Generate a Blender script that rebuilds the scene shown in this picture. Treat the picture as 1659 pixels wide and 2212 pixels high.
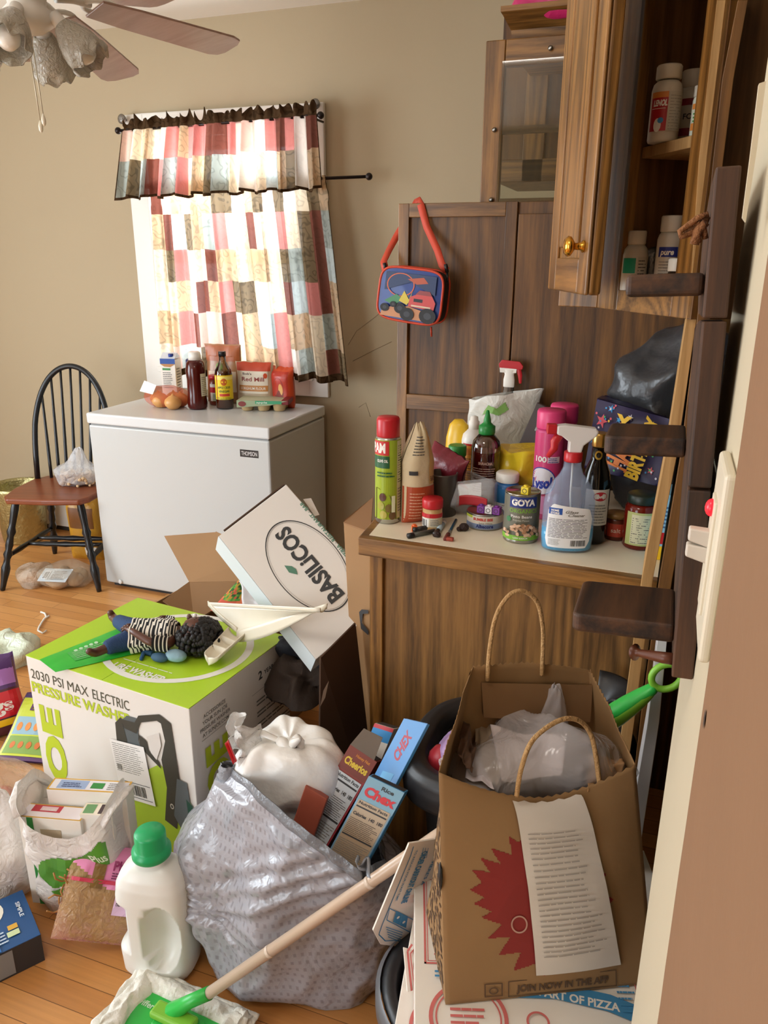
import bpy, bmesh, math, random
from mathutils import Vector as V, Matrix, noise
R = math.radians
SC = bpy.context.scene
for o in list(bpy.data.objects): bpy.data.objects.remove(o)
COL = SC.collection

# ---------------------------------------------------------------- camera
FPX, PITCH, ROLL, YAW, CH = 1667.0, R(18.16), R(.32), R(19.95), 1.5
Fw = V((-math.sin(YAW)*math.cos(PITCH), math.cos(YAW)*math.cos(PITCH), -math.sin(PITCH)))
Rt = V((math.cos(YAW), math.sin(YAW), 0)); Up = Rt.cross(Fw)
Rt, Up = Rt*math.cos(ROLL)+Up*math.sin(ROLL), Up*math.cos(ROLL)-Rt*math.sin(ROLL)
cd = bpy.data.cameras.new('camera'); cam = bpy.data.objects.new('camera', cd); COL.objects.link(cam)
cam.matrix_world = Matrix(((Rt.x, Up.x, -Fw.x, 0), (Rt.y, Up.y, -Fw.y, 0), (Rt.z, Up.z, -Fw.z, CH), (0, 0, 0, 1)))
cd.sensor_fit = 'VERTICAL'; cd.sensor_height = 24; cd.lens = 24*FPX/2212; cd.clip_start = .02
SC.camera = cam
EYE = V((0, 0, CH))
def ray(x, y): return Fw+Rt*((x-829.5)/FPX)-Up*((y-1106)/FPX)
def at(x, y, X=None, Y=None, Z=None):
    r = ray(x, y)
    t = X/r.x if X is not None else (Y/r.y if Y is not None else (Z-CH)/r.z)
    return EYE+r*t

# ---------------------------------------------------------------- world, lights, exposure
SC.view_settings.view_transform = 'Standard'; SC.view_settings.look = 'None'
SC.view_settings.gamma = 1; SC.view_settings.use_curve_mapping = False
SC.view_settings.exposure = -.1
w = bpy.data.worlds.new('daylight'); SC.world = w; w.use_nodes = True
w.node_tree.nodes['Background'].inputs[0].default_value = (.86, .93, 1, 1)
w.node_tree.nodes['Background'].inputs[1].default_value = 6
def area(name, loc, target, sx, sy, power, col):
    l = bpy.data.lights.new(name, 'AREA'); l.shape = 'RECTANGLE'; l.size = sx; l.size_y = sy; l.energy = power; l.color = col
    o = bpy.data.objects.new(name, l); COL.objects.link(o); o.location = loc
    o.rotation_euler = (V(target)-V(loc)).to_track_quat('-Z', 'Y').to_euler(); return o
area('daylight_left_window', (-4.22, .75, 1.35), (0, .75, 1.25), 1.9, 1.5, 58, (.84, .94, 1))
area('daylight_added_rear', (-2.9, -2.52, 1.15), (-2.7, 2, 1.0), 1.7, 2.0, 23, (.84, .94, 1))  # unseen rear opening, added to light the sides that face the camera
area('daylight_back_window', (-2.01, 3.47, 1.5), (-1.9, 0, 1.0), .8, 1.05, 22, (.93, .97, 1))
area('ceiling_lamp_light', (-.75, .25, 2.42), (-.75, .35, 0), .4, .4, 8.5, (1, .92, .82))

# ---------------------------------------------------------------- materials
def lin(h):
    h = h.lstrip('#'); c = [int(h[i:i+2], 16)/255 for i in (0, 2, 4)]
    return tuple(x/12.92 if x <= .04045 else ((x+.055)/1.055)**2.4 for x in c)+(1,)
MC = {}
def M(hexc, rough=.5, metal=0, bump=0, bs=60, var=0, vs=8, trans=0, alpha=1, emit=0, coat=0, name=None, sub=0):
    k = (hexc, rough, metal, bump, bs, var, vs, trans, alpha, emit, coat, sub)
    if k in MC: return MC[k]
    m = bpy.data.materials.new(name or 'surface_'+hexc.strip('#')); m.use_nodes = True; MC[k] = m
    nt = m.node_tree; b = nt.nodes['Principled BSDF']; c = lin(hexc)
    b.inputs['Base Color'].default_value = c; b.inputs['Roughness'].default_value = rough
    b.inputs['Metallic'].default_value = metal; b.inputs['Alpha'].default_value = alpha
    b.inputs['Transmission Weight'].default_value = trans; b.inputs['Coat Weight'].default_value = coat
    if emit: b.inputs['Emission Color'].default_value = c; b.inputs['Emission Strength'].default_value = emit
    if var or bump:
        tc = nt.nodes.new('ShaderNodeTexCoord')
    if var:
        n = nt.nodes.new('ShaderNodeTexNoise'); n.inputs['Scale'].default_value = vs; n.inputs['Detail'].default_value = 6
        nt.links.new(tc.outputs['Object'], n.inputs['Vector'])
        r = nt.nodes.new('ShaderNodeMapRange'); r.inputs[3].default_value = 1-var; r.inputs[4].default_value = 1+var
        nt.links.new(n.outputs['Fac'], r.inputs[0])
        x = nt.nodes.new('ShaderNodeVectorMath'); x.operation = 'SCALE'; x.inputs[0].default_value = c[:3]
        nt.links.new(r.outputs[0], x.inputs['Scale']); nt.links.new(x.outputs[0], b.inputs['Base Color'])
    if bump:
        n = nt.nodes.new('ShaderNodeTexNoise'); n.inputs['Scale'].default_value = bs; n.inputs['Detail'].default_value = 4
        nt.links.new(tc.outputs['Object'], n.inputs['Vector'])
        u = nt.nodes.new('ShaderNodeBump'); u.inputs['Strength'].default_value = bump; u.inputs['Distance'].default_value = .01
        nt.links.new(n.outputs['Fac'], u.inputs['Height']); nt.links.new(u.outputs[0], b.inputs['Normal'])
    return m
def wood(name, c1, c2, axis='Z', scale=1., rough=.35, contrast=.4, fine=1.):
    m = bpy.data.materials.new(name); m.use_nodes = True; nt = m.node_tree; b = nt.nodes['Principled BSDF']
    tc = nt.nodes.new('ShaderNodeTexCoord'); mp = nt.nodes.new('ShaderNodeMapping')
    s = {'X': (.06, 1, 1), 'Y': (1, .06, 1), 'Z': (1, 1, .06)}[axis]
    mp.inputs['Scale'].default_value = [q*scale for q in s]
    nt.links.new(tc.outputs['Object'], mp.inputs[0])
    g = nt.nodes.new('ShaderNodeTexNoise'); g.inputs['Scale'].default_value = 5.5; g.inputs['Detail'].default_value = 1.5; nt.links.new(mp.outputs[0], g.inputs['Vector'])
    mu = nt.nodes.new('ShaderNodeMath'); mu.operation = 'MULTIPLY'; mu.inputs[1].default_value = 26; nt.links.new(g.outputs['Fac'], mu.inputs[0])
    pg_ = nt.nodes.new('ShaderNodeMath'); pg_.operation = 'PINGPONG'; pg_.inputs[1].default_value = 1; nt.links.new(mu.outputs[0], pg_.inputs[0])
    n = nt.nodes.new('ShaderNodeTexNoise'); n.inputs['Scale'].default_value = 120*fine; n.inputs['Detail'].default_value = 4; n.inputs['Roughness'].default_value = .65
    nt.links.new(mp.outputs[0], n.inputs['Vector'])
    mx = nt.nodes.new('ShaderNodeMix'); mx.inputs[0].default_value = .68
    nt.links.new(pg_.outputs[0], mx.inputs[2]); nt.links.new(n.outputs['Fac'], mx.inputs[3])
    cr = nt.nodes.new('ShaderNodeValToRGB'); cr.color_ramp.elements[0].position = .5-contrast/2; cr.color_ramp.elements[1].position = .5+contrast/2
    cr.color_ramp.elements[0].color = lin(c1); cr.color_ramp.elements[1].color = lin(c2)
    nt.links.new(mx.outputs[0], cr.inputs[0]); nt.links.new(cr.outputs[0], b.inputs['Base Color'])
    b.inputs['Roughness'].default_value = rough
    u = nt.nodes.new('ShaderNodeBump'); u.inputs['Strength'].default_value = .15; u.inputs['Distance'].default_value = .002
    nt.links.new(mx.outputs[0], u.inputs['Height']); nt.links.new(u.outputs[0], b.inputs['Normal'])
    return m
def film(name, hexc, see=.5, rough=.15, bump=.6, bs=40):          # thin see-through plastic
    m = bpy.data.materials.new(name); m.use_nodes = True; nt = m.node_tree; b = nt.nodes['Principled BSDF']
    b.inputs['Base Color'].default_value = lin(hexc); b.inputs['Roughness'].default_value = rough
    t = nt.nodes.new('ShaderNodeBsdfTransparent'); mx = nt.nodes.new('ShaderNodeMixShader'); mx.inputs[0].default_value = see
    nt.links.new(b.outputs[0], mx.inputs[1]); nt.links.new(t.outputs[0], mx.inputs[2])
    nt.links.new(mx.outputs[0], nt.nodes['Material Output'].inputs[0])
    tc = nt.nodes.new('ShaderNodeTexCoord'); n = nt.nodes.new('ShaderNodeTexNoise'); n.inputs['Scale'].default_value = bs; n.inputs['Detail'].default_value = 3
    n.inputs['Distortion'].default_value = 1.5
    nt.links.new(tc.outputs['Object'], n.inputs['Vector'])
    u = nt.nodes.new('ShaderNodeBump'); u.inputs['Strength'].default_value = bump; u.inputs['Distance'].default_value = .01
    nt.links.new(n.outputs['Fac'], u.inputs['Height']); nt.links.new(u.outputs[0], b.inputs['Normal'])
    return m
def cloth(name, hexc, trl=.6, see=.0, swirl=0):                        # thin cloth lit from behind
    m = bpy.data.materials.new(name); m.use_nodes = True; nt = m.node_tree; nt.nodes.remove(nt.nodes['Principled BSDF'])
    d = nt.nodes.new('ShaderNodeBsdfDiffuse'); t = nt.nodes.new('ShaderNodeBsdfTranslucent'); q = nt.nodes.new('ShaderNodeBsdfTransparent')
    m1 = nt.nodes.new('ShaderNodeMixShader'); m1.inputs[0].default_value = trl; m2 = nt.nodes.new('ShaderNodeMixShader'); m2.inputs[0].default_value = see
    tc = nt.nodes.new('ShaderNodeTexCoord'); wv = nt.nodes.new('ShaderNodeTexWave'); wv.wave_type = 'RINGS'
    wv.inputs['Scale'].default_value = 9; wv.inputs['Distortion'].default_value = 14; wv.inputs['Detail'].default_value = 1; wv.inputs['Detail Scale'].default_value = 2.2
    nt.links.new(tc.outputs['Object'], wv.inputs[0])
    cr = nt.nodes.new('ShaderNodeValToRGB'); c = lin(hexc); k = 1-swirl
    cr.color_ramp.elements[0].color = (c[0]*k, c[1]*k, c[2]*k, 1); cr.color_ramp.elements[1].color = c; cr.color_ramp.elements[1].position = .3
    nt.links.new(wv.outputs['Fac'], cr.inputs[0])
    for s in (d, t): nt.links.new(cr.outputs[0], s.inputs[0])
    nt.links.new(d.outputs[0], m1.inputs[1]); nt.links.new(t.outputs[0], m1.inputs[2])
    nt.links.new(m1.outputs[0], m2.inputs[1]); nt.links.new(q.outputs[0], m2.inputs[2]); nt.links.new(m2.outputs[0], nt.nodes['Material Output'].inputs[0])
    return m
def glass(name, hexc='#ffffff', rough=.02, see=.85):
    m = bpy.data.materials.new(name); m.use_nodes = True; nt = m.node_tree; nt.nodes.remove(nt.nodes['Principled BSDF'])
    t = nt.nodes.new('ShaderNodeBsdfTransparent'); t.inputs[0].default_value = lin(hexc)
    g = nt.nodes.new('ShaderNodeBsdfGlossy'); g.inputs['Roughness'].default_value = rough
    f = nt.nodes.new('ShaderNodeFresnel'); f.inputs[0].default_value = 1.5; mx = nt.nodes.new('ShaderNodeMixShader')
    a = nt.nodes.new('ShaderNodeMath'); a.operation = 'MULTIPLY_ADD'; a.inputs[1].default_value = 1; a.inputs[2].default_value = (1-see)*.3
    nt.links.new(f.outputs[0], a.inputs[0]); nt.links.new(a.outputs[0], mx.inputs[0])
    nt.links.new(t.outputs[0], mx.inputs[1]); nt.links.new(g.outputs[0], mx.inputs[2]); nt.links.new(mx.outputs[0], nt.nodes['Material Output'].inputs[0])
    return m
WHITE = M('#efece4', .4); BLACK = M('#17171a', .4); RED = M('#c0202a', .35); KRAFT = M('#a98259', .8, var=.08, vs=12)
INK = M('#3a3a3c', .7); GREYINK = M('#8d8a84', .7)

# ---------------------------------------------------------------- mesh building
class MB:
    def __init__(s, T=None): s.v = []; s.f = []; s.m = []; s.sm = []; s.mats = []; s.T = T
    def mi(s, m):
        if m not in s.mats: s.mats.append(m)
        return s.mats.index(m)
    def add(s, vs, fs, m, smooth=False):
        b = len(s.v); s.v += [(s.T @ V(p)) if s.T else V(p) for p in vs]
        for i, f in enumerate(fs):
            s.f.append([b+j for j in f]); s.m.append(s.mi(m[i] if isinstance(m, list) else m)); s.sm.append(smooth)
        return s
    def hexa(s, p, m):       # 8 corners: bottom 4 ccw, top 4
        return s.add(p, [(0, 3, 2, 1), (4, 5, 6, 7), (0, 1, 5, 4), (1, 2, 6, 5), (2, 3, 7, 6), (3, 0, 4, 7)], m)
    def box(s, x0, x1, y0, y1, z0, z1, m):
        return s.hexa([(x0, y0, z0), (x1, y0, z0), (x1, y1, z0), (x0, y1, z0), (x0, y0, z1), (x1, y0, z1), (x1, y1, z1), (x0, y1, z1)], m)
    def slab(s, a, b, c, t, m):      # thin board: corner a, edges a->b, a->c, thickness t along the normal
        a, b, c = V(a), V(b), V(c); n = (b-a).cross(c-a).normalized()*t; d = b+c-a
        return s.hexa([a, b, d, c, a+n, b+n, d+n, c+n], m)
    def quadslab(s, a, b, c, d, t, m):
        a, b, c, d = V(a), V(b), V(c), V(d); n = (b-a).cross(d-a).normalized()*t
        return s.hexa([a, b, c, d, a+n, b+n, c+n, d+n], m)
    def grid(s, fn, nu, nv, m, cu=False, smooth=True, flip=False):
        cols = nu if cu else nu+1
        vs = [fn(i/nu, j/nv) for j in range(nv+1) for i in range(cols)]; fs = []; ms = []
        for j in range(nv):
            for i in range(nu):
                a = j*cols+i; b = j*cols+(i+1) % cols
                q = (a, b, b+cols, a+cols); fs.append(q[::-1] if flip else q); ms.append(m((i+.5)/nu, (j+.5)/nv) if callable(m) else m)
        return s.add(vs, fs, ms, smooth)
    def lathe(s, prof, m, n=24, o=(0, 0, 0), sx=1, sy=1, smooth=True, cap0=True, cap1=True, sq=2):
        # prof: (r, z) or (r, z, material of the band above)
        o = V(o); vs = []; fs = []; ms = []
        for p in prof:
            for i in range(n):
                a = 2*math.pi*i/n; c, d = math.cos(a), math.sin(a)
                c = math.copysign(abs(c)**(2/sq), c); d = math.copysign(abs(d)**(2/sq), d)
                vs.append(o+V((p[0]*c*sx, p[0]*d*sy, p[1])))
        for j in range(len(prof)-1):
            for i in range(n):
                k = (i+1) % n; fs.append((j*n+i, j*n+k, j*n+n+k, j*n+n+i)); ms.append(prof[j][2] if len(prof[j]) > 2 else m)
        s.add(vs, fs, ms, smooth)
        if cap0: s.add(vs[:n], [tuple(range(n))[::-1]], prof[0][2] if len(prof[0]) > 2 else m)
        if cap1: s.add(vs[-n:], [tuple(range(n))], ms[-1])
        return s
    def tube(s, pts, r, m, n=8, flat=1, closed=False):
        pts = [V(p) for p in pts]; k = len(pts); vs = []; up = V((0, 0, 1))
        rr = r if isinstance(r, (list, tuple)) else [r]*k; prev = None
        for i, p in enumerate(pts):
            a = pts[(i-1) % k] if (closed or i) else p; b = pts[(i+1) % k] if (closed or i < k-1) else p
            t = (b-a).normalized()
            x = prev-t*prev.dot(t) if prev else (up.cross(t) if abs(t.z) < .9 else V((1, 0, 0)).cross(t))
            x.normalize(); prev = x; y = t.cross(x)
            for j in range(n):
                q = 2*math.pi*j/n; vs.append(p+x*(rr[i]*math.cos(q))+y*(rr[i]*flat*math.sin(q)))
        fs = [(i*n+j, i*n+(j+1) % n, ((i+1) % k)*n+(j+1) % n, ((i+1) % k)*n+j) for i in range(k if closed else k-1) for j in range(n)]
        if not closed: fs += [tuple(range(n))[::-1], tuple(range((k-1)*n, k*n))]
        return s.add(vs, fs, m, True)
    def prism(s, poly, z0, z1, m, T=None):
        n = len(poly); T = T or Matrix()
        vs = [T @ V((x, y, z)) for z in (z0, z1) for x, y in poly]
        return s.add(vs, [tuple(range(n))[::-1], tuple(range(n, 2*n))]+[(i, (i+1) % n, n+(i+1) % n, n+i) for i in range(n)], m)
    def ball(s, c, r, m, n=12, sx=1, sy=1, sz=1):
        c = V(c)
        def fn(u, v):
            a, b = u*2*math.pi, (v-.5)*math.pi
            return c+V((r*sx*math.cos(b)*math.cos(a), r*sy*math.cos(b)*math.sin(a), r*sz*math.sin(b)))
        return s.grid(fn, n, max(4, n//2), m, cu=True)
    def build(s, name, parent=None, bevel=0, subsurf=0, thick=0, weld=True, seg=2):
        me = bpy.data.meshes.new(name); me.from_pydata([tuple(p) for p in s.v], [], s.f)
        for m in s.mats: me.materials.append(m)
        for p, i, sm in zip(me.polygons, s.m, s.sm): p.material_index = i; p.use_smooth = sm
        me.update()
        if weld:
            bm = bmesh.new(); bm.from_mesh(me); bmesh.ops.remove_doubles(bm, verts=bm.verts, dist=1e-5)
            bmesh.ops.recalc_face_normals(bm, faces=bm.faces); bm.to_mesh(me); bm.free()
        o = bpy.data.objects.new(name, me); COL.objects.link(o)
        if parent: o.parent = parent
        if thick: t = o.modifiers.new('thickness', 'SOLIDIFY'); t.thickness = thick; t.offset = 0
        if bevel: t = o.modifiers.new('bevel', 'BEVEL'); t.width = bevel; t.segments = seg; t.limit_method = 'ANGLE'; t.angle_limit = R(40)
        if subsurf: t = o.modifiers.new('smooth', 'SUBSURF'); t.levels = t.render_levels = subsurf
        return o
def tag(o, label, cat, group=None, kind=None):
    if label: o['label'] = label
    if cat: o['category'] = cat
    if group: o['group'] = group
    if kind: o['kind'] = kind
    return o
def thing(name, label, cat, loc=(0, 0, 0), rz=0, group=None, rot=None, scale=None):
    o = bpy.data.objects.new(name, None); COL.objects.link(o); o.empty_display_size = .02
    o.location = loc; o.rotation_euler = rot or (0, 0, rz)
    if scale: o.scale = scale
    return tag(o, label, cat, group)
def struct(name, mb, **k):
    o = mb.build(name, **k); o['kind'] = 'structure'; return o

# text becomes mesh
TX = {}
def textmesh(t, bold=0, italic=0):
    k = (t, bold, italic)
    if k not in TX:
        c = bpy.data.curves.new('t', 'FONT'); c.body = t; c.size = 1; c.offset = bold; c.shear = italic; c.resolution_u = 3
        o = bpy.data.objects.new('t', c); COL.objects.link(o)
        me = o.to_mesh(); vs = [(p.co.x, p.co.y) for p in me.vertices]; fs = [tuple(p.vertices) for p in me.polygons]
        o.to_mesh_clear(); bpy.data.objects.remove(o); bpy.data.curves.remove(c)
        x0 = min(p[0] for p in vs); x1 = max(p[0] for p in vs)
        TX[k] = ([(x-x0, y) for x, y in vs], fs, x1-x0)
    return TX[k]
class Dec:     # print laid on a surface given by fn(u, v, h)
    def __init__(s, mb, fn, base=.0005, step=.0002): s.mb = mb; s.fn = fn; s.b = base; s.st = step; s.k = 0
    def p(s, u, v): return s.fn(u, v, s.b+s.st*s.k)
    def rect(s, u0, v0, u1, v1, m, n=1, nv=1):
        s.k += 1; s.mb.grid(lambda a, b: s.p(u0+(u1-u0)*a, v0+(v1-v0)*b), n, nv, m, smooth=False); return s
    def poly(s, pts, m):
        s.k += 1; s.mb.add([s.p(*q) for q in pts], [tuple(range(len(pts)))], m); return s
    def ell(s, cu, cv, ru, rv, m, n=28, rings=1, inner=0, rot=0):
        s.k += 1; c, d = math.cos(rot), math.sin(rot)
        def f(a, b):
            t = inner+(1-inner)*b; x, y = ru*t*math.cos(2*math.pi*a), rv*t*math.sin(2*math.pi*a)
            return s.p(cu+x*c-y*d, cv+x*d+y*c)
        s.mb.grid(f, n, rings, m, smooth=False); return s
    def text(s, t, u, v, size, m, w=None, rot=0, bold=0, italic=0, al='c'):
        s.k += 1; vs, fs, tw = textmesh(t, bold, italic); sx = w/tw if w else size; W = tw*sx; sy = size
        o = {'c': -W/2, 'l': 0, 'r': -W}[al]; c, d = math.cos(rot), math.sin(rot); out = []
        for x, y in vs:
            x = x*sx+o; y = (y-.35)*sy; out.append(s.p(u+x*c-y*d, v+x*d+y*c))
        s.mb.add(out, fs, m); return s
    def fine(s, u0, v0, u1, v1, rows, m, seed=1, fill=.45, words=5):
        rd = random.Random(seed); s.k += 1; h = (v1-v0)/rows
        for i in range(rows):
            y = v0+i*h; x = u0; end = u1-(u1-u0)*rd.random()*.25
            while x < end-1e-6:
                L = (u1-u0)*rd.uniform(.5, 1.4)/words; e = min(x+L, end)
                s.mb.add([s.p(x, y), s.p(e, y), s.p(e, y+h*fill), s.p(x, y+h*fill)], [(0, 1, 2, 3)], m); x = e+(u1-u0)*.02
        return s
    def bars(s, u0, v0, u1, v1, m, n=22, seed=3):
        rd = random.Random(seed); s.k += 1; w = (u1-u0)/n
        for i in range(n):
            x = u0+i*w; e = x+w*rd.uniform(.25, .8)
            s.mb.add([s.p(x, v0), s.p(e, v0), s.p(e, v1), s.p(x, v1)], [(0, 1, 2, 3)], m)
        return s
class Frame:   # plane with origin o and axes U, V (unit); uv(px, py) is where the sight line through that photo point meets the plane
    def __init__(s, o, U, W):
        s.o = V(o); s.U = V(U).normalized(); s.N = s.U.cross(V(W)).normalized(); s.W = s.N.cross(s.U)
    def fn(s, u, v, h): return s.o+s.U*u+s.W*v+s.N*h
    def uv(s, x, y):
        r = ray(x, y); t = (s.o-EYE).dot(s.N)/r.dot(s.N); p = EYE+r*t-s.o
        return p.dot(s.U), p.dot(s.W)
    def pts(s, *l): return [s.uv(*q) for q in l]
def cyl(r, a0=-90, c=(0, 0), sx=1, sy=1):
    a0 = R(a0)
    def fn(u, v, h):
        a = a0+u/r; return V((c[0]+(r+h)*math.cos(a)*sx, c[1]+(r+h)*math.sin(a)*sy, v))
    return fn
def face(pos): # angle of the direction from a thing towards the camera, degrees
    return math.degrees(math.atan2(-pos[1], -pos[0]))
def nz(p, s=1., o=0.): return noise.noise(V(p)*s+V((o, o*1.7, -o)))
def fold(p, s=1., o=0.): return 1-abs(noise.noise(V(p)*s+V((o, -o, o*2.1))))*2
def crease(p, s=1., o=0.): return noise.voronoi(V(p)*s+V((o, o, o)))[0][0]
def inside(p, poly):
    x, y = p; c = False; n = len(poly)
    for i in range(n):
        x1, y1 = poly[i]; x2, y2 = poly[(i+1) % n]
        if (y1 > y) != (y2 > y) and x < (x2-x1)*(y-y1)/(y2-y1)+x1: c = not c
    return c
# ---------------------------------------------------------------- the setting
OAK = wood('oak', '#5a3b18', '#9c6e36', 'Z', 1.3); OAKX = wood('oak_crosswise', '#5a3b18', '#9c6e36', 'X', 1.3); OAKY = wood('oak_lengthwise', '#5a3b18', '#9c6e36', 'Y', 1.3)
OAKP = wood('oak_panel', '#442a10', '#7e5526', 'Z', 1.0, .45, .45); OAKV = wood('oak_veneer', '#543a1c', '#946a38', 'Z', 1.0, .45, .4); WAL = wood('walnut', '#1e110a', '#4d3019', 'Y', 1.6, .6); WALZ = wood('walnut_board', '#24140b', '#553620', 'Z', 1.2, .6)
RAW = wood('raw_plywood_edge', '#9a7442', '#c79f68', 'Z', 1.5, .8, .6); WTRIM = M('#e9e6df', .45, bump=.05, bs=20)
def floor_mat():
    m = bpy.data.materials.new('strip_floor'); m.use_nodes = True; nt = m.node_tree; b = nt.nodes['Principled BSDF']
    tc = nt.nodes.new('ShaderNodeTexCoord'); br = nt.nodes.new('ShaderNodeTexBrick'); nt.links.new(tc.outputs['Object'], br.inputs[0])
    br.offset = .37; br.inputs['Color1'].default_value = lin('#d49a5c'); br.inputs['Color2'].default_value = lin('#b67a40'); br.inputs['Mortar'].default_value = lin('#6f4722')
    br.inputs['Scale'].default_value = 1; br.inputs['Mortar Size'].default_value = .0009; br.inputs['Brick Width'].default_value = .62; br.inputs['Row Height'].default_value = .0573
    br.inputs['Mortar Smooth'].default_value = .3
    mp = nt.nodes.new('ShaderNodeMapping'); mp.inputs['Scale'].default_value = (1.5, 40, 1); nt.links.new(tc.outputs['Object'], mp.inputs[0])
    n = nt.nodes.new('ShaderNodeTexNoise'); n.inputs['Scale'].default_value = 3; n.inputs['Detail'].default_value = 6; nt.links.new(mp.outputs[0], n.inputs['Vector'])
    r = nt.nodes.new('ShaderNodeMapRange'); r.inputs[3].default_value = .8; r.inputs[4].default_value = 1.2; nt.links.new(n.outputs['Fac'], r.inputs[0])
    x = nt.nodes.new('ShaderNodeVectorMath'); x.operation = 'SCALE'; nt.links.new(br.outputs['Color'], x.inputs[0]); nt.links.new(r.outputs[0], x.inputs['Scale'])
    nt.links.new(x.outputs[0], b.inputs['Base Color']); b.inputs['Roughness'].default_value = .32
    return m
PAINT = M('#b3a284', .75, bump=.04, bs=90, var=.03, vs=1.5); PAINT_DIM = M('#8a674a', .7, bump=.08, bs=30, var=.05, vs=9); CREAM = M('#cbc0a6', .5, bump=.05, bs=30)  # near wall's tan and cream darkened: its dim light is in the colour
X0, X1, Y0, Y1, ZC = -4.3, 2.0, -2.6, 3.38, 2.5
struct('floor', MB().box(X0-.1, X1+.1, Y0-.1, Y1+.12, -.06, 0, floor_mat()))
struct('ceiling', MB().box(X0-.1, X1+.1, Y0-.1, Y1+.12, ZC, ZC+.06, M('#f0ece2', .8, bump=.06, bs=60)))
WX0, WX1, WZ0, WZ1 = -2.43, -1.60, .97, 2.03
b = MB(); b.box(X0-.1, WX0, Y1, Y1+.12, 0, ZC, PAINT); b.box(WX1, X1+.1, Y1, Y1+.12, 0, ZC, PAINT); b.box(WX0, WX1, Y1, Y1+.12, 0, WZ0, PAINT); b.box(WX0, WX1, Y1, Y1+.12, WZ1, ZC, PAINT)
struct('wall_back', b)
b = MB(); b.box(X0-.1, X0, Y0, -.25, 0, ZC, PAINT); b.box(X0-.1, X0, 1.75, Y1, 0, ZC, PAINT); b.box(X0-.1, X0, -.25, 1.75, 0, .55, PAINT); b.box(X0-.1, X0, -.25, 1.75, 2.15, ZC, PAINT)
struct('wall_left', b)
b = MB(); b.box(X0, -3.8, Y0-.1, Y0, 0, ZC, PAINT); b.box(-2.0, X1, Y0-.1, Y0, 0, ZC, PAINT); b.box(-3.8, -2.0, Y0-.1, Y0, 2.15, ZC, PAINT)
struct('wall_front', b)
struct('wall_kitchen', MB().box(X1, X1+.1, Y0, Y1, 0, ZC, PAINT))
b = MB(); b.box(.048, .17, -2.6, .765, 0, ZC, CREAM)
struct('wall_right', b)
# tan stretch of the near wall, its dim light put into the colour, with its chipped paint edge
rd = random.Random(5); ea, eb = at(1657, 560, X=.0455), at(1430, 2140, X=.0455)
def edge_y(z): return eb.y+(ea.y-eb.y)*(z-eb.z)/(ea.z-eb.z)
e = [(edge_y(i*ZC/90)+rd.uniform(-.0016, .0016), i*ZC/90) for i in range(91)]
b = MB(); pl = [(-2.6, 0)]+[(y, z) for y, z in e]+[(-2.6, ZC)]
b.prism(pl, .0455, .048, PAINT_DIM, Matrix(((0, 0, 1, 0), (1, 0, 0, 0), (0, 1, 0, 0), (0, 0, 0, 1))))
fr = Frame((.0455, 0, 0), (0, -1, 0), (0, 0, 1)); d = Dec(b, fr.fn); u, v = fr.uv(1524, 1553); d.ell(u, v, .004, .006, M('#3b2f2a', .7), rings=1)
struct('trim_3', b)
struct('baseboard_back', MB().box(X0, X1, Y1-.015, Y1, 0, .1, WTRIM))
b = MB(); b.box(-4.2, -2.45, Y1-.075, Y1-.016, .03, .2, WTRIM); b.box(-4.2, -2.45, Y1-.085, Y1-.016, .175, .185, WTRIM); b.box(-4.2, -2.45, Y1-.06, Y1-.016, 0, .03, M('#3a3836'))
tag(b.build('baseboard_heater', bevel=.003), 'long low white baseboard heater on the wall behind the black spindle chair', 'heater')
# window: casing, sashes, panes
b = MB(); T = Y1-.022
CX0, CX1, CZ0, CZ1 = -2.535, -1.505, .868, 2.135
b.box(CX0, WX0, T, Y1, CZ0, CZ1, WTRIM); b.box(WX1, CX1, T, Y1, CZ0, CZ1, WTRIM); b.box(WX0, WX1, T, Y1, WZ1, CZ1, WTRIM); b.box(WX0, WX1, T, Y1, CZ0, WZ0-.02, WTRIM)
b.box(WX0-.02, WX1+.02, Y1-.04, Y1+.04, WZ0-.025, WZ0, WTRIM)
wn = struct('window_1', b, bevel=.004)
b = MB(); m = WTRIM
for x0, x1 in ((WX0, WX0+.045), (WX1-.045, WX1)): b.box(x0, x1, Y1+.03, Y1+.09, WZ0, WZ1, m)
for z0, z1 in ((WZ0, WZ0+.05), (1.475, 1.53), (WZ1-.05, WZ1)): b.box(WX0, WX1, Y1+.03, Y1+.09, z0, z1, m)
b.build('window_frame', wn)
MB().box(WX0+.04, WX1-.04, Y1+.055, Y1+.06, WZ0+.04, WZ1-.04, glass('window_glass')).build('pane', wn)
# cracks drawn as faint scuffs on the paint to the right of the window
b = MB(); q = M('#9c8b72', .8)
for p in ([(845, 655), (810, 685), (770, 715), (752, 745)], [(762, 780), (800, 760), (846, 738)], [(775, 880), (790, 870), (800, 900)]):
    b.tube([at(x, y, Y=Y1-.0006) for x, y in p], .0012, q, 4)
struct('trim_4', b)
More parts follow.
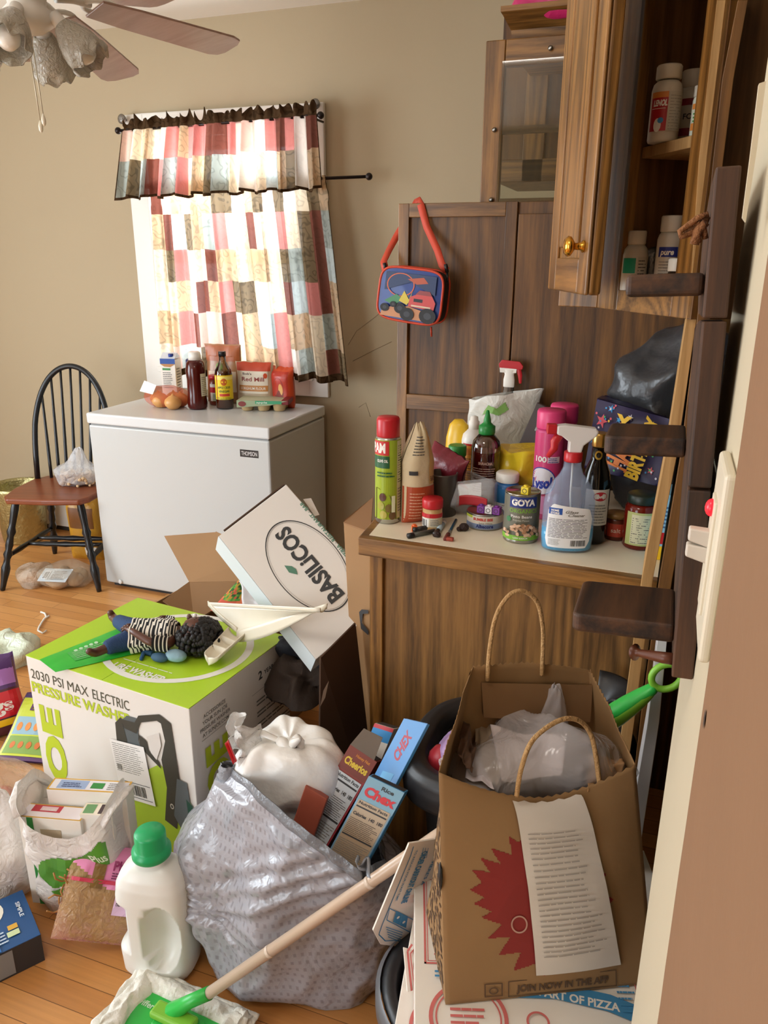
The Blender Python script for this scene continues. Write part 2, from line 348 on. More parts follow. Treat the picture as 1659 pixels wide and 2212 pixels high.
# ---------------------------------------------------------------- far tall oak panel and cabinets behind the counter
PY = 2.10
a = at(862, 440, Y=PY); PXL, PZT = a.x, a.z
b = MB(); b.box(PXL, .9, PY+.008, PY+.030, 0, PZT, OAKP)
t = tag(b.build('oak_panel', bevel=.002), 'tall dark oak panelling with framed sections behind the cluttered counter', 'wood panel')
def strip(x0, x1, z0, z1, m, nm='frame_rail'): MB().box(x0, x1, PY-.004, PY+.0085, z0, z1, m).build(nm, t, bevel=.0015)
xr = at(1105, 700, Y=PY).x; z1 = at(870, 470, Y=PY).z; zm = at(870, 850, Y=PY).z; zn = at(870, 882, Y=PY).z
strip(PXL, PXL+.03, 0, PZT, OAK, 'frame_stile'); strip(xr-.03, xr, 0, PZT, OAKP, 'frame_stile')
strip(PXL+.03, xr-.03, z1, PZT, OAKX); strip(PXL+.03, xr-.03, zn, zm, OAKX)
strip(xr+.004, .9, 0, PZT-.03, OAKP, 'side_panel')
# second cabinet hung above it
GY = 2.42
b = MB(); a = at(1072, 395, Y=GY); c = at(1072, 120, Y=GY)
b.box(a.x, .6, GY, GY+.32, a.z, 2.14, OAKP)
tb = tag(b.build('wall_cabinet', bevel=.002), 'far oak wall cabinet partly seen through the glass cabinet door', 'cabinet')
x = at(1132, 300, Y=GY).x; MB().box(x, x+.06, GY-.012, GY, a.z, 2.14, OAK).build('frame_stile', tb, bevel=.002)
MB().box(a.x, .6, GY-.012, GY, a.z, a.z+.06, OAKX).build('frame_rail', tb, bevel=.002)
# crown moulding on top of the cabinet holding the glass door
b = MB(); DY = 2.2
p = at(1110, 80, Y=DY); q = at(1093, 27, Y=DY); w = .045
pr = [(DY+.02, p.z-.015), (DY-.005, p.z-.015), (DY-.012, p.z+.012), (DY-.045, q.z-.018), (DY-.055, q.z-.012), (DY-.055, q.z), (DY+.02, q.z)]
T = Matrix(((0, 0, 1, 0), (1, 0, 0, 0), (0, 1, 0, 0), (0, 0, 0, 1)))
vs = []; 
for k, (y, z) in enumerate(pr): vs.append((p.x+(DY-y)*-.45, y, z))
for k, (y, z) in enumerate(pr): vs.append((.5, y, z))
n = len(pr); b.add(vs, [tuple(range(n)), tuple(range(n, 2*n))]+[(i, (i+1) % n, n+(i+1) % n, n+i) for i in range(n)], OAKX)
b.box(p.x+.01, .5, DY-.004, DY+.2, p.z-.05, p.z-.012, OAKX)
tag(b.build('crown_moulding'), 'flared oak crown moulding above the glass cabinet door', 'moulding')
# the open door with six panes, seen from its inner side
a = at(1050, 88, Y=DY-.08); c = at(1029, 606, Y=DY-.08); gx0, gz1, gz0 = a.x, a.z, c.z; gx1 = gx0+.43; gy = DY-.08
td = thing('glass_cabinet_door', 'open oak cabinet door with six glass panes seen from its inner side', 'cabinet door', (gx0, gy, gz0)); H = gz1-gz0
fw = .05; MB().box(0, fw, 0, .02, 0, H, OAK).build('frame_stile', td, bevel=.003); MB().box(.43-fw, .43, 0, .02, 0, H, OAK).build('frame_stile', td, bevel=.003)
MB().box(fw, .43-fw, 0, .02, 0, fw+.005, OAKX).build('frame_rail', td, bevel=.003); MB().box(fw, .43-fw, 0, .02, H-fw-.01, H, OAKX).build('frame_rail', td, bevel=.003)
b = MB(); b.box(.205, .223, .004, .016, fw, H-fw, OAK)
for y in (437, 282): z = at(1065, y, Y=gy).z-gz0; b.box(fw, .43-fw, .004, .016, z-.009, z+.009, OAKX)
b.build('muntin_bars', td)
MB().box(fw-.006, .436-fw, -.002, .001, fw-.006, H-fw+.002, glass('cabinet_glass', '#e8ebe6', .03, .8)).build('glass_pane', td)
for x, y in ((1069, 281), (1062, 432), (1190, 105), (1163, 578)):
    p = at(x, y, Y=gy)-V((gx0, gy, gz0)); b = MB(); b.lathe([(.004, 0), (.006, .002), (.006, .005), (.002, .008)], M('#9a9a96', .3, 1), 12); b.T = None
    o = b.build('glass_clip', td); o.location = (p.x, -.002, p.z); o.rotation_euler = (R(90), 0, 0)
# nearer corner cabinet: open shelves
P1, P2, P3 = V((-.212, 1.565, 0)), V((-.137, 1.54, 0)), V((.0195, 1.30, 0))
ZB = 1.415; ZT = 2.45
tc_ = thing('corner_wall_cabinet', 'open oak corner wall cabinet with pill bottles on its shelves', 'cabinet', (0, 0, 0))
d3 = (P3-P2).normalized(); n3 = V((d3.y, -d3.x, 0))*1; 
if n3.y > 0: n3 = -n3
def up(p, z): return V((p.x, p.y, z))
def wallp(nm, a, c, z0, z1, t, m):   # upright board from a to c in plan, thickness t to the back
    b = MB(); n = (c-a).normalized(); n = V((-n.y, n.x, 0))
    if n.y < 0: n = -n
    b.hexa([up(a, z0), up(c, z0), up(c+n*t, z0), up(a+n*t, z0), up(a, z1), up(c, z1), up(c+n*t, z1), up(a+n*t, z1)], m); return b.build(nm, tc_, bevel=.0015)
sh = M('#b89a82', .3, bump=.25, bs=55)
A = P2; S1 = P2+d3*.072; S2 = P3-d3*.045
wallp('frame_stile', P2, S1, ZB, ZT, .019, OAK); wallp('frame_stile', S2, P3+d3*.01, ZB, ZT, .019, OAK)
wallp('frame_rail', S1, S2, ZB, ZB+.035, .019, OAKX); wallp('frame_stile', P1, P2, ZB, ZT, .019, OAK)
bk = MB(); DK = wood('cabinet_inside', '#54381e', '#7a5634', 'Z', 1)
b2 = P2-n3*.30+d3*.0; b3 = P3-n3*.30
bk.hexa([up(b2, ZB), up(b3, ZB), up(b3-n3*.01, ZB), up(b2-n3*.01, ZB), up(b2, ZT), up(b3, ZT), up(b3-n3*.01, ZT), up(b2-n3*.01, ZT)], DK)
for a in (S1-d3*.012, P3): bk.hexa([up(a, ZB), up(a+d3*.01, ZB), up(a+d3*.01-n3*.3, ZB), up(a-n3*.3, ZB), up(a, ZT), up(a+d3*.01, ZT), up(a+d3*.01-n3*.3, ZT), up(a-n3*.3, ZT)], DK)
bk.build('cabinet_box', tc_)
SH1 = at(1440, 300, Y=1.40).z
def shelf(z, t, m, nm):
    b = MB(); f1 = S1-n3*.02; f2 = P3-n3*.02; b.hexa([up(f1, z-t), up(f2, z-t), up(b3, z-t), up(b2+d3*.06, z-t), up(f1, z), up(f2, z), up(b3, z), up(b2+d3*.06, z)], m); b.build(nm, tc_, bevel=.001)
shelf(ZB+.018, .016, OAKY, 'shelf'); shelf(SH1, .017, RAW, 'shelf'); shelf(SH1+.42, .017, OAKY, 'shelf')
# knob door standing open, seen nearly along its face
DN, DF = V((-.127, 1.27, 0)), V((-.222, 1.52, 0)); dd = (DF-DN); DW = dd.length; ang = math.atan2(dd.y, dd.x)
kd = thing('cabinet_door', 'raised panel oak cabinet door with brass knob standing open towards the camera', 'cabinet door', (DN.x, DN.y, 1.448), ang)
DH = 1.0; b = MB()
b.box(0, DW, -.019, 0, 0, DH, OAK); b.build('door_panel', kd, bevel=.005, seg=3)
for x0, x1 in ((0, .055), (DW-.055, DW)): MB().box(x0, x1, 0, .006, 0, DH, OAK).build('frame_stile', kd, bevel=.003)
MB().box(.055, DW-.055, 0, .006, 0, .055, OAKX).build('frame_rail', kd, bevel=.003)
MB().box(.07, DW-.07, 0, .007, .072, DH, OAK).build('raised_panel', kd, bevel=.006, seg=3)
BR = M('#d9a441', .18, 1); kp = MB(); kp.lathe([(.009, 0), (.0095, .002), (.006, .005), (.005, .014), (.009, .017), (.0145, .021), (.0155, .025), (.011, .03), (.002, .032)], BR, 20)
o = kp.build('knob', kd); o.location = (.028, .006, .072); o.rotation_euler = (R(-90), 0, 0)
kd.parent = tc_; del kd['category']; td.parent = tb; del td['category']; kd['label'] = 'raised panel door with brass knob standing open'; td['label'] = 'open door with six glass panes'
# end boards of the kitchen cabinets on the right
def leanboard(pts, y, dep, m, name, label, cat, z=None):
    # pts: photo points of the near edge, left/right pairs from top to bottom
    b = MB(); vs = []
    for (l, r, yy) in pts:
        a = at(l, yy, Y=y); c = at(r, yy, Y=y); vs += [a, c, c+V((0, dep, 0)), a+V((0, dep, 0))]
    fs = []; n = len(pts)
    for i in range(n-1):
        for k in range(4): fs.append((i*4+k, i*4+(k+1) % 4, i*4+4+(k+1) % 4, i*4+4+k))
    fs += [(0, 1, 2, 3), tuple(range((n-1)*4, n*4))]
    b.add(vs, fs, m); return tag(b.build(name, bevel=.0008), label, cat)
def floorpx(l, r, y, Y):   # continue an edge to the floor
    return l, r
leanboard([(1549, 1568, 0), (1510, 1527, 340), (1490, 1512, 640), (1437, 1462, 985), (1386, 1410, 1253), (1345, 1370, 1560), (1300, 1322, 1900)], 1.30, .14, RAW, 'plywood_end_panel', 'raw splintered plywood edge of the cabinet end at the right of the counter', 'panel')
leanboard([(1594, 1616, 0), (1560, 1585, 170), (1540, 1562, 350), (1512, 1540, 640), (1470, 1500, 985), (1424, 1452, 1253), (1383, 1407, 1560), (1343, 1365, 1900)], 1.28, .14, OAKP, 'cabinet_side_board', 'second oak board edge standing behind the dark walnut shelf', 'board')
leanboard([(1425, 1445, 1340), (1399, 1424, 1560), (1375, 1403, 1700), (1345, 1372, 1900)], 1.16, .10, M('#c9c9cb', .3, var=.03), 'appliance_edge', 'white metal appliance edge beside the raw plywood panel', 'appliance')
# ---------------------------------------------------------------- counter
LAM = M('#f2e8d0', .35, var=.05, vs=14); ZK = .91
CF = [(-.607, 1.502), (.03, 1.478)]; CBK = 2.085
tc = thing('counter', 'oak edged kitchen counter with cream laminate top', 'counter', (0, 0, 0))
b = MB(); b.prism([(-.607, 1.502), (.05, 1.477), (.05, CBK), (-.66, CBK)], ZK-.043, ZK-.0008, OAKX); b.build('wooden_edge', tc, bevel=.003)
b = MB(); b.prism([(-.588, 1.524), (.05, 1.499), (.05, CBK), (-.638, CBK)], ZK-.004, ZK, LAM); b.build('worktop', tc)
ti = M('#f3ead8', .6); d = Dec(b, lambda u, v, h: V((u, v, ZK+h)))
b = MB(); b.prism([(-.575, 1.535), (.045, 1.535), (.045, CBK), (-.575, CBK)], 0, ZK-.043, OAKV)
t = tag(b.build('base_cabinet'), 'oak veneered base cabinet back below the counter', 'cabinet')
MB().box(-.588, -.556, 1.524, 1.6, 0, ZK-.044, OAK).build('corner_post', t, bevel=.002)
# ---------------------------------------------------------------- chest freezer
FW = M('#c8cbca', .28, bump=.03, bs=40); FL = M('#dde0e1', .2)  # window reflection put into the lid's paler colour, weaker light into the body's
fx0, fx1, fy0, fy1 = -2.42, -1.50, 2.75, 3.31
t = thing('chest_freezer', 'white chest freezer under the window with food packages on its lid', 'freezer', ((fx0+fx1)/2, (fy0+fy1)/2, 0))
hx, hy = (fx1-fx0)/2, (fy1-fy0)/2
MB().box(-hx+.004, hx-.004, -hy+.006, hy, .02, .785, FW).build('body', t, bevel=.008)
MB().box(-hx+.012, hx-.012, -hy+.014, hy-.01, .785, .792, M('#8f9090', .6)).build('gasket', t)
MB().box(-hx, hx, -hy, hy, .792, .84, FL).build('lid', t, bevel=.008, seg=3)
b = MB(); fr = Frame((fx0, fy0+.006, 0), (1, 0, 0), (0, 0, 1)); off = V(t.location)
d = Dec(b, lambda u, v, h: fr.fn(u, v, h)-off); (u0, v0), (u1, v1) = fr.uv(519, 986), fr.uv(558, 974)
d.rect(u0, v0, u1, v1, M('#1c1c1e', .3)); d.text('THOMSON', (u0+u1)/2, (v0+v1)/2, (v1-v0)*.8, M('#c9c9c9', .3), w=(u1-u0)*.86, bold=.02); b.build('name_badge', t)
u, v = fr.uv(261, 1256); b = MB(); b.lathe([(.011, 0), (.011, .006), (.008, .008)], FL, 16); o = b.build('drain_plug', t); o.location = fr.fn(u, v, 0)-off; o.rotation_euler = (R(90), 0, 0)
MB().box(-hx+.03, hx-.03, -hy+.03, hy-.03, 0, .02, BLACK).build('base', t)
# ---------------------------------------------------------------- curtains
PAL = {k: cloth('curtain_'+k, h, .62, .13, s) for k, h, s in (('cream', '#f6ecda', .18), ('tan', '#e2cdb0', .25), ('blush', '#f2d9ce', .05), ('red', '#e2a6a0', .05), ('rust', '#a06a5c', .1), ('mist', '#dde6e6', .1), ('sage', '#c6cdc8', .25), ('brown', '#a08e72', .35), ('white', '#fbf6f0', .05))}
HEM = cloth('curtain_hem', '#5b4632', .3, 0, .4)
def drape(name, label, xa, xb, ztop, zbot, y, folds, seed, ruff=0, flare=0, amp=.018, cells=(22, 5), dark=()):
    rd = random.Random(seed); keys = ['cream', 'tan', 'blush', 'red', 'mist', 'sage', 'white', 'cream', 'tan', 'rust', 'brown', 'blush']
    pal = [[PAL[rd.choice(keys)] for _ in range(cells[1]+1)] for _ in range(cells[0]+1)]
    for c_, ks in dark:
        for j, kk in enumerate(ks): pal[c_][j] = PAL[kk]
    ph = [rd.uniform(0, 6.28) for _ in range(8)]
    def fn(u, v):
        s = u*folds*2*math.pi
        wv = math.sin(s+1.4*math.sin(s*.31+ph[0])+ph[1])+.45*math.sin(2.3*s+ph[2])+.35*math.sin(.47*s+ph[3])
        g = amp*(.45+.75*(1-v)) if v < .93 else amp*.5
        x0 = xa[0]+(xa[1]-xa[0])*v; x1 = xb[0]+(xb[1]-xb[0])*v
        x = x0+(x1-x0)*u+.006*math.sin(1.7*s+ph[4])*(1-v*.5)
        zt = ztop[0]+(ztop[1]-ztop[0])*u; zb = zbot[0]+(zbot[1]-zbot[0])*u
        if ruff and v > .94: zt += ruff*(.25+.2*math.sin(s*2.1+ph[5])+1.1*nz((u*38, 0, seed), 1))*(v-.94)/.06
        zb += .008*math.sin(s*.7+ph[6])
        yy = y-wv*g-flare*(1-v)*max(0, u-.6)*.5
        if .88 < v < .94: yy = y+(yy-y)*.4
        return V((x, yy, zb+(zt-zb)*v))
    b = MB()
    def mt(u, v):
        if v < .035 or u < .004 or u > .996: return HEM
        if ruff and v > .9: return HEM
        return pal[int(u*cells[0])][int(v*cells[1])]
    b.grid(fn, 330, 56, mt)
    o = b.build(name, weld=False, thick=.0012); return o
def rod(name, label, xa, xb, z, y, za=None, grp=None):
    RB = M('#2b2220', .35, .6); t = thing(name, label, 'curtain rod', (xa, y, z)); L = xb-xa; dz = (za or z)-z
    MB().tube([(0, 0, 0), (L, 0, dz)], .0065, RB, 12).build('rod', t)
    for x, zz in ((-.008, 0), (L+.008, dz)): b = MB(); b.ball((x, 0, zz), .015, RB, 14); b.build('finial', t)
    for x, zz in ((.05, dz*.05/L), (L*.62 if L > 1.05 else L-.05, dz)):
        b = MB(); b.tube([(x, 0, zz), (x, 3.352-y, zz)], .005, RB); b.lathe([(.014, 0), (.014, .004)], RB, 14, o=(x, 0, zz)); o = b.build('bracket', t)
    return t
rod('curtain_rod', 'dark upper curtain rod threaded through the ruffled valance', -2.44, -1.455, 2.043, 3.20, 2.056)
rod('curtain_rod', 'dark lower curtain rod sticking out to the right of the window', -2.465, -1.262, 1.815, 3.25, 1.825)
o = drape('valance', '', (-2.47, -2.40), (-1.44, -1.46), (2.075, 2.09), (1.755, 1.775), 3.19, 12, 7, ruff=.035, amp=.026, cells=(20, 2), dark=((5, ['sage', 'red']), (7, ['cream', 'red']), (10, ['sage', 'rust']), (15, ['mist', 'red']), (12, ['white', 'blush']), (14, ['cream', 'white']), (18, ['white', 'white']), (2, ['sage', 'tan'])))
tag(o, 'short ruffled patchwork valance hanging across the top of the window', 'curtain')
o = drape('cafe_curtain', '', (-2.34, -2.335), (-1.32, -1.45), (1.83, 1.835), (.955, .972), 3.25, 11, 11, ruff=0, flare=.35, amp=.022, cells=(17, 6), dark=((15, ['rust', 'sage', 'rust', 'rust', 'rust', 'brown']), (16, ['brown', 'tan', 'tan', 'mist', 'sage', 'tan']), (14, ['cream', 'cream', 'red', 'brown', 'brown', 'cream']), (2, ['mist', 'red', 'tan', 'red', 'mist', 'tan']), (5, ['tan', 'blush', 'tan', 'rust', 'sage', 'tan']), (8, ['tan', 'tan', 'brown', 'cream', 'cream', 'white'])))
tag(o, 'long sheer patchwork curtain covering the lower window down to the freezer', 'curtain')
for x, y, l in ((270, 259, 'clear round tieback knob at the top left corner of the window casing'), (686, 227, 'clear round tieback knob at the top right corner of the window casing')):
    p = at(x, y, Y=3.35); b = MB(); b.lathe([(.006, 0), (.006, .02), (.02, .024), (.022, .032), (.008, .038)], M('#8b8782', .15, .6), 18); o = b.build('tieback_knob'); o.location = (p.x, 3.357, p.z); o.rotation_euler = (R(90), 0, 0); tag(o, l, 'knob', 'tieback knobs')
# ---------------------------------------------------------------- ceiling fan
hub = V((-1.60, 1.78, 2.13)); FWH = M('#e4dfd5', .45); BL = wood('fan_blade', '#8c6a58', '#a98a78', 'X', .8, .3, .9)
t = thing('ceiling_fan', 'white ceiling fan with brown blades and tulip glass lamp shades', 'ceiling fan', hub)
b = MB(); b.lathe([(.02, .37), (.02, .16), (.06, .15), (.11, .12), (.125, .07), (.12, .03), (.09, .005), (.05, 0), (.045, -.035), (.06, -.05), (.06, -.075), (.03, -.095), (.005, -.1)], FWH, 28, cap0=False); b.lathe([(.07, .37), (.065, .33), (.025, .31)], FWH, 20); b.build('motor_housing', t)
def rayd(px, py, r):
    q = ray(px, py); lo = (hub-EYE).dot(q)/q.dot(q); best = lo
    for i in range(400):
        s = lo+i*.005
        if (EYE+q*s-hub).length >= r: best = s; break
    return EYE+q*best
tips = [rayd(500, 104, .66), rayd(268, 168, .66), rayd(372, 0, .66)]
def blade(tip):
    d = tip-hub; d = V((d.x, d.y, d.z)).normalized(); side = d.cross(V((0, 0, 1))).normalized(); up_ = side.cross(d)
    side = (side*math.cos(R(12))+up_*math.sin(R(12))); n = d.cross(side)
    M4 = Matrix((( d.x, side.x, n.x, 0), (d.y, side.y, n.y, 0), (d.z, side.z, n.z, 0), (0, 0, 0, 1)))
    b = MB(M4); o = [(.19, -.045), (.3, -.055), (.62, -.065), (.65, -.055), (.662, -.03), (.662, .03), (.65, .055), (.62, .065), (.3, .055), (.19, .045)]
    b.prism(o, -.003, .003, BL); x = b.build('blade', t, bevel=.001)
    b = MB(M4); b.tube([(.08, 0, .0), (.13, 0, -.008), (.18, 0, -.008)], [.012, .01, .009], FWH, 8)
    b.tube([(.18+.05*math.cos(a)+.03, .035*math.sin(a), -.008) for a in [i*math.pi/8 for i in range(16)]], .007, FWH, 6, closed=True); b.build('blade_iron', x)
for q in tips: blade(q)
for a in (-150, 130): blade(hub+V((math.cos(R(a))*.66, math.sin(R(a))*.66, -.02)))
SHG = film('ribbed_glass_shade', '#bdb4a2', .3, .1, .9, 60); BULB = M('#f2ece0', .3)
def shade(px, py, tilt, az):
    p = hub+V((math.cos(az)*.075, math.sin(az)*.075, -.07)); s = thing
    e = V((math.cos(az)*math.sin(tilt), math.sin(az)*math.sin(tilt), -math.cos(tilt)))
    b = MB(); nr = 28
    def fn(u, v):
        r = .026+.030*math.sin(min(v, .75)*2.1)+(.006 if v > .8 else 0)*math.cos(u*2*math.pi*7)
        r *= .9; return V((r*math.cos(u*6.283), r*math.sin(u*6.283), -.012-v*.105+(.008*math.cos(u*6.283*7) if v > .97 else 0)))
    b.grid(fn, 56, 16, SHG, cu=True); o = b.build('lamp_shade', t, thick=.002); q = (-e).to_track_quat('Z', 'Y')
    o.location = p-hub; o.rotation_euler = q.to_euler()
    b = MB(); b.tube([(0, 0, .02), (0, 0, -.03)], [.016, .02], FWH, 16); o2 = b.build('socket', t); o2.location = p-hub; o2.rotation_euler = q.to_euler()
    b = MB(); b.lathe([(.012, -.03), (.014, -.045), (.026, -.075), (.027, -.09), (.02, -.108), (.004, -.115)], BULB, 18); o3 = b.build('bulb', t); o3.location = p-hub; o3.rotation_euler = q.to_euler()
for az, tl in ((-70, 40), (20, 40), (110, 35), (200, 40)): shade(0, 0, R(tl), R(az))
for dx, L in ((.0, .195), (.012, .18)):
    b = MB(); b.tube([(dx, -.012, -.1), (dx+.01, -.014, -.1-L)], .0014, M('#c9bfa6', .4, .5), 6); b.lathe([(.001, 0), (.005, .006), (.006, .016), (.003, .026), (.001, .03)], M('#e8dfc8', .4), 12, o=(dx+.01, -.014, -.13-L)); b.build('pull_chain', t)
# ---------------------------------------------------------------- packages on the freezer
ZF = .841
def jar(name, label, cat, pos, prof, capprof, bm, cm, labels=None, group=None, liquid=None, n=28, rz=0, sx=1, sy=1, capname='cap', tilt=None, lr=None):
    t = thing(name, label, cat, pos, R(rz), group, rot=tilt)
    b = MB(); b.lathe(prof, bm, n, sx=sx, sy=sy); b.build('body', t)
    if liquid: b = MB(); b.lathe(liquid[0], liquid[1], n, sx=sx, sy=sy); b.build('contents', t)
    if capprof: b = MB(); b.lathe(capprof, cm, n); b.build(capname, t)
    if labels:
        r, fnc = labels; b = MB(); d = Dec(b, cyl(r, face((pos[0], pos[1]))-rz, sx=sx, sy=sy)); fnc(d); b.build('label', t, weld=False)
    return t
def block(name, label, cat, pos, w, dpt, h, rz, m, prints=None, bevel=.002, group=None, extra=None):
    t = thing(name, label, cat, pos, R(rz), group); b = MB(); b.box(-w/2, w/2, -dpt/2, dpt/2, 0, h, m)
    b.build('carton', t, bevel=bevel)
    if prints:
        b = MB(); prints(Dec(b, lambda u, v, k: V((u-w/2, -dpt/2-k, v))), Dec(b, lambda u, v, k: V((w/2+k, u-dpt/2, v))), Dec(b, lambda u, v, k: V((u-w/2, v-dpt/2, h+k)))); b.build('print', t, weld=False)
    if extra: extra(t)
    return t
BLUE = M('#22409a', .4); YEL = M('#f2c418', .4); NAVY = M('#1b2a5e', .4); GRN = M('#2f8a3c', .4)
def pr(df, ds, dt):
    df.rect(0, .175, .075, .2, M('#1f4fa0')); df.rect(.01, .145, .05, .155, GRN); df.fine(.01, .06, .06, .14, 9, GREYINK); ds.fine(.01, .03, .06, .16, 10, GREYINK); df.poly([(0, .175), (.075, .175), (.05, .16), (.02, .162)], M('#b9834c'))
def gable(t): 
    b = MB(); b.prism([(-.037, 0), (.037, 0), (0, .026)], -.037, .037, M('#dfe6ef', .4), Matrix(((0, 0, 1, 0), (1, 0, 0, 0), (0, 1, 0, .2), (0, 0, 0, 1)))); b.build('gable_top', t, bevel=.001)
    b = MB(); b.lathe([(.012, .0), (.012, .014)], M('#1c3f9c', .35), 18, o=(.012, -.02, .208)); b.build('screw_cap', t)
block('milk_carton', 'white and blue plant milk carton at the left end of the freezer top', 'carton', (-2.26, 3.19, ZF), .075, .075, .195, 12, M('#ece6dc', .4), pr, extra=gable)
jar('oil_bottle', 'yellow plastic bottle with dark blue lid behind the ketchup bottle', 'bottle', (-2.115, 3.17, ZF), [(.036, 0), (.038, .01), (.038, .16), (.034, .175)], [(.037, .176), (.038, .178), (.038, .2), (.034, .204)], M('#e9b414', .35), NAVY)
KD = M('#4a0e0a', .15); 
tq = jar('sauce_bottle', 'tall dark red sauce bottle with white cap on the freezer', 'bottle', (-2.01, 3.02, ZF), [(.034, 0), (.04, .008), (.041, .03), (.038, .06), (.0375, .12), (.041, .155), (.036, .185), (.024, .2)], [(.026, .198), (.026, .215), (.024, .228), (.018, .231)], KD, WHITE, (.0395, lambda d: (d.rect(.018, .055, .062, .145, M('#d9d3bd', .6), n=8), d.fine(.022, .06, .058, .135, 10, GREYINK))))
tq.scale = (1.1, 1.1, 1.12)
jar('jam_jar', 'small red and white labelled jar half hidden behind the sauce bottle', 'jar', (-1.985, 3.15, ZF), [(.036, 0), (.038, .01), (.038, .1), (.034, .12)], [(.036, .12), (.036, .138)], M('#7a2a18', .3), RED, (.0385, lambda d: (d.rect(-.035, .02, .04, .1, M('#e8e2d6'), n=10), d.rect(-.035, .06, .04, .085, RED, n=10), d.fine(-.02, .02, .03, .055, 5, GRN))))
VG = glass('vinegar_glass', '#d8d2a8', .03, .8)
def vl(d):
    d.rect(-.05, .045, .055, .155, M('#f0d21c', .5), n=16); d.rect(-.045, .135, .05, .15, M('#f6e27a'), n=12); d.ell(.0, .125, .014, .016, M('#c9641c')); d.text('APPLE CIDER', .0, .1, .014, M('#1d5a2a'), w=.06, bold=.02)
    d.text('VINEGAR', .0, .083, .015, M('#1d5a2a'), w=.05, bold=.02); d.rect(-.022, .06, .024, .072, M('#c8402a'), n=6); d.fine(-.04, .047, .04, .058, 2, M('#5a7a2a')); d.rect(-.035, .045, -.032, .155, M('#c8402a'))
vp = (-1.90, 3.075, ZF)
jar('vinegar_bottle', 'clear vinegar bottle with bright yellow label and black cap', 'bottle', vp, [(.036, 0), (.04, .006), (.04, .155), (.036, .175), (.024, .195), (.016, .215), (.015, .24)], [(.017, .238), (.017, .256), (.015, .258)], VG, BLACK, (.0405, vl), liquid=([(.034, .004), (.038, .008), (.038, .152), (.033, .172)], M('#7a2f12', .15)))
# pouches: pillow shapes
def pouch(name, label, cat, pos, w, h, t, rz, m, prints=None, tilt=0, topcrimp=.012, lump=.004, seed=1, nm='pouch', cm=None, group=None, sp=(.5, .5), flat=0, roll=0, taper=0):
    T = thing(name, label, cat, pos, group=group, rot=(R(tilt), R(roll), R(rz)))
    def prof(u, v): 
        e = (1-abs(2*u-1)**3)**.6*(1-abs(2*v-1)**4 if v > .5 else 1-(1-2*v)**8*.6)
        return max(0, e)
    def F(u, v, s, k=0):
        e = prof(u, v)*t/2; l = lump*(fold((u*w*9, v*h*9, s*3), 1, seed))*(.4+e*20)*.7
        wv = .006*math.sin(v*7+seed)+(.004*nz((u*5, v*3, seed)) if v > .8 else 0)
        return V(((u-.5)*w*(1-.06*math.sin(v*3.14))*(1-taper*max(0, v-.62)/.38), s*(e+l+k)+wv*(v > .0)*v, v*h+(.006*nz((u*6, 2, seed)) if v > .95 else 0)))
    b = MB(); b.grid(lambda u, v: F(u, v, -1), 26, 26, m); b.grid(lambda u, v: F(u, v, 1), 26, 26, m)
    if cm: b.grid(lambda u, v: F(u, .93+.07*v, -1, .0006), 26, 3, cm)
    b.build(nm, T)
    if prints:
        b = MB()
        def fn(u, v, k): return F(min(1, max(0, u)), min(1, max(0, v)), -1, k+.001)
        prints(Dec(b, fn)); b.build('print', T, weld=False)
    return T
def D0(d, u0, v0, u1, v1, m, n=14, nv=14): d.rect(u0, v0, u1, v1, m, n, nv)
def fp(d):
    D0(d, .04, .80, .96, .99, M('#c8492c', .45)); D0(d, .1, .3, .9, .8, M('#ece3d2', .5)); d.text("Bob's", .35, .74, .07, M('#4a2a22'), w=.25, bold=.02); d.text('Red Mill', .5, .62, .13, M('#8c2f22'), w=.62, bold=.02); D0(d, .1, .35, .9, .48, M('#c98a4a', .5)); d.text('SORGHUM FLOUR', .5, .415, .08, WHITE, w=.7, bold=.01); d.ell(.84, .7, .05, .06, M('#d0502c'))
pouch('flour_bag', 'red and cream flour bag standing behind the vinegar bottle', 'bag', (-1.80, 3.19, ZF), .185, .205, .07, 8, M('#c9b79b', .4, bump=.1), fp, seed=4)
def gp(d): D0(d, .02, .72, .98, .98, M('#b4643a', .35)); D0(d, .1, .2, .9, .55, M('#dcc9ae', .5)); d.ell(.45, .62, .1, .08, M('#7da83e')); d.fine(.2, .25, .8, .5, 6, M('#8a6a48'))
pouch('snack_pouch', 'tall brown resealable pouch in front of the curtain', 'pouch', (-1.975, 3.205, ZF), .19, .275, .05, 3, M('#b1815c', .25, bump=.1), gp, seed=9)
def rp(d): D0(d, .1, .1, .9, .9, M('#b5331f', .35)); d.ell(.5, .45, .25, .3, M('#7a2818')); d.ell(.6, .45, .1, .15, M('#d9a35c'))
pouch('snack_pouch', 'rounded red and orange pouch at the right end of the freezer top', 'pouch', (-1.665, 3.21, ZF), .125, .185, .07, -12, M('#c94a24', .35), rp, seed=12)
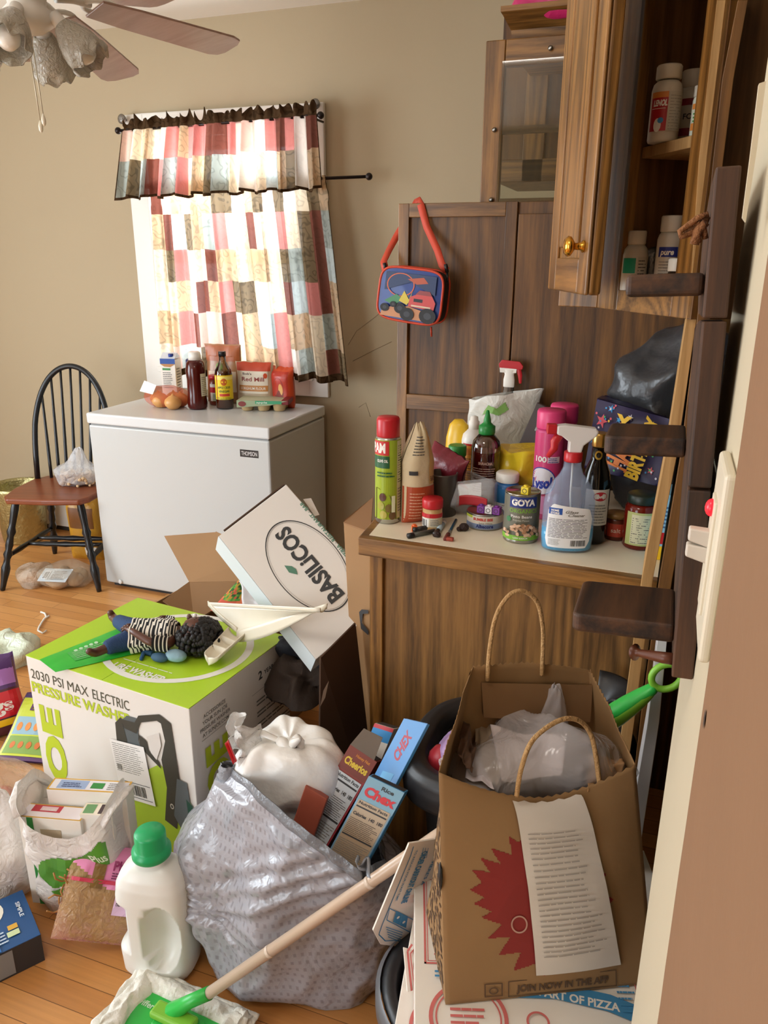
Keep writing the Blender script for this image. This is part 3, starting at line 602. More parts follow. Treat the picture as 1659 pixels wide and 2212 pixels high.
# fruit cups in a card sleeve
t = thing('fruit_cup_pack', 'four pack of fruit cups in a green and red card sleeve', 'food pack', (-1.715, 3.12, ZF), R(16))
for i, (x, y) in enumerate(((-.075, -.03), (0, -.03), (.072, -.03), (0.072, .04), (-.0, .04))):
    b = MB(); b.lathe([(.022, 0), (.026, .004), (.033, .04), (.036, .045)], M('#c8ab7c', .3), 20, o=(x, y, 0)); b.build('cup', t)
b = MB(); S = [(-.112, -.07, .05), (.108, -.07, .05), (.118, .07, .06), (-.102, .07, .06)]
b.box(-.115, .115, -.068, .075, .046, .05, M('#b9bfa0', .4)); b.hexa([(-.115, -.07, .018), (.04, -.07, .03), (.04, -.067, .03), (-.115, -.067, .018), (-.115, -.07, .05), (.115, -.07, .05), (.115, -.067, .05), (-.115, -.067, .05)], M('#9aa784', .4))
d = Dec(b, lambda u, v, k: V((u, -.0702-k, v))); d.rect(-.03, .036, .09, .05, M('#3f9a6c')); d.ell(-.09, .035, .018, .012, M('#7d2f2a')); d.text('apple', .0, .043, .012, WHITE, w=.05)
b.build('card_sleeve', t); MB().box(.088, .122, -.069, .076, .032, .054, M('#7a1d22', .4)).build('sleeve_end', t, bevel=.004)
# onions in an orange net, each onion its own thing
NET = film('onion_net', '#e2592c', .62, .4, .5, 150)
ons = [(-2.185, 2.985, .037), (-2.115, 3.04, .035), (-2.235, 3.035, .034), (-2.105, 2.965, .035), (-2.17, 3.065, .034)]
for i, (x, y, r) in enumerate(ons):
    t = thing('onion', ['brown onion nearest the front in the orange net bag', 'brown onion at the right back in the orange net', 'brown onion at the left end of the orange net', 'brown onion at the right end of the orange net', 'brown onion at the very back of the orange net'][i], 'onion', (x, y, ZF+r*.86), group='onions in the orange net'); t.scale = (1.12, 1.12, 1)
    b = MB(); b.lathe([(.003, -r*.88), (r*.55, -r*.8), (r*.92, -r*.35), (r, 0), (r*.9, r*.4), (r*.5, r*.78), (r*.15, r*.95), (.003, r*1.15)], M('#d9a05e', .35, var=.12, vs=40), 20); b.build('bulb', t)
b = MB()
def fn(u, v):
    a = u*6.283; q = math.sin(v*math.pi)**.5; x = -.12+.24*v
    r = .052*q*(1+.10*fold((math.cos(a)*2, math.sin(a)*2, v*5), 1.3))
    return V((x, r*math.cos(a)*1.15, max(.002, .043+r*math.sin(a))))
b.grid(fn, 40, 26, NET, cu=True)
o = b.build('net_bag'); o.location = (-2.165, 3.015, ZF); o.rotation_euler = (0, 0, R(8)); tag(o, 'orange net bag holding onions on the freezer', 'net bag')
b = MB(); b.quadslab(at(302, 845, Y=2.955), at(330, 852, Y=2.95), at(338, 832, Y=2.955), at(312, 822, Y=2.96), .001, WHITE); tg = tag(b.build('paper_tag'), 'white paper tag hanging on the onion net', 'tag')
# ---------------------------------------------------------------- black spindle chair
BW = M('#16181b', .28); SEAT = wood('cherry_seat', '#6b3420', '#94502f', 'X', 1, .3, .8)
ct = thing('spindle_chair', 'black spindle back chair with reddish brown wooden seat', 'chair', (-2.69, 2.84, 0), R(18))
def CL(p): return ct_m.inverted() @ V(p)
bpy.context.view_layer.update(); ct_m = Matrix.Translation(ct.location) @ Matrix.Rotation(R(18), 4, 'Z')
sz = .445
b = MB(); so = [(-.20, -.17), (-.215, -.05), (-.2, .12), (-.16, .19), (-.05, .215), (.05, .215), (.16, .19), (.2, .12), (.215, -.05), (.2, -.17), (.17, -.215), (0, -.225), (-.17, -.215)]
b.prism(so, sz-.028, sz, SEAT); b.build('seat', ct, bevel=.009, seg=3)
legs = [(-.235, -.245, -.15, -.16), (.225, -.235, .15, -.16), (.2, .24, .13, .14), (-.2, .24, -.13, .14)]
def turned(p0, p1, rs):
    n = len(rs); return [V(p0).lerp(V(p1), i/(n-1)) for i in range(n)], rs
TR = [.011, .013, .0145, .017, .02, .021, .015, .014, .021, .014, .018, .016, .0145, .021, .015, .0155, .0165, .0175, .018, .0165, .014]
ends = []
for x, y, tx, ty in legs:
    p, r = turned((x, y, 0), (tx, ty, sz-.02), TR); MB().tube(p, r, BW, 12).build('leg', ct); ends.append((V((x, y, 0)), V((tx, ty, sz-.02))))
def onleg(i, z): a, c = ends[i]; return a.lerp(c, z/(sz-.02))
for i, j, z in ((0, 3, .16), (1, 2, .16)):
    p, r = turned(onleg(i, z), onleg(j, z), [.009, .011, .014, .012, .011, .012, .014, .011, .009]); MB().tube(p, r, BW, 10).build('stretcher', ct)
for fz in (.42, .62):
    a = onleg(0, .16).lerp(onleg(3, .16), fz); c = onleg(1, .16).lerp(onleg(2, .16), fz)
    p, r = turned(a, c, [.009, .01, .013, .011, .015, .011, .013, .01, .009]); MB().tube(p, r, BW, 10).build('stretcher', ct)
def bow(t_):  # 0..1 around the hoop
    a = math.pi*t_; x = -.195*math.cos(a); 
    h = math.sin(a)**.62 if 0 < t_ < 1 else 0
    z = sz+.545*h; return V((x*(1 if h > .5 else .93+.14*h), .13+.13*(z-sz)/.545*.9, z))
MB().tube([bow(i/40) for i in range(41)], .0135, BW, 10).build('hoop', ct)
for i in range(7):
    x0 = (-.12+.04*i); xt = x0*1.22; tt = math.acos(max(-1, min(1, -xt/.195)))/math.pi
    top = bow(tt); p, r = turned((x0, .15, sz-.01), top, [.008, .0085, .008, .007, .0065, .006]); MB().tube(p, r, BW, 8).build('spindle', ct)
# bag of snacks on its seat
PCL = film('clear_bag', '#eceef2', .55, .12, 1, 35)
def lumpbag(name, label, cat, pos, rx, ry, rz_, m, top=None, seed=1, amp=.12, fs=9, base=.0, squash=.6, n=56, part='bag', rot=0, parent=None, sharp=1, tf=1):
    b = MB(); kn = top
    def fn(u, v):
        a = u*6.283; ph = (v-.5)*math.pi
        c = math.cos(ph)**squash if math.cos(ph) > 0 else 0
        x, y, z = rx*c*math.cos(a), ry*c*math.sin(a), rz_*(.5+.5*math.sin(ph))
        q = V((x, y, z)); dn = V((math.cos(a)*c, math.sin(a)*c, math.sin(ph)))
        k = amp*min(rx, ry)*((fold(q, fs, seed)-.4)*.8+(crease(q, fs*1.6, seed)-.35)*sharp*.8)
        q += dn*k
        if kn and z > rz_*.55:
            f = (z/rz_-.55)/.45; f = f*f*(3-2*f); q = q.lerp(V((kn[0]+q.x*.28, kn[1]+q.y*.28, z+kn[2]*f*f+.012*nz((a*2, v*8, seed)))), f*.92)
        q.z = max(base, q.z); return q
    b.grid(fn, n, n, m, cu=True)
    o = b.build(part if parent else name, parent); 
    if not parent: o.location = pos; o.rotation_euler = (0, 0, R(rot)); tag(o, label, cat)
    return o
sp = ct_m @ V((.065, .04, sz))
t = thing('snack_bag', 'clear plastic bag of popped snacks resting on the chair seat', 'bag', sp, R(-5))
lumpbag('', '', '', 0, .105, .08, .13, PCL, top=(.02, .01, .055), seed=3, part='plastic_bag', parent=t, amp=.35)
b = MB(); rd = random.Random(2)
for i in range(240):
    a = rd.uniform(0, 6.28); q = rd.random()**.5; z = rd.uniform(.008, .055); b.ball((.098*q*math.cos(a), .068*q*math.sin(a), z), rd.uniform(.006, .010), M('#d9b88e', .7, var=.2, vs=60), 6)
o = b.build('snack_pieces', t); o['kind'] = 'stuff'
# gold waste basket, yellow bag, floor bags
GOLD = M('#b3aa78', .28, .75, bump=.8, bs=45)
b = MB(); b.lathe([(.105, 0), (.112, .01), (.142, .30), (.146, .318), (.139, .318), (.135, .30), (.104, .012), (.01, .012)], GOLD, 36, cap1=True)
o = b.build('waste_basket'); o.location = (-3.27, 3.13, 0); tag(o, 'shiny gold waste basket behind the black spindle chair', 'basket')
YB = M('#c9932c', .35, bump=.5, bs=25)
def yb(d): D0(d, .15, .5, .85, .8, M('#7c4a16', .5)); D0(d, .55, .1, .85, .22, WHITE); d.bars(.58, .12, .82, .2, BLACK, 14)
pouch('yellow_sack', 'crumpled yellow food sack standing behind the chair legs', 'sack', (-2.735, 3.02, 0), .20, .36, .10, 10, YB, yb, seed=6)
POT = M('#b08a5c', .75, bump=.3, bs=40, var=.12, vs=30)
pp = [(-2.655, 2.665), (-2.605, 2.71), (-2.66, 2.745), (-2.575, 2.76), (-2.60, 2.645), (-2.55, 2.70)]
for i, (x, y) in enumerate(pp):
    t = tag(MB().ball((0, 0, 0), .036, POT, 14, 1.25, 1, .9).build('potato'), ['pale potato in front middle of the floor bag', 'pale potato in the middle of the floor bag', 'pale potato at the back left of the floor bag', 'pale potato at the back right of the floor bag', 'pale potato nearest the chair leg in the floor bag', 'pale potato at the far right end of the floor bag'][i], 'potato', 'potatoes in the clear floor bag')
    t.location = (x, y, .034); t.rotation_euler = (0, 0, i)
t = thing('potato_bag', 'clear printed bag of potatoes lying under the spindle chair', 'bag', (-2.605, 2.70, 0), R(30))
lumpbag('', '', '', 0, .125, .09, .10, film('printed_clear_bag', '#e6d8c2', .7, .15, .8, 30), seed=8, part='plastic_bag', parent=t, amp=.2, fs=8)
b = MB(); b.quadslab((-.11, -.085, .06), (.02, -.11, .055), (.05, -.05, .095), (-.08, -.03, .1), .001, M('#c6cfd4', .4)); d = Dec(b, lambda u, v, k: V((-.11, -.085, .062)).lerp(V((.02, -.11, .057)), u)*(1-v)+V((-.08, -.03, .103)).lerp(V((.05, -.05, .097)), u)*v+V((0, -.0005-k, .0005+k)))
d.rect(.1, .15, .3, .8, M('#e9eef0')); d.bars(.12, .2, .28, .7, BLACK, 10); d.fine(.4, .15, .9, .85, 6, GREYINK); b.build('bag_label', t)
lumpbag('bread_bag', 'clear crinkled bag of bread lying by the front left chair leg', 'bag', (-2.755, 2.66, 0), .075, .07, .09, film('bread_film', '#e3d3bf', .5, .1, 1, 40), seed=14, amp=.35, rot=20)
o = MB().ball((0, 0, 0), .05, M('#b98a5e', .8, bump=.3), 16, 1.35, 1, .7).build('bread_roll'); o.location = (-2.755, 2.66, .036); tag(o, 'brown bread roll inside the crinkled clear bag', 'bread')
# small white hook and plastic scrap on the floor
hk = [at(x, y, Z=.006) for x, y in ((88, 1322), (97, 1325), (100, 1333), (96, 1336), (90, 1345), (84, 1355), (82, 1362), (92, 1368), (100, 1362))]
o0 = hk[4].copy(); b = MB(); b.tube([p-V((o0.x, o0.y, 0)) for p in hk], .004, WHITE, 8); b.tube([hk[3]-V((o0.x, o0.y, 0)), at(106, 1330, Z=.006)-V((o0.x, o0.y, 0))], .004, WHITE, 8)
o = b.build('plastic_hook'); o.location = (o0.x, o0.y, 0); tag(o, 'bent white plastic hook lying on the wooden floor', 'hook')
lumpbag('plastic_scrap', 'white and pale green plastic wrapper lying at the left edge of the floor', 'wrapper', (-2.33, 2.02, 0), .13, .10, .07, film('green_white_film', '#dfe9d2', .1, .2, .8, 30), seed=22, amp=.5, rot=10)

# ---------------------------------------------------------------- pressure washer carton
BZ = .50
A_, B_, C_, D_ = [at(*p, Z=BZ) for p in ((408, 1530), (55, 1415), (300, 1290), (632, 1375))]
ux = (A_-B_); LX = ux.length; ux.normalize(); uy = V((-ux.y, ux.x, 0)); LY = (D_-A_).dot(uy)*.99
LIME = M('#b9cc2f', .45); LIMET = M('#b4dc30', .4, var=.04, vs=5); BXW = M('#e4dfd8', .6, var=.04, vs=7); DG = M('#4b4a38', .6)
bt = thing('pressure_washer_carton', 'large white and lime printed pressure washer carton with a doll lying on it', 'box', B_-V((0, 0, BZ)), math.atan2(ux.y, ux.x))
b = MB(); b.box(0, LX, 0, LY, 0, BZ-.002, BXW); b.build('carton', bt, bevel=.002)
bt_m = Matrix.Translation(bt.location) @ Matrix.Rotation(math.atan2(ux.y, ux.x), 4, 'Z'); bt_i = bt_m.inverted()
b = MB(); b.box(.0, LX*.497, .0, LY, BZ-.002, BZ, LIMET); b.box(LX*.5, LX, 0, LY, BZ-.002, BZ, LIMET); tt = b
FT = Frame((B_.x, B_.y, BZ), ux, uy); FF = Frame((B_.x, B_.y, 0), ux, (0, 0, 1)); FR = Frame((B_+ux*LX)-V((0, 0, BZ)), uy, (0, 0, 1))
def loc(F): return lambda u, v, h: bt_i @ F.fn(u, v, h)
d = Dec(b, loc(FT)); W_ = M('#f1f2ec', .5)
u, v = FT.uv(385, 1395); d.ell(u, v, .21, .19, W_, inner=.90, n=60); 
u, v = FT.uv(300, 1452); d.text('URE WASHER', u, v, .034, W_, w=.17, bold=.035, rot=0)
u, v = FT.uv(410, 1330); d.text('S', u+.01, v, .05, W_, bold=.04)
u, v = FT.uv(290, 1438); d.fine(u-.05, v+.012, u+.12, v+.018, 1, W_)
b.build('lime_top_flap', bt, weld=False)
b = MB(); d = Dec(b, loc(FF)); fz = FF.uv
def PX(*l): return [fz(*q) for q in l]
u0, v0 = fz(66, 1442); u1, v1 = fz(278, 1510)
vt = fz(66, 1450)[1]; ue, um, us = fz(279, 1520)[0], fz(190, 1490)[0], fz(199, 1490)[0]
d.text('2030 PSI MAX', .012, vt-.004, .040, DG, w=um-.012, al='l'); d.text('ELECTRIC', us, vt-.004, .040, DG, w=ue-us, al='l')
d.text('PRESSURE WASHER', .008, vt-.044, .042, LIME, w=ue-.004, al='l', bold=.03)
d.text('SUNJOE', .062, fz(82, 1518)[1], .10, LIME, w=.62, rot=R(90), bold=.05, al='r')
# washer picture
DKG = M('#3d3b33', .5); GG = M('#5b6264', .5); LG = M('#a9c636', .45); TEAL = M('#1f4a3c', .5)
d.poly(PX((258, 1560), (275, 1545), (300, 1552), (300, 1600), (330, 1680), (330, 1760), (252, 1660)), GG)
d.poly(PX((262, 1690), (345, 1650), (400, 1700), (422, 1760), (425, 1850), (262, 1850)), LG)
d.poly(PX((250, 1780), (265, 1640), (300, 1700), (330, 1730), (300, 1800)), LG)
for seg in (((250, 1560), (262, 1548), (276, 1600), (278, 1680), (262, 1690)), ((262, 1552), (292, 1560), (300, 1545), (345, 1542), (370, 1562), (364, 1572), (340, 1556), (305, 1560), (296, 1584), (270, 1572)), ((345, 1545), (370, 1562), (384, 1650), (392, 1700), (384, 1790), (358, 1770), (362, 1700), (350, 1640), (358, 1600)), ((300, 1585), (318, 1600), (322, 1620), (345, 1645), (350, 1660), (330, 1640), (305, 1612)), ((262, 1800), (300, 1820), (330, 1900), (330, 1900), (262, 1870))): d.poly(PX(*seg), DKG)
d.poly(PX((318, 1590), (345, 1582), (350, 1610), (340, 1640), (328, 1625)), M('#d9d2cb', .6))
d.poly(PX((384, 1680), (405, 1690), (424, 1800), (424, 1850), (400, 1800), (378, 1760)), GG); d.poly(PX((404, 1725), (418, 1740), (424, 1800), (412, 1780)), TEAL)
d.poly(PX((262, 1808), (308, 1822), (296, 1880), (262, 1880)), DKG)
d.ell(*fz(374, 1740), .006, .008, M('#c9c4b8')); d.ell(*fz(374, 1740), .0035, .005, DKG)
u, v = fz(271, 1735); d.text('SUNJOE', u, v, .014, M('#e6eaa0', .5), w=.08, rot=R(90), bold=.03)
# shipping label
q = PX((239, 1593), (313, 1612), (335, 1735), (266, 1718)); o = V((q[0][0], q[0][1], 0)); eu = V((q[1][0]-q[0][0], q[1][1]-q[0][1], 0)); ev = V((q[3][0]-q[0][0], q[3][1]-q[0][1], 0))
sl = Dec(b, lambda u, v, h: loc(FF)((o+eu*u+ev*v).x, (o+eu*u+ev*v).y, h+.0012)); sl.k = 14
sl.rect(0, 0, 1, 1, M('#f0ece8', .5)); sl.fine(.05, .05, .9, .55, 14, GREYINK, 7, .3, 4); sl.bars(.15, .72, .8, .9, INK, 20); sl.rect(.1, .68, .95, .69, INK); sl.rect(.1, .93, .95, .94, INK); sl.rect(.08, .4, .2, .5, GREYINK)
b.build('front_print', bt, weld=False)
b = MB(); d = Dec(b, loc(FR)); fz = FR.uv; L3 = M('#6b6a66', .6)
u, v = fz(572, 1440); d.text('2', fz(562, 1458)[0], fz(562, 1458)[1], .034, INK, bold=.03); d.text('YEAR WARRANTY', fz(600, 1437)[0]+.01, fz(562, 1458)[1], .017, INK, w=.15, bold=.02)
q = fz(463, 1530)
for i, s in enumerate(('ACCESSORIZE', 'YOUR SUN JOE', 'PRESSURE WASHER', 'AT SUNJOE.COM')): d.text(s, q[0], q[1]-i*.0165, .014, L3, w=[.085, .095, .115, .10][i], bold=.01)
d.rect(q[0]-.055, q[1]-.062, q[0]+.055, q[1]-.061, L3)
q = fz(590, 1480)
for r0 in range(6): d.fine(q[0]-.08, q[1]-r0*.034-.022, q[0]+.08, q[1]-r0*.034, 2, L3, r0, .4)
d.rect(q[0]-.1, q[1]+.02, q[0]+.1, q[1]+.021, L3)
q = fz(465, 1598); d.text('SUNJOE', q[0], q[1], .11, LIME, w=.40, rot=R(90), bold=.05, al='r')
b.build('side_print', bt, weld=False)
# green flat packet lying under the doll
GP = M('#34c040', .3, bump=.06, bs=20); gz = BZ+.002
g = [at(x, y, Z=gz) for x, y in ((85, 1425), (120, 1452), (345, 1400), (300, 1340))]; c0 = sum(g, V())/4
b = MB(); c00 = V((c0.x, c0.y, gz))
def gf(u, v, h=0): 
    p = g[0].lerp(g[1], v).lerp(g[3].lerp(g[2], v), u)-c00; e = .004*(1-abs(2*v-1)**4)*(1-abs(2*u-1)**6); return p+V((0, 0, e+h+(.0015*nz((u*5, v*4, 0)) if h == 0 else .0015*nz((u*5, v*4, 0)))))
b.grid(lambda u, v: gf(u, v), 24, 12, GP); b.grid(lambda u, v: V((gf(u, v).x, gf(u, v).y, 0)), 24, 12, GP)
d = Dec(b, lambda u, v, h: gf(u, v, h+.0004)); WG = M('#9fd6a0', .5)
d.rect(.22, .25, .5, .75, M('#49b856', .35), 8, 8)
for i in range(5): d.ell(.3+.05*i, .28, .018, .05, M('#c4e8c4'), n=14)
d.fine(.25, .36, .6, .72, 5, WG, 4, .3); d.text('mix', .72, .35, .2, M('#e8b070'), w=.06)
o = b.build('green_packet', weld=False); o.location = c00; tag(o, 'flat bright green packet lying under the doll on the carton', 'packet')
# ---------------------------------------------------------------- doll
SK = M('#5a3528', .4); JEAN = M('#22406a', .8, bump=.4, bs=300, var=.12, vs=60); HAIRM = M('#141010', .6)
dz = BZ+.001; dt = thing('doll', 'dark skinned doll in striped shirt and jeans lying on its back on the carton', 'doll', at(330, 1385, Z=dz))
dO = V(dt.location)
def dp(x, y, h): return at(x, y, Z=dz+h)-dO
def skin(name, joints, edges, m, parent, sub=2):
    me = bpy.data.meshes.new(name); me.from_pydata([tuple(j[0]) for j in joints], edges, []); me.materials.append(m)
    o = bpy.data.objects.new(name, me); COL.objects.link(o); o.parent = parent
    s = o.modifiers.new('skin', 'SKIN'); s.use_smooth_shade = True
    for i, j in enumerate(joints): me.skin_vertices[0].data[i].radius = (j[1], j[2] if len(j) > 2 else j[1])
    me.skin_vertices[0].data[0].use_root = True
    t = o.modifiers.new('sub', 'SUBSURF'); t.levels = t.render_levels = sub; return o
J = [(dp(318, 1370, .035), .028), (dp(345, 1368, .04), .026), (dp(372, 1366, .045), .028), (dp(388, 1364, .045), .014), (dp(402, 1360, .05), .013),
     (dp(305, 1362, .035), .022), (dp(275, 1352, .035), .018), (dp(252, 1340, .03), .013), (dp(243, 1333, .022), .013), (dp(236, 1318, .045), .008),
     (dp(300, 1378, .03), .022), (dp(258, 1388, .03), .018), (dp(225, 1402, .026), .013), (dp(205, 1412, .022), .013), (dp(188, 1405, .045), .009),
     (dp(375, 1347, .045), .013), (dp(352, 1342, .03), .011), (dp(345, 1338, .05), .008),
     (dp(365, 1392, .04), .014), (dp(325, 1388, .055), .012), (dp(290, 1366, .07), .0095), (dp(276, 1358, .068), .008)]
E_ = [(0, 1), (1, 2), (2, 3), (3, 4), (0, 5), (5, 6), (6, 7), (7, 8), (8, 9), (0, 10), (10, 11), (11, 12), (12, 13), (13, 14), (2, 15), (15, 16), (16, 17), (2, 18), (18, 19), (19, 20), (20, 21)]
skin('body', J, E_, SK, dt)
for (hx_, dx_, dy_) in ((J[17][0], .01, .012), (J[21][0], -.014, .006)):
    b = MB(); b.ball(hx_, .011, SK, 10, 1, .8, .6)
    for k in range(5):
        a = R(100+k*28) if dx_ < 0 else R(30+k*28); L = .02 if 0 < k < 4 else .015
        e = V((math.cos(a)*L, math.sin(a)*L, .006-.003*k)); b.tube([hx_, hx_+e*.6+V((0, 0, .004)), hx_+e], [.0042, .0038, .0028], SK, 7)
    b.build('hand', dt)
def limb(pts, rs, m, nm, n=16):
    MB().tube(pts, rs, m, n).build(nm, dt, subsurf=1)
limb([J[0][0]+V((.0, 0, .0)), J[5][0], J[6][0], J[6][0].lerp(J[7][0], .6), J[7][0]], [.034, .031, .025, .021, .020], JEAN, 'jeans_leg')
limb([J[0][0], J[10][0], J[11][0], J[11][0].lerp(J[12][0], .6), J[12][0]], [.034, .031, .025, .021, .020], JEAN, 'jeans_leg')
# striped shirt: stripes run round the body
WS, BS = M('#ece8dc', .8), M('#15161a', .8)
ax = [dp(288, 1372, .04), dp(312, 1370, .043), dp(340, 1368, .046), dp(368, 1366, .05), dp(386, 1364, .048)]
def axis(t): k = min(len(ax)-2, int(t*(len(ax)-1))); return ax[k].lerp(ax[k+1], t*(len(ax)-1)-k)
dirv = (ax[-1]-ax[0]).normalized(); sdv = dirv.cross(V((0, 0, 1))).normalized()
b = MB()
def sf(u, v):
    a = u*6.283; r = .050-.012*v-.012*max(0, v-.8)*5+.004*math.cos(a*7+v*3)*(1-v); c = axis(v); p = c+sdv*(r*1.15*math.cos(a))+V((0, 0, r*.85*math.sin(a))); p.z = max(.002, p.z); return p
b.grid(sf, 48, 34, lambda u, v: BS if int(v*26+.6*math.sin(u*12.5)) % 2 else WS, cu=True)
b.build('striped_shirt', dt)
b = MB(); s0, s1 = J[18][0]+V((.0, 0, .0)), J[19][0].lerp(J[18][0], .15)
b.grid(lambda u, v: s0.lerp(s1, v)+sdv*.021*math.cos(u*6.283)+V((0, 0, .021*math.sin(u*6.283))), 20, 12, lambda u, v: BS if int(v*8) % 2 else WS, cu=True); b.build('sleeve', dt)
b = MB(); s0, s1 = J[15][0], J[16][0].lerp(J[15][0], .35)
b.grid(lambda u, v: s0.lerp(s1, v)+sdv*.02*math.cos(u*6.283)+V((0, 0, .02*math.sin(u*6.283))), 20, 10, lambda u, v: BS if int(v*7) % 2 else WS, cu=True); b.build('sleeve', dt)
# head turned up, face to the far left
hc = dp(425, 1366, .058); b = MB(); b.ball(hc, .043, SK, 24, 1, 1, .95)
b.tube([hc+V((-.028, .02, .024)), hc+V((-.038, .024, .03)), hc+V((-.03, .012, .03))], [.006, .007, .005], SK, 8)
b.build('head', dt)
MB().ball(hc+V((-.036, .01, .02)), .008, M('#7a3f38', .4), 10, .5, 1.2, .6).build('mouth', dt)
for s in (-1, 1): MB().ball(hc+V((-.024+.006*s, .024, .030+.006*s)), .0055, M('#efe9e2', .2), 10).build('eye', dt)
MB().ball(hc+sdv*.036+V((.004, 0, -.004)), .010, SK, 10, .6, 1, 1.2).build('ear', dt)
b = MB(); rd = random.Random(4); hh = dp(431, 1374, .046)
for i in range(420):
    a = rd.uniform(0, 6.283); ph = rd.uniform(-1.2, 1.5); e = V((math.cos(a)*math.cos(ph), math.sin(a)*math.cos(ph), math.sin(ph)))
    if e.dot((V((-.75, .35, .45))).normalized()) > .62: continue
    c = hh+V((e.x*.056, e.y*.058, e.z*.044)); c.z = max(.008, c.z); b.ball(c, rd.uniform(.006, .010), HAIRM, 6)
b.ball(hh, .052, HAIRM, 16, 1, .98, .78); b.build('curly_hair', dt)
BB = M('#8fb3c4', .7, var=.25, vs=40, bump=.3, bs=60)
b = MB(); b.ball(dp(380, 1416, .018), .026, BB, 14, 1.2, .8, .6); b.ball(dp(345, 1420, .014), .02, M('#3b5f7c', .7, var=.2, vs=50), 12, 1.3, .8, .6); b.tube([dp(330, 1412, .008), dp(310, 1410, .006), dp(305, 1424, .005)], [.009, .007, .005], M('#2c5a86', .7), 8); b.build('denim_scarf', dt)
# ---------------------------------------------------------------- dustpan
DP = M('#e6dfcc', .4, var=.05, vs=30); 
pts = {k: at(x, y, Z=z) for k, (x, y, z) in dict(a=(448, 1312, .665), b=(690, 1330, .735), c=(708, 1304, .75), dd=(600, 1378, .69), e=(520, 1382, .655), f=(478, 1352, .63)).items()}
h0, h1 = at(450, 1426, Z=.525), at(512, 1366, Z=.56)
dpn = thing('dustpan', 'off white plastic dustpan resting on the right corner of the carton', 'dustpan', (h1.x, h1.y, BZ)); o_ = V(dpn.location)
TA = at(450, 1308, Z=.59)-o_; TB = at(692, 1322, Z=.71)-o_; TC = at(707, 1306, Z=.72)-o_; TD = at(512, 1366, Z=.56)-o_
def tr(u, v):      # tray floor: u along its length to the lip, v from the near side to the far side
    n0 = TD.lerp(TC, u); n1 = TA.lerp(TB, u); return n0.lerp(n1, v)+V((0, 0, -.006*math.sin(v*3.14)))
b = MB(); b.grid(tr, 20, 12, DP); b.build('tray', dpn, thick=.003)
b = MB(); b.grid(lambda u, v: tr(u, 0)+V((0, -.004*(1-v), .003-(.006+.042*math.sin(min(1, .15+u)*2.9)**.7*(1-u*.6))*(1-v))), 26, 4, DP); b.build('near_wall', dpn, thick=.003)
b = MB(); b.grid(lambda u, v: tr(u, 1)+V((0, 0, .010*v)), 22, 3, DP); b.build('far_wall', dpn, thick=.003)
b = MB(); b.grid(lambda u, v: tr(0, u)+V((0, 0, .014*v)), 12, 3, DP); b.build('back_wall', dpn, thick=.003)
hA, hB = h0-o_, h1-o_; hd = (hA-hB); hs = V((-hd.y, hd.x, 0)).normalized()
def hf(u, v):
    c = hB.lerp(hA, v); wd = .030*(1-.25*v)*(1 if v < .85 else max(0, 1-((v-.85)/.15)**2)**.5+.02); a = math.pi*u; return c+hs*(wd*math.cos(a))+V((0, 0, -.002+.022*(1-math.sin(a))-.012))
b = MB(); b.grid(hf, 14, 22, DP); b.build('handle', dpn, thick=.003)
b = MB(); b.quadslab(hf(0, .3), hf(1, .3), hf(.7, .3)-V((0, 0, .004)), hf(.3, .3)-V((0, 0, .004)), .003, DP); b.quadslab(hf(0, .6), hf(1, .6), hf(.7, .6)-V((0, 0, .004)), hf(.3, .6)-V((0, 0, .004)), .003, DP); b.build('handle_ribs', dpn)
# ---------------------------------------------------------------- cardboard boxes and the pizzeria box
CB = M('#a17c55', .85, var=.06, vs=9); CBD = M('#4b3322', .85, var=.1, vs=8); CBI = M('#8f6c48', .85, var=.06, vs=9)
t = thing('cardboard_box', 'open brown cardboard box with raised flap in front of the chest freezer', 'cardboard box', (-1.28, 2.02, 0), R(-6)); w2, d2, h2 = .21, .20, .42
b = MB(); b.box(-w2, w2, -d2, -d2+.004, 0, h2, CB); b.box(-w2, w2, d2-.004, d2, 0, h2, CB); b.box(-w2, -w2+.004, -d2, d2, 0, h2, CB); b.box(w2-.004, w2, -d2, d2, 0, h2, CB); b.box(-w2, w2, -d2, d2, 0, .004, CB); b.build('box_body', t)
inv = Matrix.Rotation(R(6), 4, 'Z') @ Matrix.Translation((1.28, -2.02, 0))
fl = [inv @ at(x, y, Y=yy) for x, y, yy in ((410, 1258, 1.98), (560, 1256, 2.0), (468, 1150, 2.12), (355, 1158, 2.10))]
b = MB(); b.quadslab(fl[0], fl[1], inv @ at(575, 1200, Y=2.06), fl[2], .004, CB); b.add([fl[0], fl[2], fl[3]], [(0, 1, 2)], CB)
b.build('flap', t, thick=.003)
fl = [inv @ at(x, y, Y=yy) for x, y, yy in ((410, 1258, 1.98), (352, 1300, 1.86), (420, 1345, 1.84), (560, 1256, 2.0))]
b = MB(); b.quadslab(fl[0], fl[1], fl[2], fl[3], .004, CBI); b.build('flap', t)
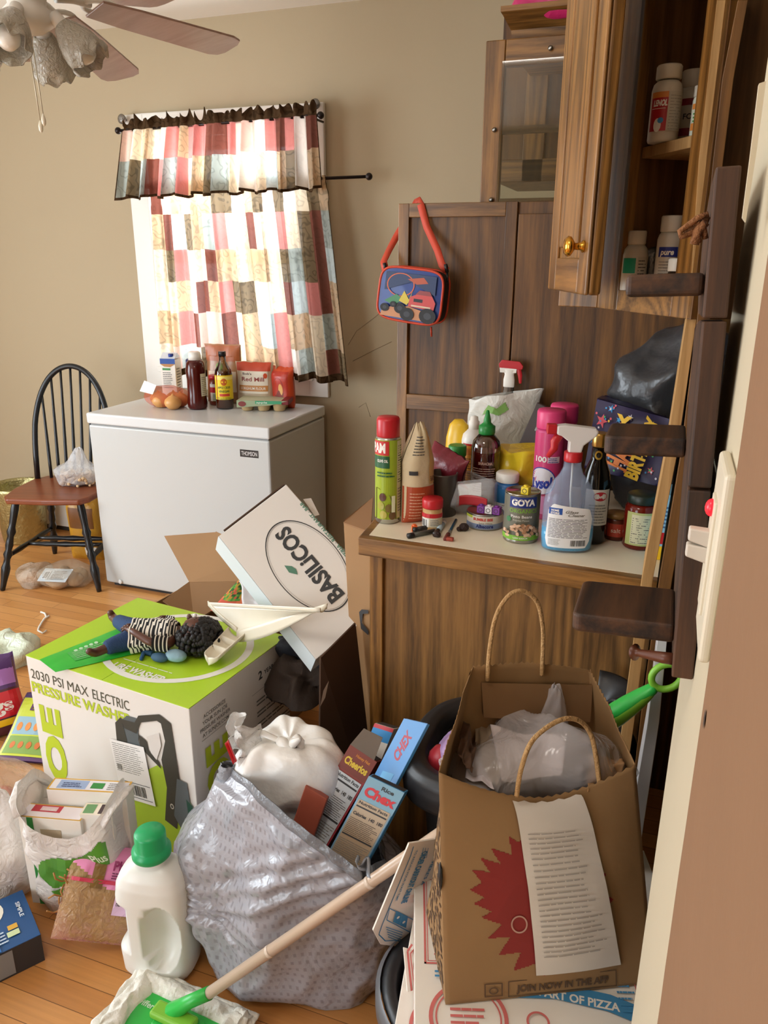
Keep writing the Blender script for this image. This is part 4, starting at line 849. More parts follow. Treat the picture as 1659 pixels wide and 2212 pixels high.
# children's painting and crumpled paper sticking out of that box
b = MB(); p0, p1, p2, p3 = [at(x, y, Y=yy) for x, y, yy in ((455, 1318, 1.80), (520, 1248, 1.93), (545, 1262, 1.93), (530, 1330, 1.80))]
cols = [M(c, .6) for c in ('#d95f4a', '#4f9a3c', '#c9a03a', '#2f6b34', '#e07a52', '#7fb04a')]
b.grid(lambda u, v: p0.lerp(p3, u).lerp(p1.lerp(p2, u), v)+V((0, -.01*math.sin(u*6), 0)), 14, 14, lambda u, v: cols[int(abs(nz((u*3, v*3, 2), 1.3))*14+v*2.2) % 6 if v > .35 else (0 if u < .6 else 4)])
tag(b.build('painting', thick=.001), 'colourful green and red painted paper sticking out of the cardboard box', 'painting')
b = MB(); q0, q1, q2, q3 = [at(x, y, Y=yy) for x, y, yy in ((530, 1320, 1.80), (522, 1250, 1.91), (600, 1292, 1.88), (618, 1330, 1.80))]
b.grid(lambda u, v: q0.lerp(q3, u).lerp(q1.lerp(q2, u), v)+V((0, -.03*(crease((u*3, v*3, 1), 1)-.3), 0)), 20, 16, M('#e9e9ee', .6))
tag(b.build('crumpled_paper', thick=.001), 'crumpled white paper beside the painted sheet under the pizzeria box', 'paper')
# pizzeria box
L_ = at(472, 1158, Y=1.72); T_ = at(618, 1046, Y=1.86); Bq = at(722, 1398, Y=1.60)
e1 = (T_-L_); e2 = (Bq-L_); w1 = e1.length; w2_ = e2.length*.98; e1.normalize(); e2 = (e2-e1*e2.dot(e1)).normalized(); nn = e1.cross(e2)
if nn.y > 0: nn = -nn
bx = thing('pizzeria_box', 'tilted white pizzeria box with oval logo leaning against the tall carton', 'box', L_); WB = M('#dcd6ce', .55, var=.03, vs=5); WBS = M('#d3dcdf', .5); TH = .045
b = MB(); b.hexa([V(), e2*w2_, e2*w2_+e1*w1, e1*w1, -nn*TH, e2*w2_-nn*TH, e2*w2_+e1*w1-nn*TH, e1*w1-nn*TH], WB)
b.build('box_body', bx, bevel=.002)
ex = MB(); ex.hexa([-e1*.001, e2*w2_-e1*.001, e2*w2_-e1*.0, V(), -e1*.03-nn*.05, e2*w2_-e1*.03-nn*.05, e2*w2_-nn*.05, -nn*.05], WBS); ex.build('side_flap', bx)
ex = MB(); g0 = -e2*.002; ex.hexa([g0+e1*.02, g0+e1*(w1-.004), g0+e1*(w1-.004)-nn*.018, g0+e1*.02-nn*.018, g0-e2*.004+e1*.02, g0-e2*.004+e1*(w1-.004), g0-e2*.004+e1*(w1-.004)-nn*.018, g0-e2*.004+e1*.02-nn*.018], CBD); ex.build('open_edge', bx)
P = Frame(L_+e2*w2_, -e2, -e1) if (-e2).cross(-e1).dot(nn) > 0 else Frame(L_+e2*w2_, -e2, e1)
b = MB(); d = Dec(b, lambda u, v, h: P.fn(u, v, h)-L_); GI = M('#2c2c2c', .6); GT = M('#4b7a62', .6)
cu, cv = P.uv(664, 1220); d.ell(cu, cv, .155, .088, GI, inner=.975, n=64); d.ell(cu, cv, .149, .082, GREYINK, inner=.992, n=64)
sgn = 1
d.text('BASILiCOS', cu, cv-.004, .060, GI, w=.262, bold=.035)
a0, a1 = P.uv(640, 1235); a0 = cu+.0; d.poly([(a0-.005, a1+.002), (a0+.015, a1+.016), (a0+.04, a1+.014), (a0+.025, a1), (a0+.01, a1-.004)], GT) 
ru, rv = P.uv(705, 1150); d.text('PIZZERIA · RESTAURANT · BAR', ru+.0, rv, .014, GT, w=.24, bold=.02)
sl = P.uv(555, 1245); d.rect(sl[0]-.02, sl[1]-.003, sl[0]+.02, sl[1], CBD) if False else None
b.build('logo_print', bx, weld=False)
b = MB(); s0 = at(535, 1225, Y=1.70)-L_; s1 = at(570, 1258, Y=1.68)-L_; b.tube([s0-V((0, .012, 0)), s1-V((0, .012, 0))], .003, BLACK, 4); b.build('slot', bx)
fl = [at(x, y, Y=yy)-L_ for x, y, yy in ((655, 1078, 1.86), (672, 1076, 1.87), (690, 1112, 1.84), (680, 1115, 1.83))]; MB().quadslab(*fl, .002, WB).build('tuck_tab', bx)
# tall brown carton against the counter
tb_ = [at(742, 1130, Y=1.66), at(806, 1134, Y=1.62)]
t = thing('tall_carton', 'tall brown carton squeezed between the pizzeria box and the counter', 'cardboard box', (-.66, 1.7, 0)); o_ = V(t.location)
zt = tb_[0].z
b = MB(); x0t, x0b = tb_[0].x, at(790, 1560, Y=1.66).x-.02
q = [(x0b, 1.66, 0), (-.592, 1.62, 0), (-.592, 1.69, 0), (x0b, 1.73, 0), (x0t, 1.66, zt), (-.612, 1.62, zt), (-.612, 1.69, zt), (x0t, 1.73, zt)]
b.hexa([V(p)-o_ for p in q], CB); b.build('carton', t, bevel=.002)
b = MB(); fl = [V((x0t, 1.66, zt)), V((-.622, 1.62, zt)), at(806, 1075, Y=1.80), at(745, 1128, Y=1.80)]; fl[3] = V((x0t, 1.67, zt+.004)); b.add([p-o_ for p in fl], [(0, 1, 2, 3)], M('#9a7350', .85)); b.build('flap', t, thick=.004)
FX = Frame(V(q[0]), V(q[1])-V(q[0]), V(q[4])-V(q[0])); b = MB(); d = Dec(b, lambda u, v, h: FX.fn(u, v, h)-o_); z = FX.uv
d.poly([z(*k) for k in ((776, 1322), (782, 1316), (796, 1318), (796, 1325), (784, 1326), (782, 1345), (796, 1362), (796, 1372), (780, 1358))], INK); b.build('arrow_print', t, weld=False)
# dark open carton in front of it
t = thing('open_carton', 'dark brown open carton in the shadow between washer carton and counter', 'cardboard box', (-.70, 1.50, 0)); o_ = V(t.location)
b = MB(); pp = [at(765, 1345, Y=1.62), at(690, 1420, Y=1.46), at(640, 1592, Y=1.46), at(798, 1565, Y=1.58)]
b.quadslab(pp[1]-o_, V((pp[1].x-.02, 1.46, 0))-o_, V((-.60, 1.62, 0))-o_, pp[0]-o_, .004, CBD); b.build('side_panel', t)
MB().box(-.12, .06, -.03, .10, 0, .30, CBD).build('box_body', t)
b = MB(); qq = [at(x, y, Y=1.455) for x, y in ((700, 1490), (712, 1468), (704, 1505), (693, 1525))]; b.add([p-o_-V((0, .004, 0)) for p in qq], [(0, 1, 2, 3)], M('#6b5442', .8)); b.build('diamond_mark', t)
# clothes and scraps in the gap, colours darkened to deepen its shade
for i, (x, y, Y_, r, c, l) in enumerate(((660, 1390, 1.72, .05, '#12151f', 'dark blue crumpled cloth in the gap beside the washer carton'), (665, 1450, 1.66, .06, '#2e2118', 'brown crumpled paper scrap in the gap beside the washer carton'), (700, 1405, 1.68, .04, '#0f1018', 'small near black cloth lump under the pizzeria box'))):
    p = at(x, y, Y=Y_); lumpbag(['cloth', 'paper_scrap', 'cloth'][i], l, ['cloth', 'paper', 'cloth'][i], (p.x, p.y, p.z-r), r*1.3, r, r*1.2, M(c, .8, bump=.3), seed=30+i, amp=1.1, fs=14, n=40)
# ---------------------------------------------------------------- floor at the left front
# detergent jug
JW = M('#e9ebe6', .28, bump=.02, bs=10); JG = M('#16a562', .35)
jp = V((-.912, 1.082, 0)); jt = thing('detergent_jug', 'large white plastic jug with bright green screw cap on the floor', 'jug', jp, R(10)); jt.scale = (.93, .93, 1)
JP = [(.0, .86), (.015, .97), (.06, 1), (.17, 1), (.21, .99), (.24, .94), (.262, .82), (.278, .62), (.286, .43), (.292, .38), (.30, .38)]
def jr(z):
    for i in range(len(JP)-1):
        if z <= JP[i+1][0]: f = (z-JP[i][0])/(JP[i+1][0]-JP[i][0]); return JP[i][1]*(1-f)+JP[i+1][1]*f
    return JP[-1][1]
hxj, hyj = .088, .062
def jfn(u, v):
    z = v*.30; k = jr(z); a = u*6.283; c, s = math.cos(a), math.sin(a); e = .62
    c2 = math.copysign(abs(c)**e, c); s2 = math.copysign(abs(s)**e, s); x, y = hxj*k*c2, hyj*k*s2
    if x < -.05: x += .030*max(0, 1-((z-.135)/.062)**2)**.5*(1 if z < .2 and z > .07 else 0) if abs(z-.135) < .062 and y < .03 else 0
    # two grip hollows leaving a vertical handle between them on the front
    for gx, gw in ((.032, .037),):
        dxx = (x-gx)/gw; dzz = (z-.125)/.075; q = dxx*dxx+dzz*dzz
        if y < .01 and q < 1.35: y += .05*max(0, 1-q/1.35)**.4
    return V((x, y, z))
b = MB(); b.grid(jfn, 120, 80, JW, cu=True); b.add([jfn(i/120, 1) for i in range(120)], [tuple(range(120))], JW); b.add([jfn(i/120, 0) for i in range(120)], [tuple(range(120))[::-1]], JW)
b.build('body', jt, weld=True)
b = MB(); b.lathe([(.037, .294), (.037, .302), (.033, .31)], JW, 32); b.build('neck', jt)
b = MB(); b.lathe([(.041, .298), (.044, .301), (.044, .313), (.037, .318), (.035, .321), (.035, .352), (.032, .357), (.004, .358)], JG, 48); b.build('cap', jt, bevel=0)
# grocery bag with boxes
PLW = film('white_plastic_bag', '#eeeae6', .14, .28, .9, 28)
gc = at(185, 1905, Y=1.12); gp = V((-1.19, 1.165, 0)); 
t = thing('grocery_bag', 'white plastic grocery bag with green print holding food boxes', 'bag', gp, R(12))
def gb(u, v):
    a = u*6.283; c, s = math.cos(a), math.sin(a); e = .55; c2 = math.copysign(abs(c)**e, c); s2 = math.copysign(abs(s)**e, s)
    z = v*.30; k = .78+.22*min(1, v*3)-.04*v; x, y = .112*k*c2, .068*k*s2
    if v > .8: z += .05*(v-.8)/.2*abs(c)**2-.06*(v-.8)/.2*(1-abs(c))
    q = V((x, y, z)); dn = V((c, s, 0)); f = (fold(q, 11, 4)-.4)*.010+(crease(q, 16, 2)-.35)*.014; return q+dn*f*(1 if v > .05 else 0)
b = MB(); b.grid(gb, 90, 60, PLW, cu=True); b.add([gb(i/90, 0) for i in range(90)], [tuple(range(90))], PLW); b.build('plastic_bag', t, weld=False)
GRP = M('#4f8f2c', .4, var=.15, vs=30)
b = MB(); d = Dec(b, lambda u, v, h: gb(u, v)+V((0, -h-.0012, 0)))
def patch(poly, m): # print clipped to a polygon in (u, v), following the bag
    us = [p[0] for p in poly]; vs_ = [p[1] for p in poly]; n = 34; d.k += 1
    for i in range(n):
        for j in range(n):
            u0 = min(us)+(max(us)-min(us))*i/n; v0 = min(vs_)+(max(vs_)-min(vs_))*j/n; du, dv = (max(us)-min(us))/n, (max(vs_)-min(vs_))/n
            if inside((u0+du/2, v0+dv/2), poly): d.mb.add([d.p(u0, v0), d.p(u0+du, v0), d.p(u0+du, v0+dv), d.p(u0, v0+dv)], [(0, 1, 2, 3)], m, True)
patch([(.68, .42), (.74, .36), (.80, .48), (.90, .60), (.90, .78), (.86, .80), (.78, .66), (.70, .58)], GRP); patch([(.72, .30), (.75, .27), (.80, .36), (.76, .38)], GRP); patch([(.79, .37), (.88, .48), (.87, .52), (.78, .43)], GRP)
d.text('Plus', .85, .66, .10, M('#d5e4c8', .5), w=.075, bold=.02, rot=R(18)); b.build('print', t, weld=False)
for s, x in ((-1, -.10), (1, .10)):
    b = MB(); b.tube([(x, -.055, .285), (x*1.15, -.045, .315), (x*1.25, 0, .325), (x*1.2, .04, .315), (x, .055, .29)], [.016, .014, .016, .014, .016], PLW, 10, flat=.4)
    b.build('handle', t)
# second small bag flowing off its left
lumpbag('plastic_bag', 'empty crumpled white plastic bag at the left edge beside the grocery bag', 'bag', (-1.41, 1.12, 0), .09, .085, .26, PLW, top=(.02, .02, .03), seed=41, amp=.3, fs=8, n=70)
def fb(name, label, x, y, z, w, d_, h, rz, m, dec, tilt=0):
    M4 = Matrix.Translation(gp) @ Matrix.Rotation(R(12), 4, 'Z') @ V((x, y, z)); t = thing(name, label, 'food box', M4, rot=(R(tilt), 0, R(rz)))
    b = MB(); b.box(-w/2, w/2, -d_/2, d_/2, 0, h, m); b.build('carton', t, bevel=.0015); b = MB(); dec(Dec(b, lambda u, v, k: V((u-w/2, v-d_/2, h+k))), Dec(b, lambda u, v, k: V((u-w/2, -d_/2-k, v)))); b.build('print', t, weld=False); return t
GY_ = M('#d9a83a', .5)
fb('food_box', 'white food box with gold edges at the back of the grocery bag', .03, .025, .03, .19, .042, .29, 16, WHITE, lambda a, f: (a.rect(0, 0, .19, .042, GY_), a.rect(.004, .004, .186, .038, M('#e9e6ea')), a.rect(.02, .006, .09, .036, M('#9fb3d6')), a.fine(.03, .012, .08, .03, 3, NAVY), a.rect(.1, .01, .13, .03, GRN), a.fine(.14, .008, .18, .034, 4, GREYINK)))
fb('food_box', 'white food box with red and green stripe in front in the grocery bag', -.035, -.028, .03, .15, .045, .25, 14, WHITE, lambda a, f: (a.rect(0, 0, .15, .045, GY_), a.rect(.003, .003, .147, .042, M('#efe8ec')), a.rect(.02, .02, .09, .042, M('#c43a48')), a.rect(.04, .024, .08, .038, M('#e5c9cf')), a.text('soup', .06, .03, .01, WHITE, w=.03), f.rect(.02, .0, .035, .25, GRN), f.rect(.05, .16, .1, .22, M('#b9a88c'))))
fb('food_box', 'small white food box with dark end in the middle of the grocery bag', .07, -.015, .03, .075, .04, .26, 18, WHITE, lambda a, f: (a.rect(0, 0, .075, .04, M('#efe6d2')), a.rect(.04, .004, .07, .036, M('#4a3a3c')), a.rect(.005, .005, .03, .035, M('#6fa06a'))))
# noodle packet
b0 = thing('noodle_packet', 'pink and clear packet of brown noodles lying beside the jug', 'packet', (-1.068, 1.045, .03), rot=(R(-40), R(18), R(30)))
PK = M('#dd86b4', .35); CLR = film('noodle_window', '#d9b07c', .5, .12, .8, 60)
def nf(u, v, s, k=0):
    e = ((1-abs(2*u-1)**3)*(1-abs(2*v-1)**4))**.6 if 0 < u < 1 and 0 < v < 1 else 0
    return V(((u-.5)*.19, s*(.028*e+.004*e*fold((u*4, v*5, s), 1.4, 3)+k)-.01, .004+v*.20))
def nm(u, v): 
    return PK if v > .55+.25*abs(u-.5)*2*(1 if u < .5 else .3) or (abs(u-.72) < .12 and v > .3) else CLR
b = MB(); b.grid(lambda u, v: nf(u, v, -1), 40, 40, nm); b.grid(lambda u, v: nf(u, v, 1), 30, 30, PK); b.build('wrapper', b0)
b = MB(); d = Dec(b, lambda u, v, h: nf(u, v, -1, h+.001)); 
d.rect(.28, .55, .42, .99, M('#7a5a24', .4), 4, 10); d.rect(.0, .60, .9, .64, M('#c22a4c'), 12, 2); d.rect(.84, .1, .9, .9, M('#c22a4c'), 2, 12); d.text('Pho', .6, .8, .14, M('#8c1f5a'), w=.2, bold=.03); d.fine(.5, .66, .82, .74, 3, M('#6b2a50')); d.rect(.6, .3, .8, .54, M('#d9b8d6'), 8, 8); d.text('noodle', .7, .42, .07, INK, w=.15, bold=.02)
b.build('print', b0, weld=False)
b = MB(); rd = random.Random(9)
for i in range(90):
    x, z = rd.uniform(-.08, .07), rd.uniform(.02, .15); pts_ = []
    a = rd.uniform(0, 6.28)
    for k in range(6): pts_.append((x, rd.uniform(-.022, .004), z)); a += rd.uniform(-.9, .9); x += .014*math.cos(a); z = max(.01, min(.17, z+.014*math.sin(a)))
    b.tube(pts_, .0022, M('#a8763c', .6), 5)
o = b.build('noodles', b0); o['kind'] = 'stuff'
# blue food box at the left bottom edge
bl = [at(x, y, Z=.075) for x, y in ((0, 2060), (88, 2018), (18, 1950))]
uu = (bl[1]-bl[0]).normalized(); t = thing('blue_food_box', 'blue food box with pastry picture lying at the lower left edge', 'food box', (bl[1].x, bl[1].y, 0), math.atan2(uu.y, uu.x)); BLU = M('#1c4f86', .4, var=.1, vs=10)
b = MB(); b.box(-.25, 0, 0, .16, 0, .074, M('#31353b', .5)); b.box(-.25, 0, 0, .16, .074, .075, BLU); b.build('carton', t, bevel=.002)
b = MB(); d = Dec(b, lambda u, v, h: V((u-.25, v, .0752+h))); d.ell(.125, .125, .075, .055, M('#e9e4d6'), rings=1); d.ell(.125, .127, .066, .046, M('#dba860', .5)); d.ell(.1, .13, .012, .04, M('#7a3c1c'), rot=.5); d.ell(.14, .135, .012, .036, M('#f0cf80'), rot=.5); d.ell(.17, .105, .014, .012, M('#2c2040'))
d.rect(.195, .05, .215, .065, GY_); d.rect(.19, .03, .215, .046, M('#c9d9a8')); d.fine(.17, .02, .19, .06, 4, M('#b9cde0')); d.text('SIMPLE', .23, .1, .012, M('#dbe6f0'), w=.05, rot=R(-90), bold=.02); d.rect(.0, 0, .17, .05, M('#1f68b0'))
d.fine(.02, .01, .16, .045, 5, M('#bcd2e8'), 3)
d = Dec(b, lambda u, v, h: V((u-.25, -h, v))); d.rect(.14, .006, .19, .07, M('#8a8f93')); d.fine(.02, .01, .13, .068, 7, GREYINK); b.build('print', t, weld=False)
# fruit bag
FF_ = film('fruit_bag_film', '#e3cbb8', .6, .1, .9, 25)
t = thing('fruit_bag', 'clear plastic bag of apples at the left edge beside the carton', 'bag', (-1.61, 1.28, 0), R(10)); lumpbag('', '', '', 0, .15, .12, .21, FF_, top=(-.02, 0, .03), seed=51, part='plastic_bag', parent=t, amp=.25)
ap = [(-.06, -.04, .04), (.02, -.06, .04), (.08, -.01, .04), (0, .03, .04), (-.07, .04, .04), (-.03, -.02, .11), (.05, 0, .105)]
for i, (x, y, z) in enumerate(ap):
    c = '#b5443a' if i in (2, 3, 6) else '#c99a52'; al = ['yellow apple in front in the clear fruit bag', 'yellow apple front centre at the base of the fruit bag', 'red apple at the right of the fruit bag', 'red apple in the middle bottom of the fruit bag', 'yellow apple at the back left of the fruit bag', 'yellow apple on top in the fruit bag', 'red apple on top in the fruit bag'][i]
    q = thing('apple', al, 'apple', (-1.61+x, 1.28+y, z), group='apples in the clear fruit bag'); b = MB(); r = .037
    b.lathe([(.004, -r*.75), (r*.5, -r*.88), (r*.9, -r*.4), (r, .1*r), (r*.85, r*.65), (r*.45, r*.85), (.004, r*.62)], M(c, .35, var=.2, vs=30), 22); b.build('fruit', q); MB().tube([(0, 0, r*.6), (.003, 0, r*1.05)], .0015, M('#4a3420'), 5).build('stem', q)
# biscuit bag and yellow snack pack
def fgp(d): D0(d, .0, .55, 1, 1, M('#5a3a78', .35)); D0(d, .05, .7, .55, .95, M('#3f9a3c', .35)); D0(d, .5, .6, .95, .8, M('#b47fd0', .35)); D0(d, .02, .2, .98, .52, M('#d2202c', .3)); d.text('Figs', .5, .36, .22, WHITE, w=.6, bold=.03); D0(d, .02, .1, .98, .18, YEL)
pouch('biscuit_bag', 'purple, green and red biscuit bag leaning at the left edge', 'bag', (-1.93, 1.62, .0), .20, .26, .09, 58, M('#5c2f3c', .35), fgp, tilt=-30, seed=17, lump=.008)
def ysp(d):
    D0(d, .03, .05, .97, .9, M('#c3cf3a', .35)); D0(d, .03, .9, .97, .97, M('#4a3a6b')); D0(d, .08, .35, .92, .6, M('#8fb3c4')); D0(d, .08, .08, .92, .33, M('#7fa04a')); 
    for i in range(5): d.ell(.18+i*.16, .46, .05, .06, M('#d98a3c')); d.ell(.2+i*.15, .2, .045, .05, M('#c9702f'))
    d.text('Bear', .45, .74, .14, M('#5a2c5a'), w=.4, bold=.03); d.ell(.8, .76, .08, .07, M('#e0893a'))
pouch('snack_pack', 'flat yellow snack pack with orange pictures lying near the carton', 'packet', (-1.74, 1.53, .012), .19, .24, .02, 14, M('#5a3a66', .35), ysp, tilt=-62, seed=19)
# ---------------------------------------------------------------- trash bag and contents
GB = M('#85878c', .25, bump=.5, bs=30)
def bagmat():
    m = bpy.data.materials.new('grey_trash_bag'); m.use_nodes = True; nt = m.node_tree; b = nt.nodes['Principled BSDF']
    tc = nt.nodes.new('ShaderNodeTexCoord'); mp = nt.nodes.new('ShaderNodeMapping'); mp.inputs['Rotation'].default_value = (0, 0, R(0)); nt.links.new(tc.outputs['UV'], mp.inputs[0])
    ck = nt.nodes.new('ShaderNodeTexBrick'); ck.inputs['Scale'].default_value = 1; ck.inputs['Brick Width'].default_value = .018; ck.inputs['Row Height'].default_value = .02; ck.inputs['Mortar Size'].default_value = .007; ck.offset = .5
    ck.inputs['Color1'].default_value = lin('#919096'); ck.inputs['Color2'].default_value = lin('#8b8a91'); ck.inputs['Mortar'].default_value = lin('#a2a3ab'); ck.inputs['Mortar Smooth'].default_value = .4
    nt.links.new(mp.outputs[0], ck.inputs[0]); nt.links.new(ck.outputs['Color'], b.inputs['Base Color']); b.inputs['Roughness'].default_value = .2
    n = nt.nodes.new('ShaderNodeTexNoise'); n.inputs['Scale'].default_value = 26; n.inputs['Detail'].default_value = 3; n.inputs['Distortion'].default_value = 1; nt.links.new(tc.outputs['Object'], n.inputs['Vector'])
    u = nt.nodes.new('ShaderNodeBump'); u.inputs['Strength'].default_value = .35; u.inputs['Distance'].default_value = .01; nt.links.new(n.outputs['Fac'], u.inputs['Height']); nt.links.new(u.outputs[0], b.inputs['Normal'])
    return m
tbp = V((-.66, 1.24, 0)); tbt = thing('trash_bag', 'bulging grey patterned trash bag with cereal boxes sticking out', 'trash bag', tbp)
RK = [(-180, at(498, 1655, Y=1.22)), (-130, at(575, 1712, Y=1.12)), (-85, at(668, 1792, Y=1.075)), (-40, at(772, 1876, Y=1.06)), (5, at(822, 1858, Y=1.15)), (60, at(800, 1775, Y=1.30)), (110, at(660, 1690, Y=1.40)), (150, at(560, 1630, Y=1.36)), (180, at(498, 1655, Y=1.22))]
def rimp(a):
    d_ = math.degrees(a); d_ = (d_+180) % 360-180
    for i in range(len(RK)-1):
        if RK[i][0] <= d_ <= RK[i+1][0]:
            f = (d_-RK[i][0])/(RK[i+1][0]-RK[i][0]); f = f*f*(3-2*f)*.5+f*.5; return RK[i][1].lerp(RK[i+1][1], f)-tbp
def tbf(u, v):
    a = u*6.28318; c, s = math.cos(a), math.sin(a); r = rimp(a); z = r.z*v
    B = V((.205*c+.02, .17*s, 0)); Mm = V((.262*c+.005, .185*s, 0))
    l0, l1, l2 = 2*(v-.5)*(v-1), -4*v*(v-1), 2*v*(v-.5)
    q = B*l0+Mm*l1+V((r.x, r.y, 0))*l2; q.z = z; dn = V((c, s, .2))
    # long creases pulled towards the tied corner at the right front
    tie = RK[3][1]-tbp; g = V((-.14, -.19, .22)); seg = tie-g; w_ = q-g; t_ = max(0, min(1, w_.dot(seg)/seg.length_squared)); perp = (w_-seg*t_)
    st = math.sin(perp.z*190)*.0065*math.exp(-(perp.length/.07)**2)*(.3+t_) if s < .3 else 0
    rd_ = (q-V((-.12, -.19, .20))); st += math.sin(math.atan2(rd_.z, rd_.x)*16)*.004*math.exp(-(rd_.length/.16)**2) if s < 0 else 0
    f = (fold(q, 4.5, 8)-.35)*.026+(crease(q, 8, 5)-.35)*.026+st+(fold(q, 14, 3)-.4)*.005
    q += dn*f*(1 if v < .93 else .4)
    if v < .06: q.z = max(0.001, q.z*.7)
    return q
b = MB(); nu_, nv_ = 200, 120; b.grid(tbf, nu_, nv_, bagmat(), cu=True)
b.add([tbf(i/nu_, 0) for i in range(nu_)], [tuple(range(nu_))[::-1]], GB)
o = b.build('bag', tbt, weld=False); uvl = o.data.uv_layers.new(name='UVMap')
for p in o.data.polygons:
    for li in p.loop_indices:
        co = o.data.vertices[o.data.loops[li].vertex_index].co; aa = math.atan2(co.y, co.x); uvl.data[li].uv = (aa*.23+co.z*.12, co.z)
b = MB(); b.grid(lambda u, v: tbf(u, 1)+V((math.cos(u*6.283)*(.004+.008*math.sin(v*3.14)), math.sin(u*6.283)*(.004+.008*math.sin(v*3.14)), .004-.030*v)), 130, 6, M('#74777d', .25, bump=.6, bs=50), cu=True); b.build('rolled_hem', tbt, weld=False)
b = MB(); p = RK[3][1]-tbp; b.grid(lambda u, v: p+V((.035*u+.012*nz((u*3, v*3, 1), 1), -.02*math.sin(u*9)*v, .03*v-.03*u+.01*nz((u*4, v*4, 5), 1))), 16, 10, M('#8c9097', .25, bump=.5)); b.build('tie_end', tbt, thick=.001)
b = MB(); kk = RK[0][1]-tbp+V((.005, -.02, -.01)); b.grid(lambda u, v: kk+V(((.022+.012*fold((math.cos(u*6.28), math.sin(u*6.28), v*3), 2))*math.cos(u*6.283)*(1.1-v*.6), (.026)*math.sin(u*6.283)*(1.1-v*.6), -.03+.06*v)), 40, 14, M('#8e929a', .25, bump=.7, bs=60), cu=True); b.build('gathered_corner', tbt)
# boxes and rubbish below the mouth so that nothing in it floats
# white knotted bag on top
WBG = M('#f3f3f0', .3, bump=.5, bs=22); KB = at(628, 1665, Y=1.27)
wt = thing('knotted_bag', 'white knotted plastic bag on top of the grey trash bag', 'bag', (KB.x, KB.y, KB.z-.105))
b = MB()
def wf(u, v):
    a = u*6.283; ph = (v-.5)*math.pi; c = math.cos(ph)**.7 if math.cos(ph) > 0 else 0
    r = .114; q = V((r*c*math.cos(a), .10*c*math.sin(a), .105+.105*math.sin(ph))); dn = V((math.cos(a)*c, math.sin(a)*c, math.sin(ph)))
    rad = math.sin(a*9+1.5*math.sin(a*3))*.007*max(0, v-.5)*2*c
    q += dn*((fold(q, 7, 21)-.4)*.018+(crease(q, 10, 9)-.35)*.034+rad); q.z -= .035*math.exp(-((v-1)/.12)**2); return q
b.grid(wf, 110, 60, WBG, cu=True); b.build('bag', wt)
b = MB(); k0 = V((.02, -.035, .192)); b.tube([k0+V((.022*math.cos(a), .012*math.sin(a*1.0), .010*math.sin(a*2)+.006)) for a in [i*.52 for i in range(12)]], [.009+.002*(i % 3) for i in range(12)], WBG, 9, closed=True); b.tube([k0, k0+V((.012, -.008, .02)), k0+V((.03, -.012, .036))], [.008, .010, .004], WBG, 8)
b.tube([k0, k0+V((-.03, .0, .012)), k0+V((-.07, .01, .012)), k0+V((-.13, .01, .005))], [.006, .008, .010, .006], WBG, 8, flat=.5); b.build('knot', wt)
# shreds of torn bag at the left with a red corner
SHR = film('torn_clear_film', '#f0efec', .45, .15, .9, 40); p = at(525, 1615, Y=1.22)
b = MB(); b.grid(lambda u, v: V((.07*(u-.5)+.02*nz((u*4, v*4, 1), 1), .03*math.sin(u*7), .11*v*(1-.45*abs(u-.5))-.03+.02*nz((u*6, v*5, 3), 1))), 22, 16, SHR); o = b.build('torn_film', thick=.0008); o.location = p; tag(o, 'torn clear plastic film sticking up at the left of the knotted bag', 'film')
b = MB(); b.grid(lambda u, v: V((.018*(u-.5), .008*math.sin(u*5), .05*(v-.5)+.01*u)), 8, 8, RED); o = b.build('red_wrapper', thick=.001); o.location = at(502, 1628, Y=1.18); o.rotation_euler = (0, R(-20), 0); tag(o, 'small red wrapper corner beside the knotted bag', 'wrapper')
# cereal boxes: oriented by their printed faces
def cereal(name, label, pl, pr_, up_, depth, mats, dec, cat='cereal box', flapo=None):
    # pl, pr_: lower left and lower right corner of the face; up_: upper left corner
    a = V(pl); U_ = (V(pr_)-a); Wd = U_.length; U_.normalize(); W_ = V(up_)-a; Hh = W_.length; W_.normalize(); N_ = U_.cross(W_)
    t = thing(name, label, cat, a); b = MB()
    b.hexa([V(), U_*Wd, U_*Wd-N_*depth, -N_*depth, W_*Hh, U_*Wd+W_*Hh, U_*Wd+W_*Hh-N_*depth, W_*Hh-N_*depth], mats[0]); 
    b.build('carton', t, bevel=.001)
    b = MB(); m2 = mats[1]; b.hexa([W_*(Hh+.0005)+U_*.003-N_*.003, W_*(Hh+.0005)+U_*(Wd-.003)-N_*.003, W_*(Hh+.0005)+U_*(Wd-.003)-N_*(depth-.003), W_*(Hh+.0005)+U_*.003-N_*(depth-.003), W_*(Hh+.001)+U_*.003-N_*.003, W_*(Hh+.001)+U_*(Wd-.003)-N_*.003, W_*(Hh+.001)+U_*(Wd-.003)-N_*(depth-.003), W_*(Hh+.001)+U_*.003-N_*(depth-.003)], m2); b.build('open_top', t)
    if flapo:
        b = MB(); b.quadslab(W_*Hh, W_*Hh+U_*Wd*.9, W_*(Hh+.05)+U_*Wd*.8+N_*.01, W_*(Hh+.045)+U_*.01+N_*.01, .001, flapo) if flapo else None; b.build('top_flap', t)
    b = MB(); dec(Dec(b, lambda u, v, h: U_*(u*Wd)+W_*(v*Hh)+N_*h), Dec(b, lambda u, v, h: (U_*(Wd+h)-N_*(u*depth)+W_*(v*Hh)))); b.build('print', t, weld=False); return t
NF = M('#cfd6db', .5); CHB = M('#7d2f1c', .4)
